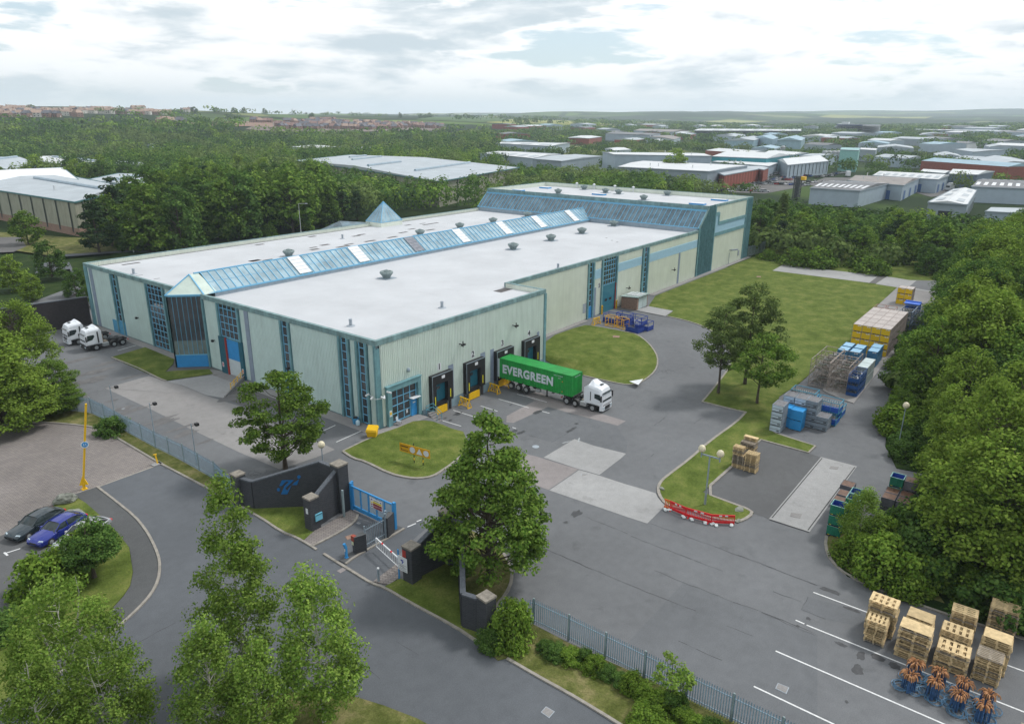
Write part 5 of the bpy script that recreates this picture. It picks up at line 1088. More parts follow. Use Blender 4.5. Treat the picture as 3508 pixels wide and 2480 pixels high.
# red barriers and sandbags
def red_barrier():
    t = thing('chapter_barrier', 'red plastic barrier', 'barrier', (0,0,0), 0, 'red pedestrian barriers'); L_ = 2.15
    mb = MB(); mb.box(-L_/2,L_/2,-.04,.04,.08,.30); mb.box(-L_/2,L_/2,-.04,.04,.76,.98)
    n = 15
    for i in range(n+1): x = -L_/2+.03+(L_-.06)*i/n; mb.box(x-.022,x+.022,-.03,.03,.3,.76)
    for x in (-L_/2+.02, L_/2-.02): mb.box(x-.04,x+.04,-.05,.05,.0,.96)
    mb.build('panel', m_red, t); mb = MB()
    for x in (-.28,.28): mb.box(x-.14,x+.14,-.05,-.042,.80,.94); mb.cut()
    mb.build('white_label', m_white, t); mb = MB()
    for x in (-L_/2+.25, L_/2-.25): mb.box(x-.05,x+.05,-.35,.35,0,.07); mb.cut()
    mb.build('foot', m_red, t); return t
rb0 = red_barrier(); bp = [at2('P8',265,500), at2('P8',680,680), at2('P8',1350,865), at2('P8',1945,888)]
lbs = ['red plastic barrier at the left end of the row, against the kerb', 'red plastic barrier in the middle of the row of three', 'red plastic barrier at the right end of the row, by the broken slabs']
for i in range(3):
    a, b = bp[i], bp[i+1]; c_ = ((a[0]+b[0])/2, (a[1]+b[1])/2, 0); rz = math.atan2(b[1]-a[1], b[0]-a[0]); l = math.hypot(b[0]-a[0], b[1]-a[1])/2.15
    if i == 0: rb0.location = c_; rb0.rotation_euler.z = rz; rb0['label'] = lbs[0]; rb0.scale = (l,1,1.0); 
    else: copy_tree(rb0, c_, rz, lbs[i], scale=(l,1,1.0))
b = at2('P8',215,480); mb = MB()
for i in range(5): mb.box(b[0]-.02,b[0]+.02,b[1]-.4+.17*i,b[1]-.33+.17*i,.05,.95)
mb.box(b[0]-.025,b[0]+.025,b[1]-.42,b[1]+.42,.82,.98); mb.box(b[0]-.025,b[0]+.025,b[1]-.42,b[1]+.42,.05,.2); tag(mb.build('orange_fence_panel', mat('orange_plastic',(.65,.12,.02),.5,.05)), 'orange plastic barrier seen end on, left of the red ones', 'barrier')
bg_lab = ['left of the red barriers, outermost','left of the red barriers, under the orange panel','under the joint of the first two red barriers','below the left half of the middle red barrier','below the right half of the middle red barrier','under the joint of the last two red barriers','below the left foot of the last red barrier','below the right end of the last red barrier']
for i, (a, b) in enumerate(((140,520),(250,525),(620,710),(840,780),(1190,870),(1385,892),(1480,930),(1880,930))):
    x, y, z = at('P8',a,b); rr = random.Random(i+20); bm = bmesh.new(); bmesh.ops.create_uvsphere(bm, u_segments=12, v_segments=8, radius=1)
    for v in bm.verts: v.co = Vector((np.sign(v.co.x)*abs(v.co.x)**.6*.27, np.sign(v.co.y)*abs(v.co.y)**.6*.17, (v.co.z*.5+.5)*.17+.03*math.sin(v.co.x*9+i)))
    me = bpy.data.meshes.new('sandbag'); bm.to_mesh(me); bm.free(); me.materials.append(mat('sandbag_white',(.58,.62,.62),.8,.12,4.)); o = bpy.data.objects.new('sandbag', me); C.objects.link(o); o.location = (x,y,.01); o.rotation_euler.z = rr.uniform(-1,1)
    tag(o, 'white sandbag '+bg_lab[i], 'sandbag', 'sandbags at the red barriers')
# ---------------------------------------------------------------- vehicles
def loft(stations, mb, mi=0, close=True):
    "stations: (x, half section [(y, z), ...] from bottom edge to the centre line); mirrored"
    n = len(stations[0][1]); vs = []; 
    for x, sec in stations:
        for (y, z) in sec: vs.append((x, -y, z))
        for (y, z) in sec[::-1]: vs.append((x, y, z))
    m = 2*n; fs = []
    for i in range(len(stations)-1):
        for j in range(m-1): fs.append((i*m+j, i*m+j+1, (i+1)*m+j+1, (i+1)*m+j))
        fs.append((i*m+m-1, i*m, (i+1)*m, (i+1)*m+m-1))
    if close: fs += [tuple(range(m)), tuple(range(len(vs)-1, len(vs)-m-1, -1))]
    return mb.add(vs, fs, mi)
m_tyre = mat('tyre_rubber', (.022,.022,.023), .8, .2, 8.); m_rim = mat('wheel_rim', (.42,.44,.45), .35, .1, 4., metal=.5); m_chassis = mat('chassis_black', (.035,.035,.037), .6, .3, 3.)
m_wglass_ = 0; m_truckw = mat('white_cab_paint', (.70,.73,.77), .25, .03, 1., spec=.6); 
def wheel(x, y, r, w, parent, side):
    mb = MB(); mb.lathe((x,y-w/2,r), [(r*.55,0),(r*.93,0),(r,.04),(r,w-.04),(r*.93,w),(r*.55,w)], 20, 0, 'y'); o = mb.build('wheel', m_tyre, parent, smooth=False)
    s = side; mb = MB(); yy = y+s*w/2; mb.lathe((x,yy-.02 if s > 0 else yy-.0,r), [(r*.56,0),(r*.5,.02*s if False else .0),(r*.5,.02)], 16, 0, 'y')
    mb.lathe((x,yy+(.0 if s > 0 else -.04),r), [(r*.56,.0),(r*.56,.04)], 16, 0, 'y'); mb.lathe((x,yy+(.03 if s > 0 else -.10),r), [(r*.22,0),(r*.2,.07)], 10, 0, 'y'); mb.build('rim', m_rim, o); return o
def tractor(name, label, style=0, loc=(0,0,0), rz=0.):
    "front at x = 0, body to -x"
    t = thing(name, label, 'lorry', loc, rz); t.scale = (1.02,)*3
    zb, W2_ = 1.0, 1.24
    mb = MB()
    def sec(zr, zc, wt, zs=2.55, wb=W2_, zb_=zb): return [(wb*.96, zb_), (wb, zb_+.15), (wb, zs), (wt+.03, zr-.25), (wt-.12, zr), (.45, zc-.04), (0.0, zc)]
    if style == 0: st = [(0.02,sec(2.3,2.32,1.05,1.8,1.16)),(-.06,sec(2.62,2.66,1.08,2.2,1.2)),(-.30,sec(3.12,3.2,1.05)),(-.75,sec(3.3,3.45,1.12)),(-1.3,sec(3.36,3.7,1.16)),(-1.8,sec(3.42,4.0,1.19)),(-2.1,sec(3.5,3.95,1.2)),(-2.2,sec(3.5,3.75,1.2))]
    else: st = [(0.02,sec(2.35,2.38,1.1,1.9,1.18)),(-.08,sec(2.75,2.8,1.12,2.3,1.2)),(-.28,sec(3.25,3.34,1.1)),(-.8,sec(3.45,3.55,1.16)),(-1.4,sec(3.5,3.75,1.18)),(-1.8,sec(3.52,4.0,1.2)),(-2.0,sec(3.5,3.85,1.2)),(-2.25,sec(3.5,3.62,1.2))]
    loft(st, mb); cab = mb.build('cab', m_truckw, t, bevel=.03)
    mb = MB(); mb.add([(.045,-1.05,1.62),(.045,1.05,1.62),(-.07,1.06,2.62),(-.07,-1.06,2.62)],[(0,1,2,3)]); mb.add([(.04,-1.08,1.6),(.04,1.08,1.6),(-.12,1.08,2.68),(-.12,-1.08,2.68)],[(0,1,2,3)]); mb.box(-.1,.05,-1.06,1.06,1.6,1.64); mb.build('windscreen', m_wglass, cab)
    mb = MB(); mb.ext([(.1,-1.0,2.62),(.1,1.0,2.62),(-.1,1.05,2.74),(-.1,-1.05,2.74)],(0,0,.03)); mb.build('sun_visor', m_wglass, cab)
    for s in (-1, 1):
        mb = MB(); y = s*(W2_+.012); mb.ext([(-.22,y,1.75),(-1.15,y,1.95),(-1.15,y,2.55),(-.34,y,2.55)] if style == 0 else [(-.2,y,1.7),(-1.0,y,1.85),(-1.35,y,2.3),(-1.3,y,2.6),(-.34,y,2.6)], (0,s*.012,0)); mb.build('side_window', m_wglass, cab)
        mb = MB(); mb.box(-.12,.02,s*1.42-.09,s*1.42+.09,1.7,2.5); mb.beam((-.1,s*1.2,2.45),(-.05,s*1.42,2.45),.05,.05); mb.build('mirror', m_chassis, cab)
        mb = MB(); e_ = -2.75 if style == 0 else -2.45; mb.ext([(-2.2,s*1.2,1.05),(e_,s*1.2,1.05),(e_,s*1.2,3.1),(-2.2,s*1.2,3.5)],(0,.04,0)); mb.build('side_deflector', m_truckw, cab)
        mb = MB(); mb.box(-1.78,-1.68,s*(W2_+.012)-.012,s*(W2_+.012)+.012,1.5,2.7) if style == 0 else mb.box(-1.95,-1.75,s*(W2_+.012)-.012,s*(W2_+.012)+.012,1.2,3.0); mb.build('air_slot', m_chassis, cab)
    low = m_truckw if style != 1 else m_chassis
    mb = MB(); mb.add([(.10,-1.1,.38),(.10,1.1,.38),(-.35,1.22,.38),(-.35,-1.22,.38),(.12,-1.08,1.02),(.12,1.08,1.02),(-.35,1.23,1.02),(-.35,-1.23,1.02)],[(3,2,1,0),(4,5,6,7),(0,1,5,4),(1,2,6,5),(2,3,7,6),(3,0,4,7)]); bu = mb.build('bumper', low, t)
    mb = MB()
    if style == 2:
        for k in range(4): mb.box(.05,.14,-.75,.75,.62+k*.24,.72+k*.24)
    else: mb.box(.10,.145,-.6,.6,.5,.98); mb.box(.02,.06,-1.0,1.0,1.04,1.12)
    mb.build('grille', m_chassis, bu)
    for s in (-1, 1): mb = MB(); mb.add([(.11,s*.75,.62),(.09,s*1.12,.62),(.09,s*1.12,.86),(.115,s*.72,.9),(.14,s*.75,.63),(.12,s*1.1,.63),(.12,s*1.1,.85),(.14,s*.73,.88)],[(4,5,6,7),(0,1,5,4),(2,3,7,6),(1,2,6,5),(3,0,4,7)]); mb.build('headlight', mat('headlight_lens',(.45,.55,.6),.1,.3,9.,spec=.9), bu)
    mb = MB(); mb.box(-.9,.0,-.4,.4,3.3,3.32) if False else mb.box(-1.05,-.72,-.3,.3,3.47 if style == 0 else 3.57,3.58 if style == 0 else 3.68); mb.build('roof_hatch', m_wglass, cab)
    mb = MB()
    for y in (-.42,.42): mb.box(-6.3,-.3,y-.05,y+.05,.72,.98)
    for x in (-1.4,-2.6,-3.6,-4.8,-6.2): mb.box(x-.06,x+.06,-.42,.42,.74,.94)
    mb.box(-2.3,-.4,-1.05,1.05,.75,1.02); mb.build('chassis', m_chassis, t)
    mb = MB(); mb.box(-5.3,-4.2,-.5,.5,.98,1.08); mb.lathe((-4.75,0,1.08),[(.48,0),(.5,.1),(.3,.12)],14); mb.build('fifth_wheel', m_chassis, t)
    mb = MB(); mb.box(-3.35,-2.35,-1.2,-.6,.42,.98); mb.build('fuel_tank', m_rim, t, bevel=.06); mb = MB(); mb.box(-3.35,-2.35,.6,1.2,.42,.98); mb.build('fuel_tank', m_rim, t, bevel=.06)
    mb = MB(); mb.lathe((-2.95,-.3,1.0),[(.14,0),(.14,.9),(.1,1.0)],10); mb.box(-3.4,-2.4,-.6,.6,.98,1.05); mb.build('catwalk', mat('catwalk_bronze',(.30,.24,.18),.6,.2), t)
    for x, r in ((-1.4,.5),(-4.05,.47),(-5.35,.5)):
        for s in (-1, 1):
            wheel(x, s*(1.06 if x > -2 else .98), r, .34 if x > -2 else .52, t, s)
            mb = MB(); n = 9; k = r+.12
            ring = [(x+k*math.cos(math.pi*i/(n-1)), k*math.sin(math.pi*i/(n-1))+r) for i in range(n)]
            for a, b in zip(ring[:-1], ring[1:]): mb.add([(a[0],s*.7,a[1]),(b[0],s*.7,b[1]),(b[0],s*1.24,b[1]),(a[0],s*1.24,a[1]),(a[0],s*.7,a[1]+.03),(b[0],s*.7,b[1]+.03),(b[0],s*1.24,b[1]+.03),(a[0],s*1.24,a[1]+.03)],[(3,2,1,0),(4,5,6,7),(2,3,7,6),(0,1,5,4)])
            mb.build('mudguard', m_chassis, t)
    for s in (-1, 1): mb = MB(); mb.box(-6.33,-6.28,s*.9-.2,s*.9+.2,.7,.85); mb.build('tail_light', m_red, t)
    return t
tractor('tractor_unit', 'white tractor unit with a black lower front, nearer of the two parked without trailers', 1, (-8.3,59.9,0), R(176))
tractor('tractor_unit', 'all white tractor unit with a slatted grille, behind the other one', 2, (-8.7,65.3,0), R(176))
lorry = tractor('articulated_lorry', 'white lorry reversed to dock three on a skeletal trailer under the green container', 0, (23.25,-18.05,-.62), R(-90))
lorry.rotation_euler = (R(0), R(0), R(-90))
# trailer of the lorry, in the same frame (x runs back from the cab front)
mb = MB()
for y in (-.5,.5): mb.box(-16.4,-4.3,y-.07,y+.07,1.08,1.32)
for x in (-4.4,-6.5,-8.5,-10.5,-12.6,-14.2,-15.8,-16.4): mb.box(x-.08,x+.08,-1.2,1.2,1.2,1.36)
tc_ = mb.build('trailer_frame', m_chassis, lorry)
for x in (-12.0,-13.3,-14.6):
    for s in (-1,1): wheel(x, s*1.03, .5, .38, lorry, s)
for s in (-1,1): mb = MB(); mb.box(-8.9,-8.75,s*.75-.07,s*.75+.07,.25,1.1); mb.box(-9.0,-8.65,s*.75-.15,s*.75+.15,.2,.27); mb.build('landing_leg', m_chassis, lorry)
mb = MB(); mb.box(-10.4,-9.8,-1.15,-.7,.55,1.05); mb.build('side_locker', m_rim, lorry)
# container with ribbed sides
m_green = mat('container_green', (.015,.27,.05), .5, .2, .9, fine=.06, streak=.12); m_greentop = m_green
ct = thing('shipping_container', 'green forty foot shipping container with white EVERGREEN lettering, backed into dock three', 'shipping container', (23.3,-13.35,.62), R(-90))
ct.scale = (1.02,)*3; L_, Wd, Hh = 12.05, 2.44, 2.9
def ribside(mb, y, s, x0, x1, z0, z1, pitch=.28, d=.045):
    n = int((x1-x0)/pitch); p = (x1-x0)/n; vs = []
    for i in range(n):
        for (a, h) in ((0,0),(.3,0),(.5,1),(.8,1)): vs += [(x0+(i+a)*p, y-s*d*h, z0), (x0+(i+a)*p, y-s*d*h, z1)]
    vs += [(x1,y,z0),(x1,y,z1)]; k = len(vs)//2; mb.add(vs, [(2*i,2*i+2,2*i+3,2*i+1) for i in range(k-1)])
mb = MB()
for s in (-1,1): ribside(mb, s*(Wd/2-.03), s, -L_+.1, -.1, .15, Hh-.1)
n = 9
for i in range(n): y0 = -1.15+2.3*i/n; mb.box(-.09,-.02,y0+.04,y0+.17,.15,Hh-.1); 
mb.box(-.12,-.06,-1.2,1.2,.1,Hh-.05); mb.box(-L_+.02,-.1,-1.2,1.2,Hh-.08,Hh-.03)
for i in range(40): x = -.25-i*(L_-.5)/40; mb.box(x-.1,x+.06,-1.08,1.08,Hh-.03,Hh-.008)
mb.box(-L_,-.1,-1.16,1.16,.02,.14)
body = mb.build('container_shell', m_green, ct, fix=False)
mb = MB()
for s in (-1,1):
    y = s*(Wd/2-.05); mb.beam((-L_,y,Hh-.05),(0,y,Hh-.05),.1,.1); mb.beam((-L_,y,.07),(0,y,.07),.1,.14)
    for x in (-.06,-L_+.06): mb.box(x-.07,x+.07,y-.06,y+.06,0,Hh)
mb.box(-.12,.0,-1.2,1.2,Hh-.12,Hh); mb.box(-.12,.0,-1.2,1.2,0,.15); mb.box(-L_,-L_+.1,-1.2,1.2,Hh-.12,Hh); mb.build('corner_frame', m_green, ct)
mb = MB()
for k in range(8): mb.box(-L_-.75+.0,-L_-.02,-Wd/2-.06,-Wd/2-.02,.2+k*.32,.46+k*.32)
mb.box(-L_-.78,-L_,-Wd/2-.02,-Wd/2+.02,.12,Hh-.1); mb.build('open_door', mat('door_inner_grey',(.45,.52,.55),.5,.1), ct)
m_lett = mat('lettering_white', (.55,.62,.66), .5, .04)
text_obj('EVERGREEN', 1.62, (-7.25,-Wd/2-.014,1.40), (R(90),0,0), m_lett, body, font_w=8.5, bold=.075, ext=.004, space=1.13)
# the lettering reads from the rear of the lorry to the front on this side
text_obj('EMCU 9572748', .22, (-2.2,-Wd/2-.012,2.45), (R(90),0,0), m_lett, body, ext=.003); text_obj('45G1', .2, (-2.0,-Wd/2-.012,2.15), (R(90),0,0), m_lett, body, ext=.003)
text_obj('EMCU 9572748', .2, (.02,0,2.6), (R(90),0,R(90)), m_lett, body, ext=.003)
for z in (1.75,.35): mb = MB(); mb.ext([(-1.62,-Wd/2-.02,z),(-1.42,-Wd/2-.02,z),(-1.52,-Wd/2-.02,z+.17)],(0,-.006,0)); mb.build('orange_mark', mat('orange_mark',(.7,.25,.02),.5,0), body)
# cars
def car(name, label, loc, rz, paint, cat='car', hb=False, k=1.03):
    t = thing(name, label, cat, loc, rz); t.scale = (k,)*3; W = .93
    def s_(zb, zs, zt, w=W): return [(w*.9,zb),(w,zb+.12),(w,zs-.12),(w*.93,zs),(w*.6,zt),(0,zt+.02)]
    st = [(2.42,s_(.35,.55,.58,.70)),(2.30,s_(.22,.66,.70,.84)),(2.0,s_(.2,.74,.80,.90)),(1.5,s_(.2,.80,.88)),(1.0,s_(.2,.86,.95)),(.6,s_(.2,.90,1.0)),(-.6,s_(.2,.93,1.02)),(-1.5,s_(.2,.95,1.05)),(-2.0,s_(.22,.96,1.06,.90)),(-2.3,s_(.26,.92,.98,.86)),(-2.42,s_(.4,.75,.78,.78))]
    mb = MB(); loft(st, mb); b = mb.build('body', paint, t, smooth=True)
    m_ = b.modifiers.new('bevel','BEVEL'); m_.width = .02; m_.segments = 1
    g = MB(); gs = [(.95,[(.86,.88),(.82,.90),(.3,.955),(0,.96)]),(.15,[(.88,.9),(.70,1.34),(.35,1.40),(0,1.41)]),(-.9,[(.88,.92),(.70,1.37),(.35,1.43),(0,1.44)]),(-1.45,[(.86,.95),(.68,1.28),(.35,1.33),(0,1.34)]),(-2.05,[(.8,.98),(.72,1.04),(.3,1.07),(0,1.075)])]
    loft(gs, g); gh = g.build('windows', m_wglass, t)
    r = MB(); rs = [(.22,[(.71,1.33),(.36,1.40),(.36,1.415),(0,1.425)]),(-.2,[(.72,1.36),(.36,1.43),(.36,1.44),(0,1.45)]),(-.9,[(.715,1.375),(.36,1.44),(.36,1.45),(0,1.46)]),(-1.5,[(.69,1.27),(.36,1.33),(.36,1.34),(0,1.35)])]
    vs = []; 
    for x, sec in rs:
        for y, z in ((sec[0][0],sec[0][1]),(sec[1][0],sec[1][1]+.015)): vs.append((x,-y,z+.01))
        vs.append((x,0,sec[3][1]))
        for y, z in ((sec[1][0],sec[1][1]+.015),(sec[0][0],sec[0][1])): vs.append((x,y,z+.01))
    r.add(vs, [(i*5+j,i*5+j+1,(i+1)*5+j+1,(i+1)*5+j) for i in range(3) for j in range(4)])
    for s in (-1,1):
        r.beam((.95,s*.84,.9),(.2,s*.71,1.345),.06,.05); r.beam((-1.5,s*.69,1.28),(-2.05,s*.77,1.0),.09,.06); r.beam((-.35,s*.89,.92),(-.35,s*.72,1.37),.08,.03)
    r.build('roof', paint, t, smooth=False)
    for x in (1.45,-1.4):
        for s in (-1,1): wheel(x, s*.83, .34, .23, t, s)
    for s in (-1,1):
        h = MB(); h.add([(2.36,s*.45,.62),(2.22,s*.82,.62),(2.1,s*.86,.74),(2.26,s*.5,.76),(2.30,s*.45,.60),(2.16,s*.8,.60)],[(0,1,2,3)]); h.add([(2.37,s*.46,.61),(2.23,s*.82,.61),(2.12,s*.86,.73),(2.28,s*.5,.75),(2.2,s*.46,.61),(2.05,s*.82,.61),(2.0,s*.8,.73),(2.1,s*.5,.75)],[(0,1,2,3),(7,6,5,4),(0,4,5,1),(3,2,6,7),(1,5,6,2),(0,3,7,4)]); h.build('headlight', MATS['headlight_lens'], t)
        h = MB(); h.box(-2.44,-2.3,s*.5,s*.82,.72,.86); h.build('tail_light', m_red, t); h = MB(); h.box(.55,.75,s*.95,s*1.1,.88,1.0); h.build('mirror', paint, t)
    h = MB(); h.box(2.33,2.43,-.35,.35,.42,.60); h.build('grille', m_chassis, t); return t
ca = R(199); cc_ = [(-34.85,7.9),(-34.0,5.35),(-33.0,2.75)]
pa = mat('dark_grey_car_paint',(.035,.05,.06),.12,.05,1.,spec=.9,metal=.4); pb_ = mat('blue_car_paint',(.012,.025,.22),.12,.05,1.,spec=.9,metal=.2); pc = mat('silver_car_paint',(.45,.46,.48),.2,.05,1.,spec=.9,metal=.5)
car('parked_car', 'dark grey saloon car parked beside the two boulders', (*cc_[0],.01), ca, pa)
car('parked_car', 'bright blue estate car parked next to the dark grey saloon', (*cc_[1],.01), ca, pb_)
car('parked_car', 'silver car mostly hidden under the shrubs of the grass island', (*cc_[2],.01), ca, pc)
# ---------------------------------------------------------------- stacked goods
ORD = ['lowest','second from the ground','third from the ground','fourth from the ground','fifth from the ground','sixth from the ground','seventh from the ground','eighth from the ground','ninth from the ground','tenth from the ground','eleventh from the ground','twelfth from the ground','thirteenth from the ground','fourteenth from the ground','fifteenth from the ground','sixteenth from the ground','seventeenth from the ground','eighteenth from the ground']
def ordn(i, n): return 'topmost' if i == n-1 else ORD[i]
m_wood = mat('pallet_wood', (.50,.38,.21), .85, .22, 3., obj_rand=.22); m_woodg = mat('weathered_pallet_wood', (.27,.23,.18), .9, .25, 3., obj_rand=.2)
def pallet_mesh(m, sheet_=False, boards=7):
    mb = MB()
    for j in (-.46,0,.46):
        mb.box(-.5,.5,j-.04,j+.04,0,.02); 
        for i in (-.44,0,.44): mb.box(i-.06,i+.06,j-.04,j+.04,.02,.105)
    for i in (-.44,0,.44): mb.box(i-.06,i+.06,-.5,.5,.105,.122)
    w = .62/boards
    if sheet_: mb.box(-.5,.5,-.5,.5,.122,.135)
    else:
        for k in range(boards): y = -.5+w/2+(1-w)*k/(boards-1); mb.box(-.5,.5,y-w/2,y+w/2,.122,.142)
    o = mb.build('pallet', m, fix=False); return o
pals = [pallet_mesh(m_wood), pallet_mesh(m_wood, boards=5), pallet_mesh(m_woodg), pallet_mesh(m_wood, True)]
def pallet_stack(x0, x1, y0, y1, n, where, seed, z0=0., grp='wooden pallets', slack=.05, h=.145, frac_grey=.15, top=None, rot=None):
    rr = random.Random(seed)
    for i in range(n):
        k = 2 if rr.random() < frac_grey else rr.choice((0,0,1))
        if i == n-1 and top is not None: k = top
        p = pals[k]; o = p if not p.get('used') else p.copy()
        if p.get('used'): C.objects.link(o)
        p['used'] = 1
        turn = rr.random() < .25
        o.location = ((x0+x1)/2+rr.uniform(-slack,slack), (y0+y1)/2+rr.uniform(-slack,slack), z0+i*h); o.rotation_euler = (0,0,rr.uniform(-.03,.03)+(math.pi/2 if turn else 0))
        a, b = (x1-x0)*rr.uniform(.93,1.02), (y1-y0)*rr.uniform(.95,1.02); o.scale = (b,a,1.) if turn else (a,b,1.)
        if 'used' in o and o is not p: del o['used']
        tag(o, 'pallet, %s in %s' % (ordn(i, n), where), 'pallet', grp)
PS = 'wooden pallets stacked in the bays'
for (x0,x1,y0,y1,n,w_,sd,tp) in ((-4.2,-3.0,-57.0,-55.65,13,'the front left stack of the bays',1,1),(-2.75,-1.4,-57.3,-55.4,18,'the stack right behind the front left one',2,1),(-4.4,-3.1,-59.75,-57.75,17,'the front stack second from the left',3,3),(-2.8,-1.5,-59.6,-57.9,17,'the second row stack second from the left',4,3),
                             (-4.05,-2.7,-62.1,-60.1,12,'the front stack third from the left',5,1),(-2.5,-1.2,-62.0,-60.1,15,'the second row stack third from the left',6,1),(-3.65,-2.4,-63.95,-62.4,14,'the front right stack of the bays',7,2),(-2.2,-.9,-64.2,-62.5,18,'the tall stack behind the front right one',8,3),
                             (.1,1.3,-62.0,-60.4,16,'the back row stack under the trees',9,1),(2.2,3.5,-64.4,-62.6,17,'the farthest right stack under the trees',10,0)): pallet_stack(x0,x1,y0,y1,n,w_,sd,.01,PS,top=tp)
for i, (x, y) in enumerate(((-3.6,-67.2),(-7.1,-66.5))): pallet_stack(x-.6,x+.6,y-1.1,y+1.1,2,['the low pile at the right edge behind the hoses','the low pile nearest the bottom right corner'][i],30+i,.01,PS,frac_grey=1,top=2)
PG = 'grey brown pallets stacked on the tarmac bay'
pallet_stack(16.65,17.7,-40.2,-38.9,16,'the right tarmac bay stack with reddish boards',21,.02,PG,.02,.132,top=0); pallet_stack(16.8,17.8,-38.75,-37.5,12,'the left hand tarmac bay stack',22,.02,PG,.02,.132,.5); pallet_stack(16.95,17.75,-38.6,-37.4,6,'the short pile topping the left tarmac bay stack',23,.02+12*.132,PG,.02,.132,.5,top=0); pallet_stack(19.6,20.7,-38.9,-37.3,14,'the rear tarmac bay stack on the lawn edge',24,.02,PG,.03,.14,.5,top=2); pallet_stack(20.3,20.9,-38.85,-37.35,3,'the small pile on the rear tarmac bay stack',25,.02+14*.14,PG,.02,.14,.1,top=3)
# crates
def crate_proto(name, dx, dy, dz, m_side, m_top=None, m_front=None, lid=.0, feet=True, detail=None):
    mb = MB(); f = .08 if feet else 0
    mb.box(0,dx,0,dy,f,dz-.02,0)
    if feet:
        for y in (.12*dy,.62*dy): mb.box(0.02,dx-.02,y,y+.22*dy,0,f,2)
    # raised edge frame
    e = .045
    for (a, b, c, d) in ((-.01,dx+.01,-.012,e),(-.01,dx+.01,dy-e,dy+.012),(-.01,e,e,dy-e),(dx-e,dx+.012,e,dy-e)): mb.box(a,b,c,d,dz-.05,dz,0)
    mb.box(e,dx-e,e,dy-e,dz-.02,dz-.012,1)
    for (a, b) in ((0,0),(dx,0),(0,dy),(dx,dy)): mb.box(a-.012 if a == 0 else a-.04, a+.04 if a == 0 else a+.012, b-.012 if b == 0 else b-.04, b+.04 if b == 0 else b+.012, f, dz-.05, 0)
    if m_front is not None: mb.box(-.02,-.013,.04,dy-.04,f+.03,dz-.06,3)
    if detail == 'label': mb.box(-.03,-.022,dy*.12,dy*.30,dz-.24,dz-.1,4); mb.box(-.03,-.022,dy*.36,dy*.5,dz-.26,dz-.12,4); mb.box(-.035,-.02,dy*.25,dy*.42,.0,.09,2); mb.box(-.035,-.02,dy*.6,dy*.77,.0,.09,2)
    if detail == 'grey': mb.box(-.03,-.02,dy*.1,dy*.35,dz*.25,dz*.38,2); mb.box(-.032,-.02,.02,dy-.02,dz*.48,dz*.52,2)
    return mb.build(name, [m_side, m_top or m_side, m_black, m_front or m_side, m_white], None)
def place(proto, x, y, z, label, group, rz=0., cat='crate'):
    o = proto if not proto.get('used') else proto.copy()
    if proto.get('used'): C.objects.link(o)
    proto['used'] = 1
    if o is not proto: del o['used']
    o.location = (x,y,z); o.rotation_euler = (0,0,rz); tag(o, label, cat, group); return o
m_ycr = mat('yellow_crate_front', (.68,.44,.005), .55, .08, 3., obj_rand=.07); m_ycs = mat('rusty_grey_crate_side', (.27,.23,.21), .8, .35, 2.); m_lid = mat('grey_crate_lid', (.42,.38,.36), .8, .15, 3., obj_rand=.1)
yc_ = crate_proto('yellow_crate', 2.78, 1.375, 1.15, m_ycs, m_lid, m_ycr, detail='label')
LV = ['bottom layer','second layer','third layer','top layer']; CO = ['first column from the left','second column from the left','third column from the left','right hand column']; RW = ['front row','second row','third row','fourth row','back row']
for k in range(4):
    for i in range(5):
        for j in range(4):
            if k == 3 or i == 0 or j == 3 or (j == 0 and i < 5 and k > 1): place(yc_, 69.2+i*2.84, -42.5+(3-j)*1.39, .02+k*1.155, 'yellow crate of the big block, %s, %s, %s' % (RW[i], CO[j], LV[k]), 'yellow crates')
for k in range(3):
    for j in range(2): place(yc_, 109.2, -39.0+(1-j)*1.39, .02+k*1.155, 'yellow crate of the small far stack, %s column, %s' % (['left','right'][j], ['bottom layer','middle layer','top layer'][k]), 'yellow crates')
m_gc = mat('grey_crate', (.20,.24,.28), .6, .2, 3., obj_rand=.1); m_gct = mat('grey_crate_top', (.17,.17,.18), .85, .3, 3.); m_gcf = mat('pale_grey_crate_front', (.42,.50,.58), .55, .12, 2., obj_rand=.1)
g1 = crate_proto('grey_crate', 1.95, 1.32, .86, m_gc, m_gct, m_gcf, detail='grey'); g2 = crate_proto('grey_crate', 1.95, 1.36, .86, m_gc, m_gct, None, detail='grey'); b1 = crate_proto('blue_crate', 1.55, 1.42, 1.28, mat('blue_crate_plastic',(.03,.27,.60),.4,.06,2.,obj_rand=.06), None, None)
for k in range(4): place(g1, 28.9, -38.85, .01+k*.88, 'pale grey crate, %s in the free standing stack of four' % ordn(k,4), 'grey crates')
for k in range(2):
    place(b1, 31.0, -40.6, .01+k*1.3, 'bright blue crate, %s of the right hand pair' % ['lower','upper'][k], 'bright blue crates'); place(b1, 31.25, -39.1, .01+k*1.3, 'bright blue crate, %s of the left hand pair' % ['lower','upper'][k], 'bright blue crates')
for j, n in enumerate((2,4,4,4)):
    for k in range(n): place(g1 if (j > 1 and k == 3) else g2, 32.9, -43.1+j*1.4, .01+k*.88, 'dark grey crate, column %s, %s' % (['right','second from right','second from left','left'][j], ordn(k,n)), 'grey crates')
m_gp = mat('green_crate_plastic', (.015,.16,.10), .45, .2, 3., obj_rand=.1); m_bi = mat('blue_crate_inside', (.02,.06,.32), .5, .3, 2.)
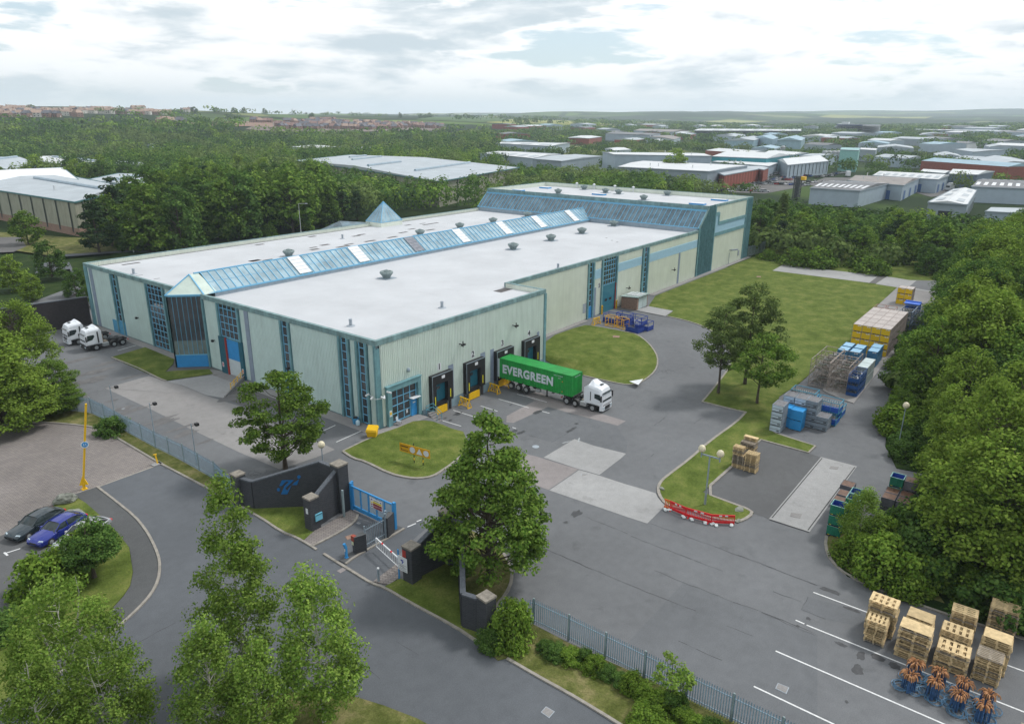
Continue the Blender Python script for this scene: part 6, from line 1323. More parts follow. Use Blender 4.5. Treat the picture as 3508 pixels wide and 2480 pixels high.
def open_crate(name, dx, dy, dz, m1, m2):
    mb = MB(); t = .05; mb.box(0,dx,0,dy,.12,.18,1)
    for (a,b,c,d) in ((0,dx,0,t),(0,dx,dy-t,dy),(0,t,t,dy-t),(dx-t,dx,t,dy-t)): mb.box(a,b,c,d,.14,dz-.0,0)
    for (a,b,c,d) in ((t+.002,dx-t-.002,t+.001,t+.008),(t+.002,dx-t-.002,dy-t-.008,dy-t-.001),(t+.001,t+.008,t+.01,dy-t-.01),(dx-t-.008,dx-t-.001,t+.01,dy-t-.01)): mb.box(a,b,c,d,.19,dz-.02,1)
    for (a,b,c,d) in ((-.02,dx+.02,-.02,.03),(-.02,dx+.02,dy-.03,dy+.02),(-.02,.03,.03,dy-.03),(dx-.03,dx+.02,.03,dy-.03)): mb.box(a,b,c,d,dz-.001,dz+.03,3)
    for i in range(1,6): mb.box(-.02,0,dy*i/6-.015,dy*i/6+.015,.15,dz-.06,0); mb.box(dx*i/6-.015,dx*i/6+.015,-.02,0,.15,dz-.06,0)
    for x in (0,dx*.42,dx*.84): mb.box(x,x+dx*.16,0.02,dy-.02,0,.13,2)
    for y in (0.02,dy*.42,dy*.80): mb.box(-.006,.05,y,y+dy*.18,0,.13,2)
    mb.box(-.012,-.006,.08,.22,.13,.17,4); mb.box(-.012,-.006,dy-.3,dy-.12,.13,.17,4)
    return mb.build(name, [m1, m2, m_black, m_rail if False else mat('crate_rim_teal',(.25,.45,.42),.5,.1), mat('bright_yellow',(.8,.75,.02),.4,0)], None)
gc = open_crate('green_crate', 1.22, 1.16, 1.03, m_gp, m_bi)
for (x, y, w_) in ((8.98,-50.68,'front green stack at the bay corner'),(11.1,-51.45,'left green stack behind the birch'),(12.45,-51.45,'right green stack behind the birch')):
    for k in range(3): place(gc, x, y, .01+k*1.04, 'green crate, %s in the %s' % (ordn(k,3), w_), 'green plastic crates')
for k in range(3): place(gc, 18.25, -53.8, .01+k*1.04, 'green crate, %s in the far stack at the shrub edge' % ordn(k,3), 'green plastic crates')
m_bk = mat('black_bin_plastic', (.10,.10,.115), .7, .3, 2.); m_rust = mat('rusty_water', (.13,.07,.045), .5, .4, 3.)
bk = crate_proto('grey_bin', 1.3, 1.15, 1.0, m_bk, m_rust, None)
bp_ = [(10.35,-50.55,2),(12.0,-50.15,2),(13.6,-50.15,2),(15.8,-49.95,2),(15.6,-53.7,2),(17.0,-53.7,2),(15.6,-54.95,2),(17.0,-54.95,2),(18.3,-55.05,3)]
for i, (x, y, n) in enumerate(bp_):
    for k in range(n): place(bk, x, y, .01+k*1.02, 'dark grey bin with a rusty top by the weighbridge, %s at spot %s' % (['below','above','uppermost'][k], ['one','two','three','four','five','six','seven','eight','nine'][i]), 'dark grey bins', cat='bin')
# open steel stillages
def stillage(name, dx, dy, dz, m, mesh=0, panel=None, junk=None, cat='stillage', w=.06):
    t = thing(name, name, cat, (0,0,0)); mb = MB()
    for (x,y) in ((0,0),(dx,0),(dx,dy),(0,dy)): mb.beam((x,y,0),(x,y,dz),w,w)
    for z in (.1,dz-.04):
        for a, b in (((0,0),(dx,0)),((dx,0),(dx,dy)),((dx,dy),(0,dy)),((0,dy),(0,0))): mb.beam((*a,z),(*b,z),w,w)
    for a, b in (((0,0),(dx,0)),((dx,dy),(0,dy))): mb.beam((*a,dz*.5),(*b,dz*.5),w*.6,w*.6)
    for y in (dy*.33,dy*.66): mb.beam((0,y,.1),(0,y,dz),w*.6,w*.6)
    mb.build('frame', m, t, fix=False)
    if mesh:
        mb = MB(); n = mesh
        for i in range(1,n):
            for (c, ax) in ((0,'y'),(dx,'y')): y = dy*i/n; mb.beam((c,y,.1),(c,y,dz*.7),.02,.02)
            x = dx*i/n; mb.beam((x,0,.1),(x,0,dz*.7),.02,.02); mb.beam((x,dy,.1),(x,dy,dz*.7),.02,.02); z = dz*.7*i/n; mb.beam((0,0,z),(0,dy,z),.02,.02); mb.beam((0,0,z),(dx,0,z),.02,.02)
        mb.build('mesh_side', m, t, fix=False)
    if panel: mb = MB(); mb.box(.03,dx-.03,.03,dy-.03,.12,.16); mb.box(-.02,.02,.03,dy-.03,.15,dz*.55); mb.box(.03,dx-.03,-.02,.02,.15,dz*.5); mb.build('side_panel', panel, t, fix=False)
    if junk:
        mb = MB(); rr = random.Random(int(dx*100)); 
        for i in range(26):
            a = (rr.uniform(.1,dx-.1), rr.uniform(.1,dy-.1), rr.uniform(.15,dz*.75)); b = (rr.uniform(.1,dx-.1), rr.uniform(.1,dy-.1), rr.uniform(.15,dz*.75)); mb.beam(a, b, rr.choice((.03,.06,.12)), .04, rr.choice((0,1,2)))
        mb.build('contents', junk, t, fix=False)
    return t
def put(p, x, y, z, label, group, rz=0.):
    if not p.get('used'): p['used'] = 1; p.location = (x,y,z); p.rotation_euler.z = rz; p['label'] = label; p['group'] = group; return p
    c = copy_tree(p, (x,y,z), rz, label, group); del c['used']; return c
m_rst = mat('rusty_pale_frame', (.30,.26,.23), .8, .5, 4.); m_jnk = [mat('junk_brown',(.12,.09,.07),.9,.4,4.), mat('junk_grey',(.30,.30,.30),.7,.3,4.), mat('junk_green',(.06,.09,.06),.8,.3,4.)]
ms = stillage('wire_stillage', 2.5, 2.5, 1.98, m_rst, 7, None, m_jnk, w=.07)
for i in range(4):
    for j in range(2):
        for k in range(2):
            if i == 3 and k == 1: continue
            put(ms, 47.75+i*2.62+(.6 if j else 0), -41.6+j*2.65, .02+k*2.0, 'rusty wire stillage, %s, %s side, %s tier' % (['front row','second row','third row','last row'][i], ['right','left'][j], ['lower','upper'][k]), 'rusty wire stillages')
m_bcg = mat('dark_blue_steel', (.015,.07,.22), .5, .25, 3.)
bc = stillage('blue_cage', 2.2, 1.35, 1.02, m_bcg, 6, m_bcg, m_jnk[1:]+[m_white], w=.06)
for i in range(2):
    for k in range(3): put(bc, 47.35+i*2.25, -43.15, .02+k*1.03, 'dark blue cage full of scrap, %s stack, %s' % (['front','second'][i], ['bottom','middle','top'][k]), 'dark blue cages')
wc = crate_proto('pale_crate', 2.5, 1.35, 1.48, mat('pale_grey_crate',(.34,.40,.40),.6,.15,2.,obj_rand=.06), mat('pale_crate_lid',(.48,.56,.56),.6,.1), None)
for i in range(2):
    for k in range(2): place(wc, 52.05+i*2.56, -43.1, .02+k*1.5, 'pale grey crate beyond the dark blue cages, %s, %s' % (['nearer','farther'][i], ['lower','upper'][k]), 'pale grey crates')
m_bb = mat('steel_blue_bin', (.04,.16,.30), .5, .2, 2.); m_bbt = mat('pale_blue_lid', (.25,.45,.62), .5, .12, 2.)
bb_ = crate_proto('blue_bin', 2.3, 1.4, 1.25, m_bb, m_bbt, None, detail='label')
for i, (x, y, n) in enumerate(((62.5,-42.3,2),(65.0,-42.2,2),(60.3,-40.2,2),(60.3,-38.5,2),(63.0,-40.2,2),(63.0,-38.5,2))):
    for k in range(n): place(bb_, x, y, .02+k*1.27, 'blue bin before the yellow block, %s, %s' % (['at the track side front','at the track side back','middle front','left front','middle back','left back'][i], ['lower','upper'][k]), 'steel blue bins', cat='bin')
# blue frames full of white tubes
m_bf = mat('teal_blue_frame', (.05,.26,.38), .5, .2, 3.)
def tube_rack():
    t = stillage('tube_rack', 2.0, 3.0, 1.45, m_bf, 0, mat('royal_blue_panel',(.015,.08,.38),.5,.15), None, w=.07)
    mb = MB()
    for i in range(10):
        y = .25+i*.27; pts = [(.35+.12*math.sin(j*.6), y+.05*j*.5, .75+.45*math.sin(j*.7)) for j in range(6)]; mb.path(pts, .045, 6, 0); mb.path([(p[0]+.8,p[1],p[2]) for p in pts], .045, 6, 0)
    mb.build('tubes', mat('pale_tube',(.50,.48,.44),.5,.3,6.), t, fix=False)
    mb = MB(); mb.lathe((.5,2.75,.95),[(.3,0),(.38,.1),(.3,.2)],12); mb.build('hose_reel', m_black, t); return t
tk = tube_rack()
for i, (x, y, z, w_) in enumerate(((35.3,-43.5,.02,'lower rack right of the grey crates'),(35.6,-43.6,1.5,'upper rack right of the grey crates'),(37.0,-40.2,.02,'lower rack behind the grey crates'),(37.2,-40.2,1.5,'upper rack behind the grey crates'),(38.4,-43.4,.02,'far low rack by the concrete strip'),(39.4,-40.0,1.2,'far rack nearest the lawn'))):
    if i == 5: z = .02
    put(tk, x, y, z, 'blue rack of curved pale tubes, '+w_, 'blue tube racks')
# green end-panel racks, grey racks behind the yellow block
gr_ = stillage('green_rack', 2.6, 1.5, 2.2, mat('reddish_rail',(.32,.16,.13),.6,.3,4.), 0, mat('green_end_panel',(.01,.17,.11),.5,.12), m_jnk, w=.06)
for i, (x, y, z) in enumerate(((84.6,-38.3,.02),(84.6,-40.1,.02),(84.6,-38.3,2.25),(84.6,-40.1,2.25))): put(gr_, x, y, z, 'dark green panelled rack behind the yellow block, %s, %s' % (['left','right'][i%2], ['lower','upper'][i//2]), 'green racks')
rk = stillage('steel_rack', 2.6, 1.9, 2.1, mat('dark_steel_frame',(.10,.14,.20),.5,.3,4.), 5, None, m_jnk, w=.08)
for i in range(3):
    for k in range(2):
        for j in range(2): put(rk, 84.0+i*2.8+1.0, -42.7-(j*0)-.1+(0 if j == 0 else -2.0), .02+k*2.15, 'dark steel rack by the green ones, %s bay, %s line, %s' % (['near','middle','far'][i], ['inner','outer'][j], ['lower','upper'][k]), 'dark steel racks')
mb = MB(); mb.box(92.8,93.2,-43.0,-40.4,3.2,4.6); mb.box(91.0,92.9,-43.0,-40.4,4.35,4.45); tag(mb.build('blue_tray', mat('vivid_blue_lid',(.02,.12,.55),.4,.1)), 'vivid blue lid lying across the dark steel racks', 'lid')
# stillages by door five
m_yf = mat('amber_frame', (.68,.36,.02), .5, .2, 4.); m_nv = mat('navy_frame', (.02,.05,.26), .5, .2, 3.)
ys = stillage('yellow_stillage', 1.35, 1.85, 1.85, m_yf, 0, None, None, w=.08); put(ys, 57.25, .3, .01, 'amber steel stillage by the kerb, left of two', 'amber stillages', R(4)); put(ys, 56.9, -1.75, .01, 'amber steel stillage by the kerb, right of two', 'amber stillages', R(-18))
bs_ = stillage('blue_stillage', 1.9, 2.6, 1.6, m_nv, 0, m_nv, None, w=.08)
for i, (x, y, rz, w_) in enumerate(((56.3,-5.0,R(-6),'nearest the half round lawn'),(58.6,-5.7,R(-4),'at the right end of the group'),(59.0,-1.2,R(-5),'behind the right amber frame'),(59.2,1.3,R(-3),'behind the left amber frame'),(61.3,-.2,R(-6),'farthest back near door five'),(61.0,-3.2,R(-6),'in the middle behind the white tub'))): put(bs_, x, y, .01, 'navy blue steel stillage '+w_, 'navy stillages', rz)
x, y, z = at('P7',1600,470,.9); mb = MB(); mb.lathe((x,y,0),[(.5,.0),(.62,.7),(.7,1.0),(.62,1.0),(.55,.6)],16); tag(mb.build('white_tub', m_white), 'white oval tub among the navy stillages', 'tub')
# hose bundles
def hose_bundle(seed):
    rr = random.Random(seed); t = thing('hose_bundle', 'hose bundle', 'hose bundle', (0,0,0)); mb = MB(); 
    for i in range(34):
        a = rr.uniform(0,2*math.pi); q = .40*math.sqrt(rr.random()); x, y = q*math.cos(a), q*math.sin(a); mb.tube((x*1.1,y*1.1,.02),(x,y,1.15+rr.uniform(-.05,.1)),.035,5,0,.03,False)
    mb.build('hoses', mat('blue_hose',(.04,.10,.22),.5,.4,6.), t, fix=False); mb = MB()
    for i in range(30):
        a = rr.uniform(0,2*math.pi); q = .34*math.sqrt(rr.random()); x, y = q*math.cos(a), q*math.sin(a); z = 1.15; r_ = .25+rr.uniform(-.05,.12)
        pts = [(x,y,z-.35),(x+.02*math.cos(a),y+.02*math.sin(a),z),(x+r_*.35*math.cos(a),y+r_*.35*math.sin(a),z+.18),(x+r_*.8*math.cos(a),y+r_*.8*math.sin(a),z+.12),(x+r_*1.1*math.cos(a),y+r_*1.1*math.sin(a),z-.1)]
        mb.path(pts, .032, 5)
    mb.build('hose_ends', mat('orange_hose_end',(.40,.20,.09),.6,.4,5.), t, fix=False); mb = MB()
    for i in range(9):
        a = rr.uniform(0,2*math.pi); cx_, cy_ = .45*math.cos(a), .45*math.sin(a); r_ = rr.uniform(.3,.55); pts = [(cx_+r_*math.cos(b*.55)*rr.uniform(.92,1.08), cy_+r_*math.sin(b*.55)*rr.uniform(.92,1.08), .05+.05*rr.random()+.01*i) for b in range(13)]; mb.path(pts, .028, 5)
    mb.build('hose_coil', mat('slate_blue_hose',(.07,.16,.26),.5,.3,6.), t, fix=False); return t
hb = [hose_bundle(1), hose_bundle(2)]
hp = [(-7.45,-59.2),(-7.15,-60.6),(-7.35,-62.0),(-7.45,-63.4),(-6.0,-59.25),(-5.85,-60.7),(-6.0,-62.1),(-6.15,-63.5)]
hn = ['front row, first from the left','front row, second from the left','front row, third from the left','front row, rightmost','back row, first from the left','back row, second from the left','back row, third from the left','back row, rightmost']
for i, (x, y) in enumerate(hp): put(hb[i%2], x, y, .01, 'bundle of blue hoses with orange ends, '+hn[i], 'hose bundles', i*.9)
# ---------------------------------------------------------------- terrain beyond the site
def elev(x, y):
    d = ray(px('W', x, y)); return d[2]/math.hypot(d[0], d[1])
TX = [-400,0,250,500,750,1000,1250,1500,1750,2000,2296,2700]; TD = [330,700,1150,1900,3000,5000,9000,13000]
TY = {1150:[266,264,263,280,294,297,None,None,None,None,None,None], 1900:[238,240,243,252,262,268,278,286,291,292,292,292], 3000:[258,258,258,256,258,264,268,274,281,283,284,284],
      5000:[262,262,262,260,260,261,257,253,257,263,266,266], 9000:[262,262,261,260,259,257,255,253,252,250,248,248], 13000:[262,262,261,261,260,259,259,257,255,253,251,251]}
TH = np.zeros((len(TX), len(TD)))
for j, d in enumerate(TD):
    if d in TY:
        for i, x in enumerate(TX):
            y = TY[d][i]; TH[i,j] = (6 if y is None else H+d*elev(x, y))
TAZ = np.array([math.atan2(*dirat(x)[::-1]) for x in TX])     # falls with x
def th(x, y):
    dx, dy = x-CAM[0], y-CAM[1]; d = math.hypot(dx, dy)
    if d < 500: return 0.
    az = math.atan2(dy, dx)
    if az < -math.pi/2: az += 2*math.pi
    az = min(max(az, TAZ[-1]), TAZ[0]); i = int(np.searchsorted(-TAZ, -az)); i = min(max(i,1), len(TAZ)-1); f = (az-TAZ[i-1])/(TAZ[i]-TAZ[i-1])
    dd = min(d, 12999); j = int(np.searchsorted(TD, dd)); j = min(max(j,1), len(TD)-1); g = (dd-TD[j-1])/(TD[j]-TD[j-1]); g = g*g*(3-2*g)
    a = TH[i-1,j-1]*(1-g)+TH[i-1,j]*g; b = TH[i,j-1]*(1-g)+TH[i,j]*g
    import mathutils
    n = mathutils.noise.noise(Vector((x/700, y/700, 3)))*min(1, max(0, (d-1500)/2500))*26
    return (a*(1-f)+b*f+n)*sstep(500, 900, d)
def att(r, a, b, dz=0.):
    "point of the far terrain (plus dz) seen at a measured place"
    d = ray(px(r, a, b)); d = d/math.hypot(d[0], d[1]); t = 60.
    while t < 12500:
        p = CAM+d*t
        if p[2] <= th(p[0], p[1])+dz: break
        t *= 1.006
    return (p[0], p[1], th(p[0], p[1]))
azs = np.linspace(R(-75), R(165), 150); ds = [328]; 
while ds[-1] < 9300: ds.append(ds[-1]*1.035+2)
vs = []; fs = []
for d in ds:
    for a in azs: x, y = CAM[0]+d*math.cos(a), CAM[1]+d*math.sin(a); vs.append((x, y, th(x, y)-.04))
n = len(azs)
for i in range(len(ds)-1):
    for j in range(n-1): fs.append((i*n+j, (i+1)*n+j, (i+1)*n+j+1, i*n+j+1))
me = bpy.data.meshes.new('terrain'); me.from_pydata(vs, [], fs); me.polygons.foreach_set('use_smooth', [True]*len(fs))
def terrain_mat():
    m = bpy.data.materials.new('terrain'); m.use_nodes = True; nt = m.node_tree; L = nt.links; b = nt.nodes['Principled BSDF']; b.inputs['Roughness'].default_value = .95; b.inputs['Specular IOR Level'].default_value = .1
    g = nd(nt, 'ShaderNodeNewGeometry'); mp = nd(nt, 'ShaderNodeMapping'); mp.inputs['Scale'].default_value = (1/420,1/420,0); L.new(g.outputs['Position'], mp.inputs['Vector'])
    vo = nd(nt, 'ShaderNodeTexVoronoi', Scale=1., Randomness=.8); vo.distance = 'CHEBYCHEV'; L.new(mp.outputs[0], vo.inputs['Vector'])
    cr = nd(nt, 'ShaderNodeValToRGB'); s = nd(nt, 'ShaderNodeSeparateColor'); L.new(vo.outputs['Color'], s.inputs[0]); L.new(s.outputs[0], cr.inputs[0]); e = cr.color_ramp.elements
    e[0].position = 0; e[0].color = (.05,.085,.02,1); e[1].position = 1; e[1].color = (.16,.20,.06,1)
    for p, c in ((.25,(.075,.12,.03,1)),(.5,(.10,.16,.035,1)),(.7,(.05,.10,.02,1)),(.85,(.17,.19,.07,1))): k = e.new(p); k.color = c
    cr.color_ramp.interpolation = 'CONSTANT'
    v2 = nd(nt, 'ShaderNodeTexVoronoi', feature='DISTANCE_TO_EDGE', Scale=1., Randomness=.8); L.new(mp.outputs[0], v2.inputs['Vector'])
    r = nd(nt, 'ShaderNodeMapRange'); L.new(v2.outputs['Distance'], r.inputs['Value']); r.inputs['From Min'].default_value = .02; r.inputs['From Max'].default_value = .045
    n = nd(nt, 'ShaderNodeTexNoise', Scale=.0011, Detail=7., Roughness=.6); L.new(g.outputs['Position'], n.inputs['Vector'])
    r2 = nd(nt, 'ShaderNodeMapRange'); L.new(n.outputs['Fac'], r2.inputs['Value']); r2.inputs['From Min'].default_value = .45; r2.inputs['From Max'].default_value = .47; r2.inputs['To Min'].default_value = 1; r2.inputs['To Max'].default_value = 0
    mu = nd(nt, 'ShaderNodeMath', operation='MULTIPLY'); L.new(r.outputs[0], mu.inputs[0]); L.new(r2.outputs[0], mu.inputs[1])
    mx = nd(nt, 'ShaderNodeMix', data_type='RGBA'); L.new(mu.outputs[0], mx.inputs['Factor']); mx.inputs['A'].default_value = (.018,.035,.012,1); L.new(cr.outputs[0], mx.inputs['B'])
    L.new(mx.outputs['Result'], b.inputs['Base Color']); return m
me.materials.append(terrain_mat()); o = bpy.data.objects.new('terrain', me); C.objects.link(o); structure(o)
# patches of the far ground
def far_patch(name, pts, m, dz=.25):
    q = [att(*p) for p in pts]; cx_ = sum(p[0] for p in q)/len(q); cy_ = sum(p[1] for p in q)/len(q); mb = MB(); rings = 7
    vs = [(cx_,cy_,th(cx_,cy_)+dz)]; k = 40; per = []
    tot = len(q)
    for i in range(k): t = i/k*tot; a, b = q[int(t)%tot], q[(int(t)+1)%tot]; f = t-int(t); per.append((a[0]*(1-f)+b[0]*f, a[1]*(1-f)+b[1]*f))
    for r_ in range(1, rings+1):
        for p in per: x, y = cx_+(p[0]-cx_)*r_/rings, cy_+(p[1]-cy_)*r_/rings; vs.append((x,y,th(x,y)+dz))
    fs = [(0,1+i,1+(i+1)%k) for i in range(k)]
    for r_ in range(rings-1): fs += [(1+r_*k+i,1+(r_+1)*k+i,1+(r_+1)*k+(i+1)%k,1+r_*k+(i+1)%k) for i in range(k)]
    mb.add(vs, fs); return structure(mb.build(name, m))
m_earth = mat('bare_red_earth', (.24,.15,.11), .95, .3, .02); m_field = mat('hay_field', (.15,.17,.045), .95, .15, .01); m_gfield = mat('green_field', (.06,.11,.025), .95, .15, .01); m_yfield = mat('pale_crop_field', (.24,.25,.06), .95, .12, .01)
far_patch('field', [('A',-400,205),('A',60,195),('A',700,205),('A',1100,195),('A',1090,175),('A',700,168),('A',250,165),('A',-400,172)], m_field, .6)
far_patch('building_site', [('A',1600,320),('A',2000,350),('A',2296,345),('B',200,350),('B',180,300),('A',2200,300),('A',1750,300)], m_earth, .8)
far_patch('field', [('A',1350,255),('A',1500,300),('A',2200,300),('A',2290,285),('A',1800,275)], m_gfield, .7)
far_patch('building_site', [('B',-50,375),('B',400,395),('B',900,395),('B',1700,380),('B',1700,345),('B',1300,330),('B',700,300),('B',150,305)], mat('estate_ground',(.16,.13,.11),.9,.3,.03), .7)
far_patch('field', [('B',200,265),('B',500,280),('B',560,262),('B',300,240),('B',100,238)], m_gfield, .9)
far_patch('field', [('B',1235,318),('B',1400,320),('B',1430,300),('B',1240,296)], m_yfield, .9)
far_patch('field', [('B',2060,312),('C',60,322),('C',1080,352),('C',800,330),('C',100,282),('B',2100,290)], m_yfield, .9)
far_patch('field', [('B',1440,290),('B',2000,312),('C',60,300),('C',0,268),('B',1600,262)], m_gfield, 1.4)
far_patch('field', [('C',0,300),('C',600,322),('C',1000,335),('C',700,300),('C',150,278)], m_yfield, 1.6)
far_patch('field', [('C',60,330),('C',300,352),('C',700,345),('C',400,322)], m_gfield, 1.6)
far_patch('field', [('C',1750,300),('C',2100,315),('D',100,300),('C',2000,285)], m_yfield, 2)
far_patch('field', [('D',500,262),('D',1100,275),('D',1500,262),('D',900,250)], m_yfield, 2)
far_patch('field', [('D',1500,285),('D',2100,290),('D',1900,265)], m_gfield, 2)
# lawns and road by the left hand estate
sheet('lawn', [att('A',*p)[:2] for p in ((-300,1262),(60,1270),(440,1300),(1130,1350),(1450,1360),(1300,1430),(1100,1440),(500,1480),(150,1430),(-300,1400))], m_verge, .03)
sheet('lawn', [att('A',*p)[:2] for p in ((-300,1300),(90,1300),(150,1480),(300,1531),(-300,1560))], m_verge, .03) if False else None
sheet('estate_road', [att('A',*p)[:2] for p in ((-100,1310),(180,1310),(230,1390),(120,1440),(-300,1460))], m_dark, .05)
sheet('estate_road', [att('A',540,1485)[:2], att('A',1150,1438)[:2], (60,92), (150,92), (150,98), (62,100)]+[att('A',1150,1425)[:2], att('A',540,1465)[:2]], m_road, .06)
sheet('estate_road', [att('E',-200,140)[:2], att('E',95,128)[:2], (4,84), (60,88), (60,80), (2,79)]+[att('E',100,190)[:2], att('E',-200,230)[:2]], m_road, .06)
# ---------------------------------------------------------------- neighbouring buildings
FOOT = []
m_grof = mat('pale_grey_roof', (.36,.40,.43), .6, .12, .15); m_wrof = mat('white_steel_roof', (.55,.57,.58), .55, .08, .15); m_drof = mat('dark_grey_roof', (.16,.165,.175), .8, .2, .3); m_beige = mat('beige_cladding', (.30,.30,.235), .6, .1, .4, streak=.15)
m_gw = mat('grey_wall_cladding', (.26,.31,.35), .6, .08, .3); m_pw = mat('pale_blue_wall', (.33,.40,.46), .6, .08, .3); m_tw = mat('teal_wall', (.03,.25,.30), .6, .1); m_rb = mat('red_brick_wall', (.22,.065,.045), .85, .2, 1.); m_dk = mat('dark_window_band', (.03,.035,.04), .3, .2)
m_lbr = mat('light_blue_roof', (.26,.38,.45), .6, .15, .2); m_brr = mat('brown_grey_roof', (.24,.22,.21), .8, .2, .3)
def quad_building(label, pts, ze, wall, roof, rise=1.5, axis=0, z0=None, name='warehouse_unit', cat='warehouse', strips=0, strip_m=None, lights=0, tubes=0, doors=0, plinth=None, over=.3, vents=0):
    P_ = []
    for p in pts:
        d = ray(px(*p)); base = 0.
        for _ in range(25):
            t = (base+ze-CAM[2])/d[2] if d[2] < -1e-4 else 3000.; t = min(max(t, 50), 6000/math.hypot(d[0],d[1])); q = CAM+d*t; base = .5*base+.5*th(q[0], q[1]) if z0 is None else z0
        P_.append((q[0], q[1]))
    a = sum(P_[i][0]*P_[(i+1)%4][1]-P_[(i+1)%4][0]*P_[i][1] for i in range(4))
    if a < 0: P_ = P_[::-1]
    cx_, cy_ = sum(p[0] for p in P_)/4, sum(p[1] for p in P_)/4; b0 = th(cx_, cy_) if z0 is None else z0
    FOOT.append([(cx_+(p[0]-cx_)*1.0, cy_+(p[1]-cy_)*1.0) for p in P_])
    o = (cx_, cy_, b0); t = thing(name, label, cat, o); ze_ = b0+ze
    mb = MB(); mb.prism(P_, b0-2, ze_); w = mb.build('wall', wall, t, o)
    P2 = [(cx_+(p[0]-cx_)*(1+over/20), cy_+(p[1]-cy_)*(1+over/20)) for p in P_]
    if axis: P2 = P2[1:]+P2[:1]
    m0 = tuple((P2[0][i]+P2[1][i])/2 for i in (0,1)); m1 = tuple((P2[2][i]+P2[3][i])/2 for i in (0,1))
    mb = MB(); A, B, C_, D_ = [(p[0],p[1],ze_+.02) for p in P2]; M0, M1 = (*m0,ze_+rise), (*m1,ze_+rise)
    mb.add([A,B,C_,D_,M0,M1], [(0,1,4),(2,3,5),(1,2,5,4),(3,0,4,5)]); rf = mb.build('roof', roof, t, o)
    def rp(u, v, dz=.12):   # u along ridge 0..1, v across -1..1
        e = v < 0; x0 = [A,D_] if e else [B,C_]; k = abs(v)
        p = [M0[i]*(1-u)+M1[i]*u for i in range(3)]; q = [x0[0][i]*(1-u)+x0[1][i]*u for i in range(3)]
        return tuple(p[i]*(1-k)+q[i]*k+(dz if i == 2 else 0) for i in range(3))
    rr = random.Random(int(abs(cx_)*7)%999)
    if lights:
        mb = MB()
        for i in range(lights):
            u = (i+.5)/lights
            for v0, v1 in ((-.75,-.35),(.35,.75)):
                du = .25/lights; mb.face([rp(u-du,v0),rp(u+du,v0),rp(u+du,v1),rp(u-du,v1)]); mb.cut()
        mb.build('rooflight', m_white if roof is not m_wrof else m_grof, rf, o, fix=False)
    for i in range(tubes):
        v = 0 if tubes == 1 else [-.55,.45,-.1,.7][i%4]; u0, u1 = [(.06,.8),(.15,.62),(.5,.92),(.1,.4)][i%4]; mb = MB(); mb.tube(rp(u0,v,.2), rp(u1,v,.2), .75, 8); mb.build('barrel_rooflight', mat('barrel_glazing',(.22,.30,.36),.3,.2,.3,spec=.8), rf, o)
    if strips:
        mb = MB()
        for i in range(4):
            a, b = P_[i], P_[(i+1)%4]; l = math.hypot(b[0]-a[0], b[1]-a[1]); n = max(1,int(l/strips)); nx, ny = (b[1]-a[1])/l*.12, -(b[0]-a[0])/l*.12
            for k in range(n): f = (k+.5)/n; f2 = f+.9/l; p, q = [a[j]+(b[j]-a[j])*f for j in (0,1)], [a[j]+(b[j]-a[j])*f2 for j in (0,1)]; mb.face([(p[0]+nx,p[1]+ny,b0+1),(q[0]+nx,q[1]+ny,b0+1),(q[0]+nx,q[1]+ny,ze_-.4),(p[0]+nx,p[1]+ny,ze_-.4)]); mb.cut()
        mb.build('window_strip', strip_m or m_dk, w, o, fix=False)
    if plinth:
        mb = MB(); P3 = [(cx_+(p[0]-cx_)*1.004+0, cy_+(p[1]-cy_)*1.004) for p in P_]; mb.prism(P3, b0-1.9, b0+2.4); mb.build('brick_plinth', plinth, t, o)
    if doors:
        mb = MB()
        for i in range(4):
            a, b = P_[i], P_[(i+1)%4]; l = math.hypot(b[0]-a[0], b[1]-a[1]); n = int(l/doors); nx, ny = (b[1]-a[1])/l*.1, -(b[0]-a[0])/l*.1
            for k in range(n): f = (k+.3)/n; f2 = f+4.5/l; p, q = [a[j]+(b[j]-a[j])*f for j in (0,1)], [a[j]+(b[j]-a[j])*f2 for j in (0,1)]; mb.face([(p[0]+nx,p[1]+ny,b0),(q[0]+nx,q[1]+ny,b0),(q[0]+nx,q[1]+ny,b0+min(4.5,ze*.6)),(p[0]+nx,p[1]+ny,b0+min(4.5,ze*.6))]); mb.cut()
        mb.build('loading_door', m_dk if doors != 14 else mat('door_blue',(.05,.12,.3),.5,.1), w, o, fix=False)
    mb = MB()
    for i in range(4): a, b = P2[i], P2[(i+1)%4]; mb.beam((a[0],a[1],ze_),(b[0],b[1],ze_),.25,.45)
    mb.build('eaves_trim', mat('eaves_teal',(.06,.16,.17),.6,.1) if wall is m_beige else m_gw, t, o)
    for i in range(vents):
        mb = MB(); p = rp(rr.uniform(.15,.85), rr.choice((-.5,.5)), 0); mb.tube(p, (p[0],p[1],p[2]+1.6), .25, 6); mb.build('flue_pipe', m_wrof, rf, o)
    return t, P_, b0
W1 = dict(strips=9)
n1, P_n1, _ = quad_building('nearest beige neighbour warehouse, brick plinth and white sign, by the round shrub', [('A',650,1003),('A',1150,880),('A',560,765),('A',-250,865)], 10.5, m_beige, m_grof, 1.6, 0, 0, plinth=m_brick, strips=9, tubes=1, vents=1)
sgx = onwall = None
c0 = at2('A',445,1050,7.5); mb = MB(); pA_ = at('A',415,1022,7.6); pB_ = at('A',472,1035,7.6); mb.ext([(pA_[0]-.5,pA_[1]-.6,6.4),(pB_[0]-.5,pB_[1]-.6,6.4),(pB_[0]-.5,pB_[1]-.6,8.2),(pA_[0]-.5,pA_[1]-.6,8.2)],(.1,.1,0)); mb.build('white_sign', m_white, n1, tuple(n1.location))
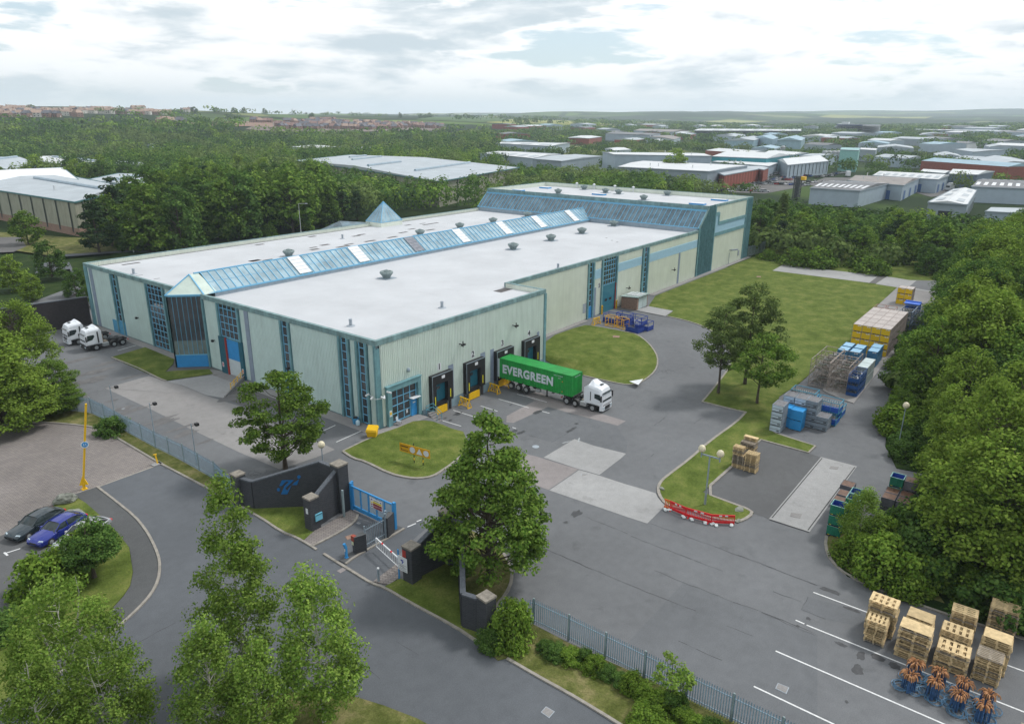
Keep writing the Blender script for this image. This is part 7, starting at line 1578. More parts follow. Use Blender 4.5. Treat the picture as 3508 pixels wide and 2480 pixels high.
quad_building('beige warehouse with dark window strips behind the white canopy roof', [('A',705,695),('A',985,645),('A',480,600),('A',270,636)], 9.5, m_beige, m_wrof, 1.2, 0, 0, strips=8, tubes=1, vents=1)
quad_building('pale green warehouse wing with tall dark windows, cut off by the trees', [('A',1000,672),('A',1290,690),('A',1240,655),('A',985,642)], 9, mat('pale_green_cladding',(.36,.42,.33),.6,.1), m_grof, .5, 0, 0, strips=7)
quad_building('grey ridged roof at the left edge of the picture', [('A',100,722),('A',375,675),('A',0,608),('A',-500,660)], 10, m_beige, m_grof, 2, 1, 0, strips=9, tubes=1)
quad_building('white canopy roof between the beige warehouses', [('A',-300,845),('A',680,806),('A',545,702),('A',-300,742)], 10.8, m_beige, mat('white_canopy',(.72,.74,.76),.5,.03), .3, 0, 0, name='canopy_roof', cat='canopy')
quad_building('grey roofed hall with a barrel light behind the pine trees', [('A',700,822),('A',1240,868),('A',1560,806),('A',1040,752)], 10, m_beige, m_grof, 1, 0, 0, strips=9, tubes=1)
quad_building('wide grey roofed warehouse with six barrel lights beyond the tree belt', [('B',1640,822),('B',2330,700),('B',880,590),('B',400,640)], 10.5, m_beige, m_grof, 1.8, 1, 0, strips=11, tubes=4)
quad_building('white roof edge in the trees left of the wide warehouse', [('B',350,520),('B',480,535),('B',780,520),('B',520,500)], 9, m_pw, m_wrof, .6)
quad_building('narrow white roof far among the trees', [('B',900,528),('B',1000,532),('B',1070,526),('B',960,520)], 8, m_pw, m_wrof, .4)
quad_building('small white roof deep in the left woods', [('A',1270,500),('A',1330,504),('A',1350,494),('A',1290,490)], 8, m_pw, m_wrof, .4)
quad_building('white ribbed roof hall left of the tall round tree', [('C',-190,575),('C',262,620),('C',508,583),('C',120,562)], 9, m_pw, m_wrof, 1, 1, lights=5)
quad_building('grey hall with a low roof beside the ribbed hall', [('C',265,625),('C',520,645),('C',880,602),('C',640,585)], 9, m_gw, m_grof, 1, 1, lights=0)
quad_building('long high grey windowless hall behind the flat roofed factory', [('C',985,588),('C',1832,602),('C',1690,575),('C',880,566)], 13, m_pw, m_wrof, .8, 1, vents=2)
quad_building('flat roofed grey factory with red lettering facing the car park', [('C',1010,695),('C',1800,735),('C',2145,683),('C',1240,642)], 10, m_gw, m_wrof, .7, 1, vents=5)
quad_building('factory wing with dark red brick bays along the car park', [('C',1870,748),('C',1945,768),('C',2330,700),('C',2150,688)], 8, m_rb, m_grof, .5, 0, strips=5, strip_m=mat('red_frame',(.35,.08,.05),.6,.1))
quad_building('brick office end at the edge of the car park', [('D',-60,705),('D',20,722),('D',62,705),('D',0,690)], 8, m_rb, m_grof, .3)
quad_building('long teal walled hall with a pale arched roof', [('C',1835,603),('C',2310,622),('D',250,592),('C',2100,566)], 10, m_tw, m_wrof, 2.5, 1)
quad_building('low white roof in front of the teal hall', [('C',1835,650),('C',2330,690),('D',145,660),('C',1990,632)], 7, m_pw, m_wrof, .4, 1, vents=3)
quad_building('teal and white hall right of the arched roof, behind the silo', [('D',0,590),('D',280,590),('D',412,575),('D',120,550)], 9, m_lbr, m_wrof, 1.5, 1)
quad_building('small white hall between two tree clumps', [('C',900,535),('C',985,553),('C',1128,545),('C',1010,522)], 8, m_pw, m_wrof, 1)
quad_building('broad white roof hall far left of the industrial park', [('C',-60,490),('C',420,520),('C',592,484),('C',60,470)], 9, m_pw, m_wrof, 1, 1, lights=3)
quad_building('low brick works with a white roof, second row of the park', [('C',568,446),('C',760,455),('C',872,430),('C',690,414)], 7, m_rb, m_wrof, 1)
quad_building('dark roofed hall with pale blue walls and a white mast', [('C',905,406),('C',1290,425),('C',1385,402),('C',1010,386)], 9, m_pw, m_drof, 1, 1)
quad_building('cream arched roof hall at the far end of the park', [('C',1150,378),('C',1480,396),('C',1655,378),('C',1260,362)], 8, m_pw, m_brr, 2.5, 1)
quad_building('brown grey roofed shed behind the poplars', [('C',1290,432),('C',1500,470),('C',1560,440),('C',1390,410)], 8, m_pw, m_brr, 1.5, 0)
quad_building('very long white roofed store over dark walls', [('C',1680,388),('D',342,386),('D',342,352),('C',1750,354)], 9, m_dk, m_wrof, 1, 1, lights=8)
quad_building('light blue gabled hall, left of three', [('C',1945,480),('C',2200,470),('C',2296,432),('C',2090,440)], 8, m_lbr, m_grof, 3, 0)
quad_building('light blue gabled hall, middle of three', [('D',-80,440),('D',100,470),('D',150,440),('D',20,415)], 8, m_lbr, m_lbr, 3, 0)
quad_building('light blue gabled hall, right of three', [('D',140,470),('D',350,478),('D',385,438),('D',230,425)], 8, m_lbr, m_lbr, 3, 0)
quad_building('white ribbed roof strip above the far right woods', [('D',1338,372),('D',1955,390),('D',1950,368),('D',1345,364)], 6, m_gw, m_wrof, .8, 1, lights=8)
quad_building('dark gabled units beyond the right woods, left group', [('D',1350,445),('D',1500,460),('D',1830,450),('D',1620,436)], 7, m_gw, m_drof, 2, 1)
quad_building('dark gabled units beyond the right woods, right group', [('D',1690,485),('D',1800,498),('D',1895,482),('D',1760,472)], 7, m_wrof, m_drof, 1.5, 1)
quad_building('dark gabled units at the far right edge', [('D',1930,466),('D',2100,480),('D',2300,470),('D',2120,455)], 7, m_gw, m_drof, 2, 1)
quad_building('pale blue warehouse roof in the right tree belt', [('D',1690,542),('D',1850,572),('D',2130,545),('D',1900,530)], 9, m_pw, m_grof, .8, 1)
quad_building('grey wavy roofed hall at the right edge behind trees', [('D',1890,622),('D',2000,680),('D',2400,660),('D',2180,610)], 8, m_gw, m_grof, 2, 1)
quad_building('tall pale green process building beside the tanks', [('D',690,545),('D',850,552),('D',866,530),('D',710,526)], 15, mat('pale_green_steel',(.20,.40,.37),.6,.15), mat('pale_green_roof',(.25,.42,.42),.6,.1), .8, 1)
quad_building('grey annex right of the pale green process building', [('D',866,545),('D',1000,552),('D',1015,535),('D',870,528)], 10, m_gw, m_wrof, 1, 1)
quad_building('low white hall behind the row of tanks', [('D',330,600),('D',520,600),('D',690,585),('D',520,578)], 8, m_pw, m_grof, 1, 1)
quad_building('trade showroom with a white hipped roof and tall glass bays', [('D',235,680),('D',590,645),('D',430,605),('D',145,632)], 8.5, m_pw, m_wrof, 2.5, 1, strips=6, strip_m=m_dk)
US = 'industrial unit '
quad_building(US+'with a grey ribbed roof, front left of the unit rows', [('D',430,880),('D',860,905),('D',1135,838),('D',640,818)], 7, m_pw, m_drof, 1.5, 1, lights=9)
quad_building(US+'with a brown grey roof and blue doors, second row', [('D',760,815),('D',1240,858),('D',1385,795),('D',880,772)], 7, m_pw, m_brr, 1.5, 1, lights=0, doors=14, vents=4)
quad_building(US+'with a white patched roof, third row', [('D',975,770),('D',1540,806),('D',1660,765),('D',1090,740)], 7, m_pw, m_wrof, 1.5, 1, lights=8, doors=14)
quad_building(US+'with a pale roof behind the third row', [('D',1390,735),('D',1600,752),('D',1680,732),('D',1440,720)], 7, m_gw, m_wrof, 1, 1)
quad_building(US+'with slate blue walls and a white roof beside the lorry yard', [('D',1640,756),('D',1885,765),('D',2035,735),('D',1700,718)], 8, mat('slate_blue_wall',(.10,.14,.19),.6,.1), m_wrof, 1.5, 1, doors=16)
quad_building(US+'with a grey spotted roof at the right edge', [('D',1840,868),('D',2420,890),('D',2400,820),('D',1940,802)], 7, m_pw, m_drof, 1.5, 1, lights=8)
quad_building(US+'with a bright white roof in the foreground trees', [('D',1460,1003),('D',1800,1025),('D',1880,900),('D',1680,890)], 7, m_gw, m_wrof, 1, 0, lights=3, doors=12)
quad_building(US+'grey roofed, half hidden at the right edge', [('D',1960,1085),('D',2400,1110),('D',2500,1060),('D',2050,1060)], 7, m_pw, m_grof, 1, 1)
# office block, silos, tower and signs
p = att('D',850,410); a_, b_, c_, d_ = ('D',660,328),('D',1008,332),('D',1040,342),('D',700,318)
t, P_o, z0 = quad_building('white four storey office block with dark window bands', [a_, b_, c_, d_], 16, m_wrof, m_grof, .3, 1, name='office_block', cat='office block')
cx_, cy_ = t.location[0], t.location[1]; o = tuple(t.location)
for k in range(4):
    P3 = [(cx_+(q[0]-cx_)*1.004, cy_+(q[1]-cy_)*1.02) for q in P_o]; mb = MB(); mb.prism(P3, z0+1.5+k*3.8, z0+3.4+k*3.8); mb.build('window_band', mat('navy_glass',(.02,.04,.12),.2,.1), t, o)
mb = MB(); mb.box(cx_-12,cx_-2,cy_+14,cy_+26,z0+16,z0+20); mb.build('plant_room', m_wrof, t, o)
def tank(label, r, a, b, h, rad, name='storage_tank'):
    x, y, z = at(r, a, b, 3.0); z = th(x, y); mb = MB(); mb.lathe((x,y,z),[(rad,0),(rad,h-rad*.3),(rad*.6,h),(.1,h+.2)],16); return tag(mb.build(name, mat('galvanised_tank',(.27,.29,.30),.5,.15,.4), smooth=False), label, 'tank')
for i, a in enumerate((548,585,625,662)): tank('grey storage tank in the row, %s' % ['first from the left','second from the left','third from the left','rightmost by the green building'][i], 'D', a, 640, 11, 2.3)
tank('single tall pale silo behind the showroom roof', 'D', 182, 590, 11, 2.3, 'silo')
x, y, z = at('D',300,985); t = thing('lattice_tower', 'dark lattice tower with a yellow cabin among the trees', 'tower', (x,y,0)); o = (x,y,0); h = 10.5
mb = MB()
for sx_ in (-1,1):
    for sy_ in (-1,1): mb.beam((x+sx_*1.3,y+sy_*1.3,0),(x+sx_*1.3,y+sy_*1.3,h),.3,.3)
for k in range(7):
    z = k*h/7
    for a, b in (((-1,-1),(1,-1)),((1,-1),(1,1)),((1,1),(-1,1)),((-1,1),(-1,-1))): mb.beam((x+a[0]*1.3,y+a[1]*1.3,z),(x+b[0]*1.3,y+b[1]*1.3,z+h/7),.16,.16); mb.beam((x+a[0]*1.3,y+a[1]*1.3,z),(x+b[0]*1.3,y+b[1]*1.3,z),.16,.16)
mb.box(x-.7,x+.7,y-.7,y+.7,0,h); mb.build('tower_frame', mat('dark_tower_steel',(.07,.075,.08),.7,.2), t, o); mb = MB(); mb.box(x-1.0,x+1.6,y-3.2,y-1.4,h-1.2,h+.3); mb.build('cabin', m_yellow, t, o)
mb = MB(); p = at('C',1768,752,7.5); mm = mat('red_sign_letters',(.6,.03,.03),.5,0)
for k in range(3): mb.box(p[0]-4.8,p[0]-4.3,p[1]+1.2-k*1.4,p[1]+2.2-k*1.4,6.8,8.6)
tag(mb.build('factory_lettering', mm), 'red factory lettering on the grey wall facing the car park', 'sign')
x, y, z = att('C',1440,825); mb = MB(); q = at('C',1385,790,3), at('C',1495,800,3); mb.ext([(q[0][0],q[0][1],0),(q[1][0],q[1][1],0),(q[1][0],q[1][1],5.5),(q[0][0],q[0][1],5.5)],(3,1,0)); hb_ = mb.build('hoarding', m_pw); tag(hb_, 'small pale blue kiosk with an orange side beside the tall round tree', 'kiosk'); mb = MB(); mb.ext([(q[0][0]-.2,q[0][1]-.1,.5),((q[0][0]+q[1][0])/2-.2,(q[0][1]+q[1][1])/2-.1,.5),((q[0][0]+q[1][0])/2-.2,(q[0][1]+q[1][1])/2-.1,4.5),(q[0][0]-.2,q[0][1]-.1,4.5)],(.05,0,0)); mb.build('orange_side', mat('sign_amber',(.7,.3,.02),.5,0), hb_)
# car parks
for pts, m in (((('C',1600,850),('C',1850,840),('C',2200,800),('C',2400,790),('D',60,760),('D',260,790),('D',420,860),('C',2300,930),('C',2000,920),('C',1700,900)), m_dark), ((('D',1280,905),('D',1480,960),('D',1650,950),('D',1860,850),('D',1830,800),('D',1560,830),('D',1400,860)), m_dark), ((('D',380,850),('D',560,790),('D',800,790),('D',720,830),('D',500,870)), m_dark)):
    sheet('car_park', [att(*p)[:2] for p in pts], m, .08)
def lowcar(m):
    mb = MB(); mb.add([(-2.2,-.9,.25),(2.2,-.9,.25),(2.2,.9,.25),(-2.2,.9,.25),(-2.25,-.88,.85),(2.25,-.85,.7),(2.25,.85,.7),(-2.25,.88,.85)],[(0,1,5,4),(1,2,6,5),(2,3,7,6),(3,0,4,7),(4,5,6,7)],0)
    mb.add([(-1.9,-.82,.85),(.9,-.82,.8),(.9,.82,.8),(-1.9,.82,.85),(-1.4,-.68,1.42),(.2,-.68,1.42),(.2,.68,1.42),(-1.4,.68,1.42)],[(0,1,5,4),(1,2,6,5),(2,3,7,6),(3,0,4,7)],1); mb.add([(-1.4,-.68,1.43),(.2,-.68,1.43),(.2,.68,1.43),(-1.4,.68,1.43)],[(0,1,2,3)],0)
    for x in (-1.4,1.4):
        for y in (-.85,.85): mb.lathe((x,y-.1,.32),[(.32,0),(.32,.2)],8,2,'y')
    return mb.build('parked_car', [m, m_wglass, m_black], None, fix=False)
lc = [lowcar(mat('far_car_'+n, c, .3, 0)) for n, c in (('white',(.7,.7,.72)),('silver',(.4,.42,.44)),('black',(.03,.03,.035)),('red',(.35,.02,.02)),('blue',(.03,.08,.3)),('grey',(.15,.16,.17)))]
cn = ['white','silver','black','red','blue','grey']; rr = random.Random(8)
def car_rows(p0, p1, p2, n, m, where, skip=.1, grp=None):
    A_, B_, D__ = att(*p0), att(*p1), att(*p2)
    for j in range(m):
        for i in range(n):
            if rr.random() < skip: continue
            f, g = i/max(1,n-1), j/max(1,m-1); x = A_[0]+(B_[0]-A_[0])*f+(D__[0]-A_[0])*g; y = A_[1]+(B_[1]-A_[1])*f+(D__[1]-A_[1])*g
            k = rr.choice((0,0,0,1,1,2,2,3,4,5)); pr_ = lc[k]; o = pr_ if not pr_.get('used') else pr_.copy()
            if pr_.get('used'): C.objects.link(o)
            pr_['used'] = 1
            if o is not pr_: del o['used']
            o.location = (x,y,th(x,y)+.1); o.rotation_euler = (0,0,math.atan2(D__[1]-A_[1], D__[0]-A_[0])+rr.choice((0,math.pi))); tag(o, '%s car among the rows %s' % (cn[k], where), 'car', grp or 'cars '+where)
car_rows(('C',1860,872),('C',2130,878),('C',2140,830),12,6,'in the factory car park')
car_rows(('C',2180,815),('D',0,800),('D',80,770),9,3,'beyond the factory car park trees'); car_rows(('D',60,812),('D',250,815),('D',250,780),8,3,'in front of the showroom'); car_rows(('D',480,790),('D',640,775),('D',600,765),7,2,'beside the showroom trees')
car_rows(('D',1540,850),('D',1680,880),('D',1760,850),5,2,'in the lorry yard between the industrial units', .3)
car_rows(('C',1700,900),('C',1990,915),('C',2000,900),10,2,'along the near edge of the factory car park'); car_rows(('D',100,850),('D',400,860),('D',380,835),8,2,'by the tower'); car_rows(('D',900,905),('D',1250,900),('D',1240,885),9,2,'behind the first unit row',.3)
# vans and lorries in the yard
def boxtruck(label, r, a, b, rz, m=None):
    x, y, z = att(r, a, b); t = thing('box_lorry', label, 'lorry', (x,y,z+.1), rz); mb = MB(); mb.box(-4.5,1.2,-1.2,1.2,1.0,3.8); mb.build('box_body', m or m_white, t); mb = MB(); mb.add([(1.3,-1.15,.5),(3.1,-1.15,.5),(3.1,1.15,.5),(1.3,1.15,.5),(1.3,-1.15,2.9),(2.7,-1.1,2.9),(2.7,1.1,2.9),(1.3,1.15,2.9),(3.1,-1.15,1.6),(3.1,1.15,1.6)],[(0,1,8,5,4),(3,7,6,9,2),(1,2,9,8),(8,9,6,5),(4,5,6,7),(0,4,7,3)]); cb = mb.build('cab', m or m_white, t); mb = MB(); mb.add([(3.12,-1,1.65),(3.12,1,1.65),(2.76,1,2.75),(2.76,-1,2.75)],[(0,1,2,3)]); mb.build('windscreen', m_wglass, cb)
    for xx in (-3,2.2):
        for yy in (-1,1): mb = MB(); mb.lathe((xx,yy-.15,.5),[(.5,0),(.5,.3)],10,0,'y'); mb.build('wheel', m_black, t)
boxtruck('white box lorry in the yard beside the slate blue unit', 'D', 1580, 885, R(200)); boxtruck('white box lorry nearer the bright white roof', 'D', 1640, 905, R(170)); boxtruck('white van by the road past the unit rows', 'D', 752, 785, R(20))
# housing
def house(mr, mw, k=1.):
    t = MB(); w, l, h = 4.2, 4.8*k, 5.2; t.box(-w,w,-l,l,-3,h,0); t.add([(-w-.3,-l-.3,h-.1),(w+.3,-l-.3,h-.1),(w+.3,l+.3,h-.1),(-w-.3,l+.3,h-.1),(0,-l-.3,h+3.4),(0,l+.3,h+3.4)],[(0,1,4),(2,3,5),(1,2,5,4),(3,0,4,5)],1); t.box(-2,-1.2,l-1.4,l-.6,h+1,h+4.2,0)
    for s in (-1,1):
        for y in (-2.8,1.2): 
            for z in (1,3.6): t.box(s*w-.05,s*w+.05,y,y+1.4,z,z+1.2,2)
    t.box(-1.5,-.2,-l-.05,-l+.05,1,2.2,2); t.box(.8,1.8,-l-.05,-l+.05,0,2.1,3)
    return t.build('house', [mw, mr, m_dk, m_white], None, fix=False)
m_or = mat('orange_tile_roof', (.34,.24,.19), .85, .15, .3); m_gr2 = mat('slate_roof', (.13,.13,.15), .8, .15, .3); m_hb = mat('house_brick', (.24,.15,.12), .85, .15, .3); m_rend = mat('cream_render', (.55,.52,.47), .85, .1)
hs = [house(m_or, m_hb), house(m_gr2, m_hb), house(m_or, m_rend, 1.3), house(m_gr2, m_hb, 1.4), house(mat('red_tile_roof',(.24,.15,.13),.85,.15), m_hb)]
hk = ['orange tiled brick house','slate roofed brick house','orange tiled cream house','long slate roofed brick house','red tiled brick house']
def houses(r, poly_rows, where, grp, kinds, seed):
    rr = random.Random(seed)
    for (a0, b0_, a1, b1_, n) in poly_rows:
        for i in range(n):
            f = (i+.5)/n; a = a0+(a1-a0)*f+rr.uniform(-6,6); b = b0_+(b1_-b0_)*f+rr.uniform(-2.5,2.5); x, y, z = att(r, a, b); k = rr.choice(kinds); p = hs[k]; o = p if not p.get('used') else p.copy()
            if p.get('used'): C.objects.link(o)
            p['used'] = 1
            if o is not p: del o['used']
            o.location = (x,y,z); o.rotation_euler = (0,0,rr.choice((.4,1.2,2.0,.7))+rr.uniform(-.2,.2)); o.scale = (rr.uniform(.85,1.1),)*3; tag(o, '%s %s' % (hk[k], where), 'house', grp)
houses('A', [(-60,205,300,205,9),(0,222,620,222,18),(-40,240,500,242,16),(0,258,520,262,12),(620,212,1300,225,18),(700,228,1400,240,15),(1300,232,1500,240,5),(560,240,700,262,4)], 'on the hillside at the upper left', 'hillside houses', (0,0,2,2,1), 3)
houses('B', [(30,308,180,312,5),(230,345,420,360,7),(310,318,470,322,6),(530,300,740,296,9),(480,320,860,322,14),(440,338,900,345,15),(250,365,560,375,9),(560,365,1000,370,13),(900,322,1330,345,13),(860,345,1360,360,15),(1000,372,1300,368,8),(1330,335,1680,355,12),(1380,352,1680,366,9)], 'on the new estate in the distance', 'new estate houses', (0,4,4,1,3,1), 4)
houses('A', [(2205,308,2290,308,4),(1380,318,1640,330,6)], 'beside the bare earth slope', 'slope houses', (0,1,1), 5)
houses('A', [(1150,190,1260,195,3),(1580,215,1680,217,3)], 'of a farm on the left ridge', 'ridge farm houses', (1,2), 6)
# ---------------------------------------------------------------- trees
def leaf_material(name, c1, c2, orand=.18, tr=.28):
    m = bpy.data.materials.new(name); m.use_nodes = True; nt = m.node_tree; L = nt.links
    for n in list(nt.nodes): nt.nodes.remove(n)
    out = nd(nt, 'ShaderNodeOutputMaterial'); g = nd(nt, 'ShaderNodeNewGeometry'); oi = nd(nt, 'ShaderNodeObjectInfo')
    mx = nd(nt, 'ShaderNodeMix', data_type='RGBA'); L.new(g.outputs['Random Per Island'], mx.inputs['Factor']); mx.inputs['A'].default_value = (*c1,1); mx.inputs['B'].default_value = (*c2,1)
    ns = nd(nt, 'ShaderNodeTexNoise', Scale=.5, Detail=3.); L.new(g.outputs['Position'], ns.inputs['Vector'])
    r0 = nd(nt, 'ShaderNodeMapRange'); L.new(ns.outputs['Fac'], r0.inputs['Value']); r0.inputs['From Min'].default_value = .3; r0.inputs['From Max'].default_value = .7; r0.inputs['To Min'].default_value = .78; r0.inputs['To Max'].default_value = 1.25
    r = nd(nt, 'ShaderNodeMapRange'); L.new(oi.outputs['Random'], r.inputs['Value']); r.inputs['To Min'].default_value = 1-orand; r.inputs['To Max'].default_value = 1+orand
    mu = nd(nt, 'ShaderNodeMath', operation='MULTIPLY'); L.new(r.outputs[0], mu.inputs[0]); L.new(r0.outputs[0], mu.inputs[1])
    v = nd(nt, 'ShaderNodeVectorMath', operation='SCALE'); L.new(mx.outputs['Result'], v.inputs[0]); L.new(mu.outputs[0], v.inputs['Scale'])
    d = nd(nt, 'ShaderNodeBsdfDiffuse'); t = nd(nt, 'ShaderNodeBsdfTranslucent'); L.new(v.outputs[0], d.inputs['Color']); L.new(v.outputs[0], t.inputs['Color'])
    ms = nd(nt, 'ShaderNodeMixShader'); ms.inputs[0].default_value = tr; L.new(d.outputs[0], ms.inputs[1]); L.new(t.outputs[0], ms.inputs[2]); L.new(ms.outputs[0], out.inputs[0]); return m
LM = dict(mid=leaf_material('leaf_mid_green', (.060,.130,.020), (.185,.275,.052)), dark=leaf_material('leaf_dark_green', (.040,.092,.022), (.115,.19,.044)), light=leaf_material('leaf_fresh_green', (.11,.19,.026), (.24,.33,.06)),
          birch=leaf_material('birch_leaf', (.10,.19,.028), (.24,.335,.07)), pine=leaf_material('pine_needles', (.032,.066,.028), (.07,.115,.045)), olive=leaf_material('olive_leaf', (.085,.13,.04), (.17,.23,.07)), bush=leaf_material('shrub_leaf', (.075,.15,.02), (.20,.29,.048)))
m_bark = mat('bark', (.075,.06,.045), .95, .3, 4.); m_bbark = mat('birch_bark', (.42,.40,.36), .8, .4, 5.)
def quads_mesh(name, cen, nor, size, m, asp=1.5, g=None):
    "one small bent leaf card at each centre"
    g = g or nr; N = len(cen); nor = nor/np.linalg.norm(nor, axis=1)[:,None]; a = g.normal(size=(N,3)); t = a-(a*nor).sum(1)[:,None]*nor; t /= np.linalg.norm(t, axis=1)[:,None]+1e-9; b = np.cross(nor, t)
    s = (size if hasattr(size, '__len__') else np.full(N, size))*g.uniform(.65,1.3,N); s = s[:,None]
    V = np.empty((N,4,3)); V[:,0] = cen-t*s*asp*.5; V[:,1] = cen+b*s*.5+nor*s*.12; V[:,2] = cen+t*s*asp*.5; V[:,3] = cen-b*s*.5+nor*s*.12
    me = bpy.data.meshes.new(name); me.vertices.add(N*4); me.vertices.foreach_set('co', V.reshape(-1)); me.loops.add(N*4); me.loops.foreach_set('vertex_index', np.arange(N*4)); me.polygons.add(N); me.polygons.foreach_set('loop_start', np.arange(N)*4)
    me.materials.append(m); me.update(calc_edges=True); return me
def clumps(env, h0, h1, n, g, inner=.45, flat=1.0):
    "clump centres inside an envelope of radius env(t) between heights h0 and h1"
    out = []; k = 0
    while len(out) < n and k < n*60:
        k += 1; t = g.random(); r = env(t)
        if g.random() > (r/1.0)**1.1+.05: continue
        a = g.uniform(0, 2*math.pi); q = r*(inner+(1-inner)*math.sqrt(g.random())); p = np.array([q*math.cos(a), q*math.sin(a), h0+(h1-h0)*t])
        if all(np.linalg.norm((p-o)*[1,1,flat]) > .0 for o in out): out.append(p)
    return np.array(out)
def make_tree(name, label, h, rad, env, base, ncl, per, crad, leaf, lm, bark=None, seed=1, trunk_r=None, flat=.6, limbs=True, inner=.45, droop=0., up=.5, lean=(0,0), multi=1):
    g = np.random.default_rng(seed); R_ = lambda t: env(t); cl = clumps(lambda t: env(t), base*h, h*.97, ncl, g, inner); cl[:,:2] *= rad
    cen = []; nor = []
    for c in cl:
        k = int(per*g.uniform(.6,1.3)); cr = crad*g.uniform(.7,1.25); p = g.normal(size=(k,3)); p /= np.linalg.norm(p,axis=1)[:,None]; p *= (g.random((k,1))**.45)*cr; p[:,2] *= flat; p[:,2] -= droop*np.hypot(p[:,0],p[:,1])
        cen.append(c+p); nor.append(p*np.array([.6,.6,1])+g.normal(size=(k,3))*.35*cr+np.array([0,0,up*cr]))
    cen = np.concatenate(cen); nor = np.concatenate(nor); cen[:,2] = np.maximum(cen[:,2], .05)
    cen[:,0] += lean[0]*(cen[:,2]/h)**1.5; cen[:,1] += lean[1]*(cen[:,2]/h)**1.5
    t = thing(name, label, 'tree', (0,0,0)); tr = trunk_r or h*.016+.04; mb = MB(); bk = bark or m_bark
    for s in range(multi):
        ox, oy = (0,0) if multi == 1 else (math.cos(s*2.4)*.45, math.sin(s*2.4)*.45)
        pts = [(ox*(1+2*f)+g.normal()*.03*h*f*.3+lean[0]*f**1.5, oy*(1+2*f)+g.normal()*.03*h*f*.3+lean[1]*f**1.5, f*h*.9) for f in (0,.12,.3,.5,.7,.88,1.0)]
        for i in range(6): f0, f1 = (1-i/6.3), (1-(i+1)/6.3); mb.tube(pts[i], pts[i+1], tr*(1.25 if i == 0 else f0), 7, 0, tr*f1, False)
    if limbs:
        for c in cl[::(1 if len(cl) < 60 else 2)]:
            z0 = max(base*h*.6, c[2]-math.hypot(c[0],c[1])*g.uniform(.5,.9)); z0 = min(z0, h*.85); q = (lean[0]*(z0/h)**1.5, lean[1]*(z0/h)**1.5, z0); c2 = (c[0]*.85+lean[0]*(c[2]/h)**1.5, c[1]*.85+lean[1]*(c[2]/h)**1.5, c[2]); mid = tuple((q[i]*.5+c2[i]*.5)+(.0 if i < 2 else -.06*rad) for i in range(3))
            w = tr*.30*(1-.5*z0/h); mb.tube(q, mid, w, 4, 0, w*.65, False); mb.tube(mid, c2, w*.65, 4, 0, w*.2, False)
    tk = mb.build('trunk', bk, t, fix=False)
    me = quads_mesh('crown', cen, nor, leaf, LM[lm], 1.5, g); o = bpy.data.objects.new('crown', me); C.objects.link(o); o.parent = t; return t
oval = lambda t: max(.05, math.sin(math.pi*min(1,(t*.92+.10)))**.75)
cone = lambda t: max(.06, (1-t)**.75*min(1, .55+t*3.2))
egg = lambda t: max(.05, math.sin(math.pi*(t**.75*.93+.05))**.8)
dome = lambda t: max(.08, math.sqrt(max(0,1-t**2.2)))
spire = lambda t: max(.05, (1-t)**.7*min(1, .45+t*2.2)*1.15)
col_ = lambda t: max(.06, math.sin(math.pi*(t*.9+.08))**.5*(1-.35*t))
USED = {}
def plant(p, x, y, z, label, group=None, rz=None, sc=1., sz=None):
    rz = rnd.uniform(0, 6.28) if rz is None else rz; s3 = (sc, sc, sc if sz is None else sz)
    if not p.get('used'): p['used'] = 1; p.location = (x,y,z); p.rotation_euler.z = rz; p.scale = s3; p['label'] = label; 
    else: p = copy_tree(p, (x,y,z), rz, label, None, scale=s3); del p['used']
    if group: p['group'] = group
    elif 'group' in p: del p['group']
    return p
def top_at(wx, wy, h): x, y, _ = at('W', wx, wy, h); return x, y
# single trees near the camera
t1 = make_tree('lime_tree', '', 15.3, 5.7, cone, .13, 190, 150, 1.0, .20, 'mid', seed=3, flat=.42, trunk_r=.30, inner=.35, limbs=True)
x, y = at2('W',1098,1297); plant(t1, x, y, .05, 'big conical broadleaf tree on the kerbed bed right behind the dark gate wall', rz=.3)
t2 = make_tree('lime_tree', '', 12.0, 4.8, oval, .16, 115, 125, .95, .20, 'mid', seed=8, flat=.42, trunk_r=.24, inner=.3)
x, y = top_at(632,808,12.0); x, y = at2('W',640,1052); plant(t2, x, y, .05, 'rounded broadleaf tree behind the wall with the blue logo', rz=1.2)
tl = make_tree('lawn_tree', '', 13.2, 3.6, egg, .30, 70, 130, .95, .20, 'olive', seed=12, flat=.5, trunk_r=.2, inner=.25)
x, y = at2('W',1610,882); plant(tl, x, y, .1, 'slim airy tree on the big lawn, leftmost of three', rz=0, sc=.97); x, y = at2('W',1670,862); plant(tl, x, y, .1, 'tallest tree on the big lawn, at the back of the three', rz=2.1, sc=1.13)
tl2 = make_tree('lawn_tree', '', 10.2, 4.3, oval, .30, 62, 150, 1.0, .20, 'mid', seed=15, flat=.5, trunk_r=.18, inner=.25); x, y = at2('W',1697,905); plant(tl2, x, y, .1, 'broad lower tree on the big lawn, nearest of the three', rz=1)
B_ = [make_tree('birch_tree', '', 16.0, 3.0, spire, .10, 150, 105, .78, .14, 'birch', m_bbark, 31, .15, .75, True, .3, .15, .25), make_tree('birch_tree', '', 13.0, 2.9, spire, .12, 130, 110, .85, .14, 'birch', m_bbark, 37, .13, .75, True, .3, .15, .25), make_tree('birch_tree', '', 11.5, 3.3, egg, .10, 130, 110, .9, .14, 'birch', m_bbark, 41, .13, .75, True, .3, .15, .25, multi=2)]
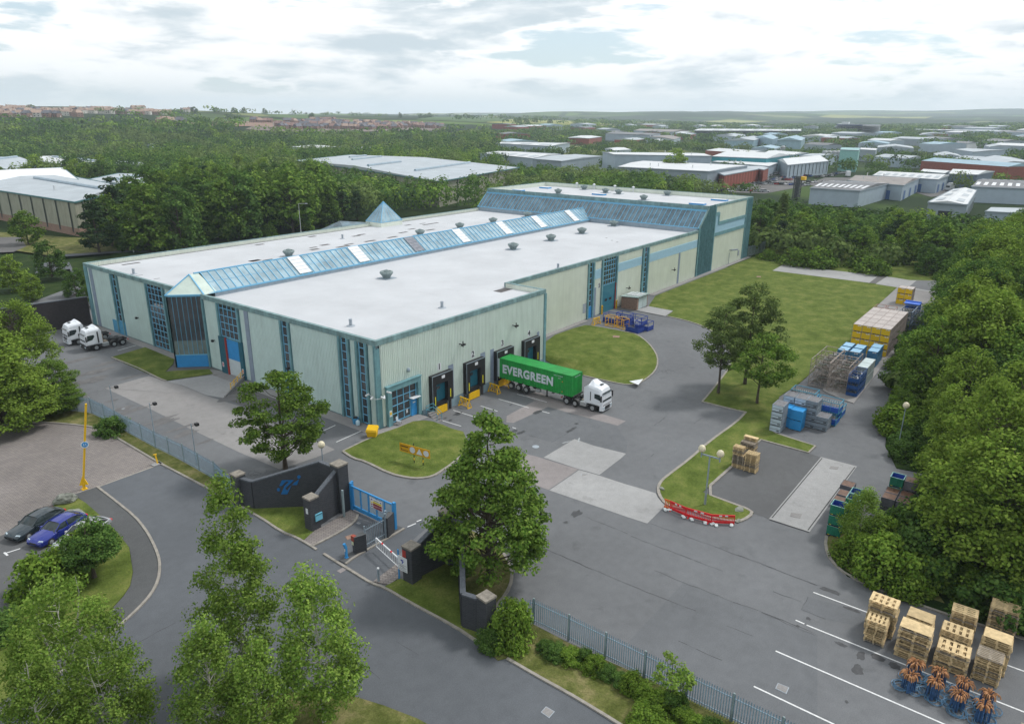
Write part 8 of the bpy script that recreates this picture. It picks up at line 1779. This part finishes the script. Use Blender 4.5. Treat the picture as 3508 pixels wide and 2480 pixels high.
for p, wx, wy, h, rz, lb in ((B_[0],492,1072,15.5,0,'tallest pale birch on the bottom verge, rising in front of the road'),(B_[1],690,1242,12.6,1,'right hand birch on the bottom verge, nearest the gate lane'),(B_[1],443,1362,10.6,3,'lower front birch on the bottom verge with its top below the tall one'),(B_[2],110,1290,11.0,0,'birch at the bottom left, standing on the tip of the grass island'),(B_[0],35,1420,11.5,2,'birch in the bottom left corner of the picture'),(B_[2],205,1430,9.0,4,'spreading birch at the bottom left beside the road kerb'),(B_[1],560,1420,9.5,5,'small birch between the tall birch and the right hand one')):
    hp_ = p['h'] if 'h' in p else {0:16.0,1:13.0,2:11.5}[B_.index(p) if p in B_ else 0]; x, y = top_at(wx, wy, h*.97); s = h/hp_; plant(p, x, y, .05, lb, None, rz, s*1.0)
bsh = make_tree('shrub', '', 2.3, 1.9, dome, .02, 42, 130, .62, .15, 'bush', seed=50, flat=.8, trunk_r=.06, inner=.3, limbs=False)
bsd = make_tree('shrub', '', 2.3, 1.9, dome, .02, 42, 130, .62, .15, 'dark', seed=51, flat=.8, trunk_r=.06, inner=.3, limbs=False)
for o in (bsh, bsd): o['category'] = 'shrub'
x, y = at2('I',985,470); plant(bsd, x, y, .0, 'round dark shrub against the fence at the edge of the block paving', sc=1.0, sz=.85)
x, y = at2('W',1150,1440); plant(bsh, x, y, 0, 'fresh green bush beside the last brick pillar and the fence', sc=.85, sz=1.5); x, y = at2('W',1100,1450); plant(bsd, x, y, 0, 'low dark weeds at the foot of the last brick pillar', sc=.55, sz=.6)
fr_ = make_tree('garden_tree', '', 5.2, 2.3, dome, .38, 50, 170, .75, .14, 'dark', seed=55, flat=.7, trunk_r=.17, inner=.3)
x, y = at2('W',212,1296); plant(fr_, x, y, .1, 'small thick trunked tree on the grass island above the kerb', rz=0); x, y = at2('W',95,1300); plant(bsh, *at2('W',110,1330), .0, 'yellow green shrub hiding the silver car', sc=1.35, sz=1.55); plant(bsd, *at2('W',10,1420), 0, 'dark hedge at the left edge below the parking bays', sc=1.0, sz=.6); plant(bsh, *at2('W',195,1255), 0, 'green shrub between the cars and the small tree', sc=.8, sz=1.3)
x, y = top_at(1950,1078,6.6); plant(B_[1], x, y, 0, 'small airy birch in front of the green crates by the weighbridge', None, 2.2, .72, .51)
for wx, wy, sc_, lb in ((1925,1262,1.0,'light shrub at the foot of the small birch, road side'),(1985,1300,1.35,'dense shrub right of the small birch at the kerb'),(2050,1290,1.5,'tall shrub between the small birch and the right hand wood'),(1975,1245,1.2,'shrub behind the small birch against the grey bins'),(2030,1230,1.4,'dark shrub covering the foot of the grey bins')): plant(bsh if sc_ < 1.4 else bsd, *at2('W',wx,wy), 0, lb, sc=sc_, sz=sc_*1.2)
# scrub along the lower fence
rr = random.Random(77)
for i in range(22):
    f = i/21; x, y = -18.6-rr.uniform(0,.8), -38-20*f; plant(rr.choice((bsh,bsd)), x, y, 0, 'low scrub at the foot of the lower palisade fence', 'scrub along the lower fence', sc=rr.uniform(.35,.6), sz=rr.uniform(.25,.5))
for i in range(9): x, y = -20.5-rr.uniform(0,1.2), -46.5-rr.uniform(0,7); plant(rr.choice((bsh,bsh,bsd)), x, y, 0, 'bright bramble patch near the bottom edge by the fence', 'brambles at the bottom edge', sc=rr.uniform(.45,.7), sz=rr.uniform(.35,.6))
sap = make_tree('sapling', '', 4.2, 1.3, egg, .2, 22, 60, .4, .13, 'birch', m_bark, 60, .05, .9, True); x, y = at2('W',1500,1580); plant(sap, x, y, 0, 'thin sapling in front of the lower fence')
# wood prototypes
F_ = [make_tree('broadleaf_tree', '', 14.0, 4.6, oval, .10, 140, 140, 1.2, .21, 'mid', seed=71, flat=.6, inner=.5), make_tree('broadleaf_tree', '', 14.0, 5.0, dome, .12, 140, 140, 1.2, .21, 'light', seed=72, flat=.6, inner=.55), make_tree('broadleaf_tree', '', 14.0, 4.4, egg, .08, 140, 140, 1.2, .21, 'dark', seed=73, flat=.6, inner=.5)]
M_ = [make_tree('broadleaf_tree', '', 14.0, 4.8, oval, .06, 85, 42, 1.4, .50, 'mid', seed=81, flat=.65, inner=.5), make_tree('broadleaf_tree', '', 14.0, 5.0, dome, .06, 85, 42, 1.45, .50, 'dark', seed=82, flat=.65, inner=.5), make_tree('broadleaf_tree', '', 14.0, 4.2, cone, .04, 85, 42, 1.3, .48, 'mid', seed=83, flat=.65, inner=.4), make_tree('broadleaf_tree', '', 14.0, 4.6, egg, .05, 85, 42, 1.35, .5, 'light', seed=84, flat=.65, inner=.5)]
PN = make_tree('pine_tree', '', 14.0, 4.0, cone, .12, 90, 34, 1.1, .42, 'pine', seed=91, flat=.35, inner=.3, droop=-.1); PO = make_tree('poplar_tree', '', 15.0, 1.9, col_, .03, 70, 50, .8, .38, 'olive', seed=93, flat=1.3, inner=.4)
bs2 = make_tree('shrub', '', 3.2, 3.0, dome, .0, 46, 40, 1.0, .34, 'mid', seed=95, flat=.7, trunk_r=.06, limbs=False, inner=.3); bs2['category'] = 'shrub'
plant(PO, 171, 8, 0, 'tall narrow poplar at the corner of the warehouse by the far fence', rz=0, sc=1.0, sz=1.02)
plant(M_[0], *at2('A',250,1370), 0, 'round ball shaped tree in front of the nearest beige neighbour warehouse', sc=.82, sz=.72)
x, y = top_at(1518,338,17.5); plant(M_[3], x, y, th(x,y), 'big round tree standing alone before the flat roofed factory', sc=1.75, sz=1.35)
plant(PN, 44, 158, 0, 'large dark pine at the corner of the nearest beige neighbour warehouse', sc=1.5, sz=1.42)
plant(bs2, *at2('A',1520,1330), 0, 'yellow green bush beside the tall street lamp', sc=1.3, sz=1.4); plant(bs2, *at2('B',155,1300), 0, 'small bright bush behind the warehouse parapet by the lamp', sc=.8, sz=1.2)
for wx, wy, h, s, lb in ((12,668,12.5,.95,'large bright crowned tree at the left edge above the palisade fence'),(-50,740,12,1.2,'tree cut off by the left edge beside the large bright one'),(-10,800,9,1.0,'lower tree under the large bright one at the left edge')): x, y = top_at(wx, wy, h); plant(F_[1], x, y, 0, lb, sc=s, sz=h/14)
for wx, wy, h, lb in ((105,800,6.0,'olive bush overhanging the truck yard from the left'),(120,860,4.0,'thin leafed bush behind the upper palisade fence')): x, y = top_at(wx, wy, h); plant(F_[0], x, y, 0, lb, sc=.62, sz=h/14)
for wx, wy, h, lb in ((100,535,9,'light tree left of the warehouse corner, by the estate road'),(160,600,6,'leafy tree touching the far left corner of the warehouse'),(15,570,8,'dark tree at the left edge above the bright one'),(60,610,6,'small tree above the dark yard wall'),(190,640,4.5,'bush behind the dark yard wall beside the warehouse')): x, y = top_at(wx, wy, h); plant(rnd.choice((M_[0],M_[1],M_[3])), x, y, 0, lb, sc=h/13, sz=h/14)
# more pale units of the industrial estate, half hidden by its trees
ru = random.Random(41); nu = 0; tries = 0
while nu < 60 and tries < 2500:
    tries += 1; wx, wy = ru.uniform(1130,2330), 284+125*ru.random()**1.2
    if wx < 1560 and wy > 335 or wy > 368 and wx < 1900: continue
    x, y, z = att('W', wx, wy); d = math.hypot(x-CAM[0], y-CAM[1]); 
    if not 380 < d < 1900: continue
    L1, L2, ang = ru.uniform(25,70), ru.uniform(18,40), ru.choice((.15,.2,.95,1.0)); c_, s_ = math.cos(ang), math.sin(ang)
    P4_ = [(x+c_*a-s_*b, y+s_*a+c_*b) for a, b in ((-L1/2,-L2/2),(L1/2,-L2/2),(L1/2,L2/2),(-L1/2,L2/2))]
    if any(math.hypot(sum(p[0] for p in F)/4-x, sum(p[1] for p in F)/4-y) < max(L1,L2)*.6+math.hypot(F[0][0]-F[2][0], F[0][1]-F[2][1])*.42 for F in FOOT): continue
    FOOT.append(P4_); nu += 1; hh = ru.uniform(6,9); t = thing('warehouse_unit', 'pale shed half hidden among the trees of the far industrial estate', 'warehouse', (x,y,z)); t['group'] = 'pale sheds of the far estate'; o = (x,y,z)
    mb = MB(); mb.prism(P4_, z-3, z+hh); mb.build('wall', ru.choice((m_pw, m_gw, m_rb, m_pw)), t, o); k = (P4_[0],P4_[1],P4_[2],P4_[3]); m0 = ((k[0][0]+k[3][0])/2,(k[0][1]+k[3][1])/2); m1 = ((k[1][0]+k[2][0])/2,(k[1][1]+k[2][1])/2); e = z+hh+.1
    mb = MB(); mb.add([(*p,e) for p in k]+[(*m0,e+2),(*m1,e+2)], [(0,1,5,4),(2,3,4,5),(1,2,5),(3,0,4)]); mb.build('roof', ru.choice((m_wrof, m_grof, m_grof, m_lbr, m_drof)), t, o)
# woods: every tree position first, largest in the picture become trees of their own
def inpoly(x, y, P_):
    c = False; n = len(P_); j = n-1
    for i in range(n):
        if (P_[i][1] > y) != (P_[j][1] > y) and x < (P_[j][0]-P_[i][0])*(y-P_[i][1])/(P_[j][1]-P_[i][1])+P_[i][0]: c = not c
        j = i
    return c
def segd(x, y, a, b):
    dx, dy = b[0]-a[0], b[1]-a[1]; t = max(0, min(1, ((x-a[0])*dx+(y-a[1])*dy)/(dx*dx+dy*dy+1e-9))); return math.hypot(x-a[0]-t*dx, y-a[1]-t*dy)
def proj(x, y, z):
    d = np.array([x,y,z])-CAM; k = d@FW
    if k < 1: return (-9999,-9999,1)
    return (1754+FP*(d@RT)/k)/1.52787, (1240-FP*(d@UP)/k)/1.52787, k
cand = []
def scatter(poly, sp, fn, seed):
    r = random.Random(seed); xs = [p[0] for p in poly]; ys = [p[1] for p in poly]; nx, ny = int((max(xs)-min(xs))/sp)+1, int((max(ys)-min(ys))/sp)+1
    for i in range(nx):
        for j in range(ny):
            x, y = min(xs)+(i+r.uniform(.1,.9)+(j%2)*.3)*sp, min(ys)+(j+r.uniform(.1,.9))*sp
            if not inpoly(x, y, poly): continue
            if any(inpoly(x, y, F) or min(segd(x, y, F[k], F[(k+1)%4]) for k in range(4)) < 4 for F in FOOT): continue
            ed = min(segd(x, y, poly[k], poly[(k+1)%len(poly)]) for k in range(len(poly))); q = fn(x, y, ed, r)
            if q is None: continue
            h, kind = q; px_, py_, k = proj(x, y, h*.6)
            if not (-120 < px_ < 2420 and 150 < py_ < 1750): continue
            cand.append((h/k, x, y, h, kind))
def f_right(x, y, ed, r):
    if x > 3 and x < 24 and y > -57.5: return None
    if 50 < x < 95 and ed < 5.5: return (r.uniform(3,4.5), ('F', 1)) if ed > 2.5 else None
    k = r.choice((('F',0),('F',1),('F',2),('F',0),('F',1),('F',2)))
    if x < 8: return (r.uniform(4,6.5) if ed < 4.0 else r.uniform(7,10), k)
    return (r.uniform(4,7) if ed < 3.5 else (r.uniform(9,15) if x < 50 else r.uniform(13,18)), k)
right_p = [(p[0], p[1]) for p in woods]
inset = []
scatter(right_p, 5.4, lambda x, y, ed, r: None if ed < 1.8 else f_right(x, y, ed, r), 5)
scatter(right_p, 2.6, lambda x, y, ed, r: (r.uniform(1.6,3.4), ('B',0)) if 1.0 < ed < 5.5 and not (x < -4 and ed < 2.5) and not (3 < x < 24 and y > -56) else None, 15)
rp_back = PT([('W',1712,590),('W',1760,597),('W',1900,612),('W',2050,628),('W',2140,640),('W',2330,560)])+[(205,-130),(222,-60),(226,-10),(222,30),(205,48),(166,30),(150,12)]
def f_back(x, y, ed, r):
    fd = min(segd(x, y, rp_back[k], rp_back[k+1]) for k in range(4))
    if fd < 2.2: return None
    if fd < 9: return (r.uniform(2.5,5), ('S',0))
    if fd < 17: return (r.uniform(6,9), ('M', r.choice((0,3,0,1))))
    return (r.uniform(8,12.5) if fd < 45 else r.uniform(6,9), ('M', r.choice((0,1,2,3,1,0))) if r.random() > .12 else ('P',0))
scatter(rp_back, 6.6, f_back, 6)
belt = [(30,150),(48,134),(72,134),(110,138),(160,146),(215,158),(262,150),(300,120),(330,140),(300,215),(190,235),(120,225),(60,215)]
def f_belt(x, y, ed, r):
    if x < 62 and y > 165: return None
    k = ('P',0) if r.random() < (.5 if x > 125 else .12) else ('M', r.choice((0,1,2,0,2)))
    return (r.uniform(13,21) if x < 120 else (r.uniform(10,13) if x < 240 else r.uniform(8,11)), k)
scatter(belt, 8.0, f_belt, 7)
strip2 = [(195,112),(262,60),(285,80),(300,120),(262,150),(215,150)]
scatter(strip2, 8.0, lambda x, y, ed, r: (r.uniform(8,11), ('M', r.choice((0,1,3))) if r.random() > .3 else ('P',0)), 8)
mid = [(55,215),(120,228),(190,238),(300,218),(330,300),(300,420),(100,420),(40,330)]
scatter(mid, 9.5, lambda x, y, ed, r: (r.uniform(12,17), ('M', r.choice((0,1,2,3)))), 9)
cand.sort(key=lambda c: -c[0]); NT = 262
zone = lambda x, y: 'in the wood along the right side' if (y < -45 and x < 135) else ('in the tree belt beyond the big lawn' if (x > 140 and y < 60) else ('in the tall belt behind the warehouse' if y < 240 and x < 260 else 'in the woods beyond the warehouse'))
kn = {'F0':'mid green broadleaf tree','F1':'bright green broadleaf tree','F2':'dark green broadleaf tree','M0':'mid green broadleaf tree','M1':'dark green round tree','M2':'pointed green tree','M3':'bright green broadleaf tree','P0':'dark pine tree','S0':'dense green shrub'}
rest = []; nt_ = 0; ns_ = 0
for s, x, y, h, (k, i) in cand:
    if k == 'S' and ns_ < 290: ns_ += 1; plant(bs2, x, y, th(x,y)-.1, kn['S0']+' in front of the tree belt beyond the big lawn', 'shrubs before the tree belt', sc=h/3.4*.9+.3, sz=h/3.2); continue
    if k == 'B':
        nb_ = globals().get('nb_', 0)+1
        if nb_ < 150: plant(rnd.choice((bsh,bsd)), x, y, 0, 'undergrowth shrub along the edge of the right hand wood', 'undergrowth along the right hand wood', sc=h/2.2*1.05, sz=h/2.3)
        continue
    if k == 'S' or nt_ >= NT: rest.append((x,y,h,k)); continue
    nt_ += 1; p = F_[i] if k == 'F' else (M_[i] if k == 'M' else PN); w = {'F':.30,'M':.30,'P':.26}[k]
    plant(p, x, y, th(x,y)-.1, kn[k+str(i)]+' '+zone(x,y), kn[k+str(i)]+'s '+zone(x,y), sc=max(.55, h/14)*rnd.uniform(.92,1.18), sz=h/14)
# far off woods: stuff
rg = np.random.default_rng(99)
import mathutils
ex_polys = [yard, right_p, rp_back, belt, strip2, mid]
def woodsmask(x, y, d, wx, wy, r):
    n = mathutils.noise.noise(Vector((x/95, y/95, 5)))
    if wy > 640 or wx < -60 or wx > 2360: return False
    if wx < 1130:
        if wx < 420 and wy > 380: return wx > 330 and wy < 440
        if wy > 308: return True
        if wx < 540: return (n > -.25) if wy > 283 else (r.random() < .03 and wy > 250)
        if 540 <= wx < 1010 and wy > 262: return wy > 306
        return r.random() < (.10 if n > .15 else .02)
    if wy > 400: return wy < 440 and n > .2
    if wy > 292: return n > (.06 if wy > 345 else (-.04 if wy > 310 else -.15))
    if wx < 1500: return r.random() < ((.6 if n > .18 else .02) if wy > 262 else (.8 if n > 0 else .1))
    return n > -.2
groups_ = {}
rw = random.Random(123)
for (d0, d1, s) in ((190,500,10.5),(500,900,13),(900,1600,18),(1600,3000,28)):
    d = d0
    while d < d1:
        a0, a1 = TAZ[1]+.05, TAZ[-2]-.05; na = int((a0-a1)*d/s)
        for j in range(na):
            az = a1+(a0-a1)*(j+rw.random())/na; dd = d+rw.uniform(-.5,.5)*s; x, y = CAM[0]+dd*math.cos(az), CAM[1]+dd*math.sin(az)
            if dd < 520 and any(inpoly(x, y, P_) for P_ in ex_polys): continue
            z = th(x, y); wx, wy, _ = proj(x, y, z)
            if dd < 260 and wx < 1140 and wy > 330 and not (150 > 0 and y > 215): continue
            if -15 < x < 150 and -70 < y < 130: continue
            if not woodsmask(x, y, dd, wx, wy, rw): continue
            if any(abs(x-F[0][0]) < 200 and abs(y-F[0][1]) < 200 and (inpoly(x, y, F) or min(segd(x, y, F[k], F[(k+1)%4]) for k in range(4)) < s*.55) for F in FOOT): continue
            g_ = 'left' if wx < 1130 else 'right'
            groups_.setdefault((g_, d0), []).append((x, y, z, rw.uniform(6,11) if wx > 1130 else rw.uniform(7,15), s))
        d += s
for x, y, h, k in rest: groups_.setdefault(('left' if y > 60 else 'right', 190), []).append((x, y, th(x,y), h, 8.5))
car_ex = None
lb_ = {('left',190):'dense green woodland filling in behind the tall tree belt', ('right',190):'trees scattered between the nearer industrial units', ('left',500):'dark green woodland stretching over the left middle distance', ('right',500):'tree clumps among the far industrial halls', ('left',900):'far woods and hedges below the hillside houses', ('right',900):'far wooded band beyond the industrial park', ('left',1600):'hedgerow trees on the left ridge', ('right',1600):'distant woods and hedges near the horizon on the right'}
for key, L2 in groups_.items():
    A = np.array([(x,y,z,h,s) for x,y,z,h,s in L2]); nq = {190:210,500:110,900:46,1600:22}[key[1]]; sz = {190:.85,500:1.3,900:2.3,1600:4.0}[key[1]]; N = len(A)
    u = rg.normal(size=(N,nq,3)); u /= np.linalg.norm(u,axis=2)[:,:,None]; u[:,:,2] = np.where(u[:,:,2] < -.35, -u[:,:,2], u[:,:,2]); lump = 1+.28*np.sin(u[:,:,0]*4+A[:,0:1]*.7)*np.cos(u[:,:,1]*5+A[:,1:2]*.9)
    r = rg.uniform(.8,1.02,(N,nq))*lump; rx = A[:,4:5]*rg.uniform(.42,.72,(N,1)); cz = A[:,3:4]*.50; rz = A[:,3:4]*.50
    cen = np.stack([A[:,0:1]+u[:,:,0]*r*rx, A[:,1:2]+u[:,:,1]*r*rx, A[:,2:3]+cz+u[:,:,2]*r*rz], 2).reshape(-1,3); nor = (u*[1,1,1]+rg.normal(size=u.shape)*.22+[0,0,.1]).reshape(-1,3)
    me = quads_mesh('woodland', cen, nor, sz, LM['mid'] if key[0] == 'left' else LM['dark'], 1.3, rg); me.materials.append(LM['dark']); me.materials.append(LM['light']); 
    me.materials.append(LM['olive']); me.materials.append(LM['pine'])
    pn = np.array([mathutils.noise.noise(Vector((a[0]/60, a[1]/60, 9))) for a in A]); mi = np.where(pn+rg.normal(0,.12,N) > .12, 1, np.where(pn+rg.normal(0,.12,N) < -.16, 3, rg.choice([0,0,1,2,4], size=N))); me.polygons.foreach_set('material_index', np.repeat(mi, nq)); o = bpy.data.objects.new('woodland', me); C.objects.link(o); tag(o, lb_[key], 'woodland', None, 'stuff')
# individual hedgerow trees on the skyline, left
for r_, a, b in (('A',145,150),('A',205,150),('A',820,150),('A',900,165),('A',1000,172),('A',1350,190),('A',1160,180),('A',1700,225),('A',1900,215),('A',2050,228),('A',2130,225),('A',380,158),('B',120,230),('B',530,275),('B',1480,268),('B',1520,270),('B',1560,268),('B',1305,268),('B',1900,275),('C',150,315),('C',215,315),('C',295,312),('C',420,318)):
    x, y, z = att(r_, a, b); d = math.hypot(x-CAM[0], y-CAM[1]); plant(M_[1], x, y, z-.5, 'dark lone tree on the far fields and ridge', 'lone trees on the far ridge', sc=rnd.uniform(.9,1.5), sz=rnd.uniform(.8,1.15))
for o in list(bpy.data.objects):
    if 'used' in o: del o['used']
    if 'label' in o and len(o['label'].split()) > 16: print('LONG', o['label'])
# air: one closed box of thin haze round everything
if HAZE:
    mb = MB(); mb.box(-6500, 9800, -9800, 9800, -8, 260); hz_ = mb.build('haze', bpy.data.materials.new('haze'), fix=True); hz_['kind'] = 'stuff'
    hm = hz_.data.materials[0]; hm.use_nodes = True; nt = hm.node_tree
    for n in list(nt.nodes): nt.nodes.remove(n)
    ou = nd(nt, 'ShaderNodeOutputMaterial'); pv = nd(nt, 'ShaderNodeVolumePrincipled'); pv.inputs['Density'].default_value = HAZE; pv.inputs['Color'].default_value = (.78,.89,1.0,1); pv.inputs['Anisotropy'].default_value = 0.2
    nt.links.new(pv.outputs[0], ou.inputs['Volume'])
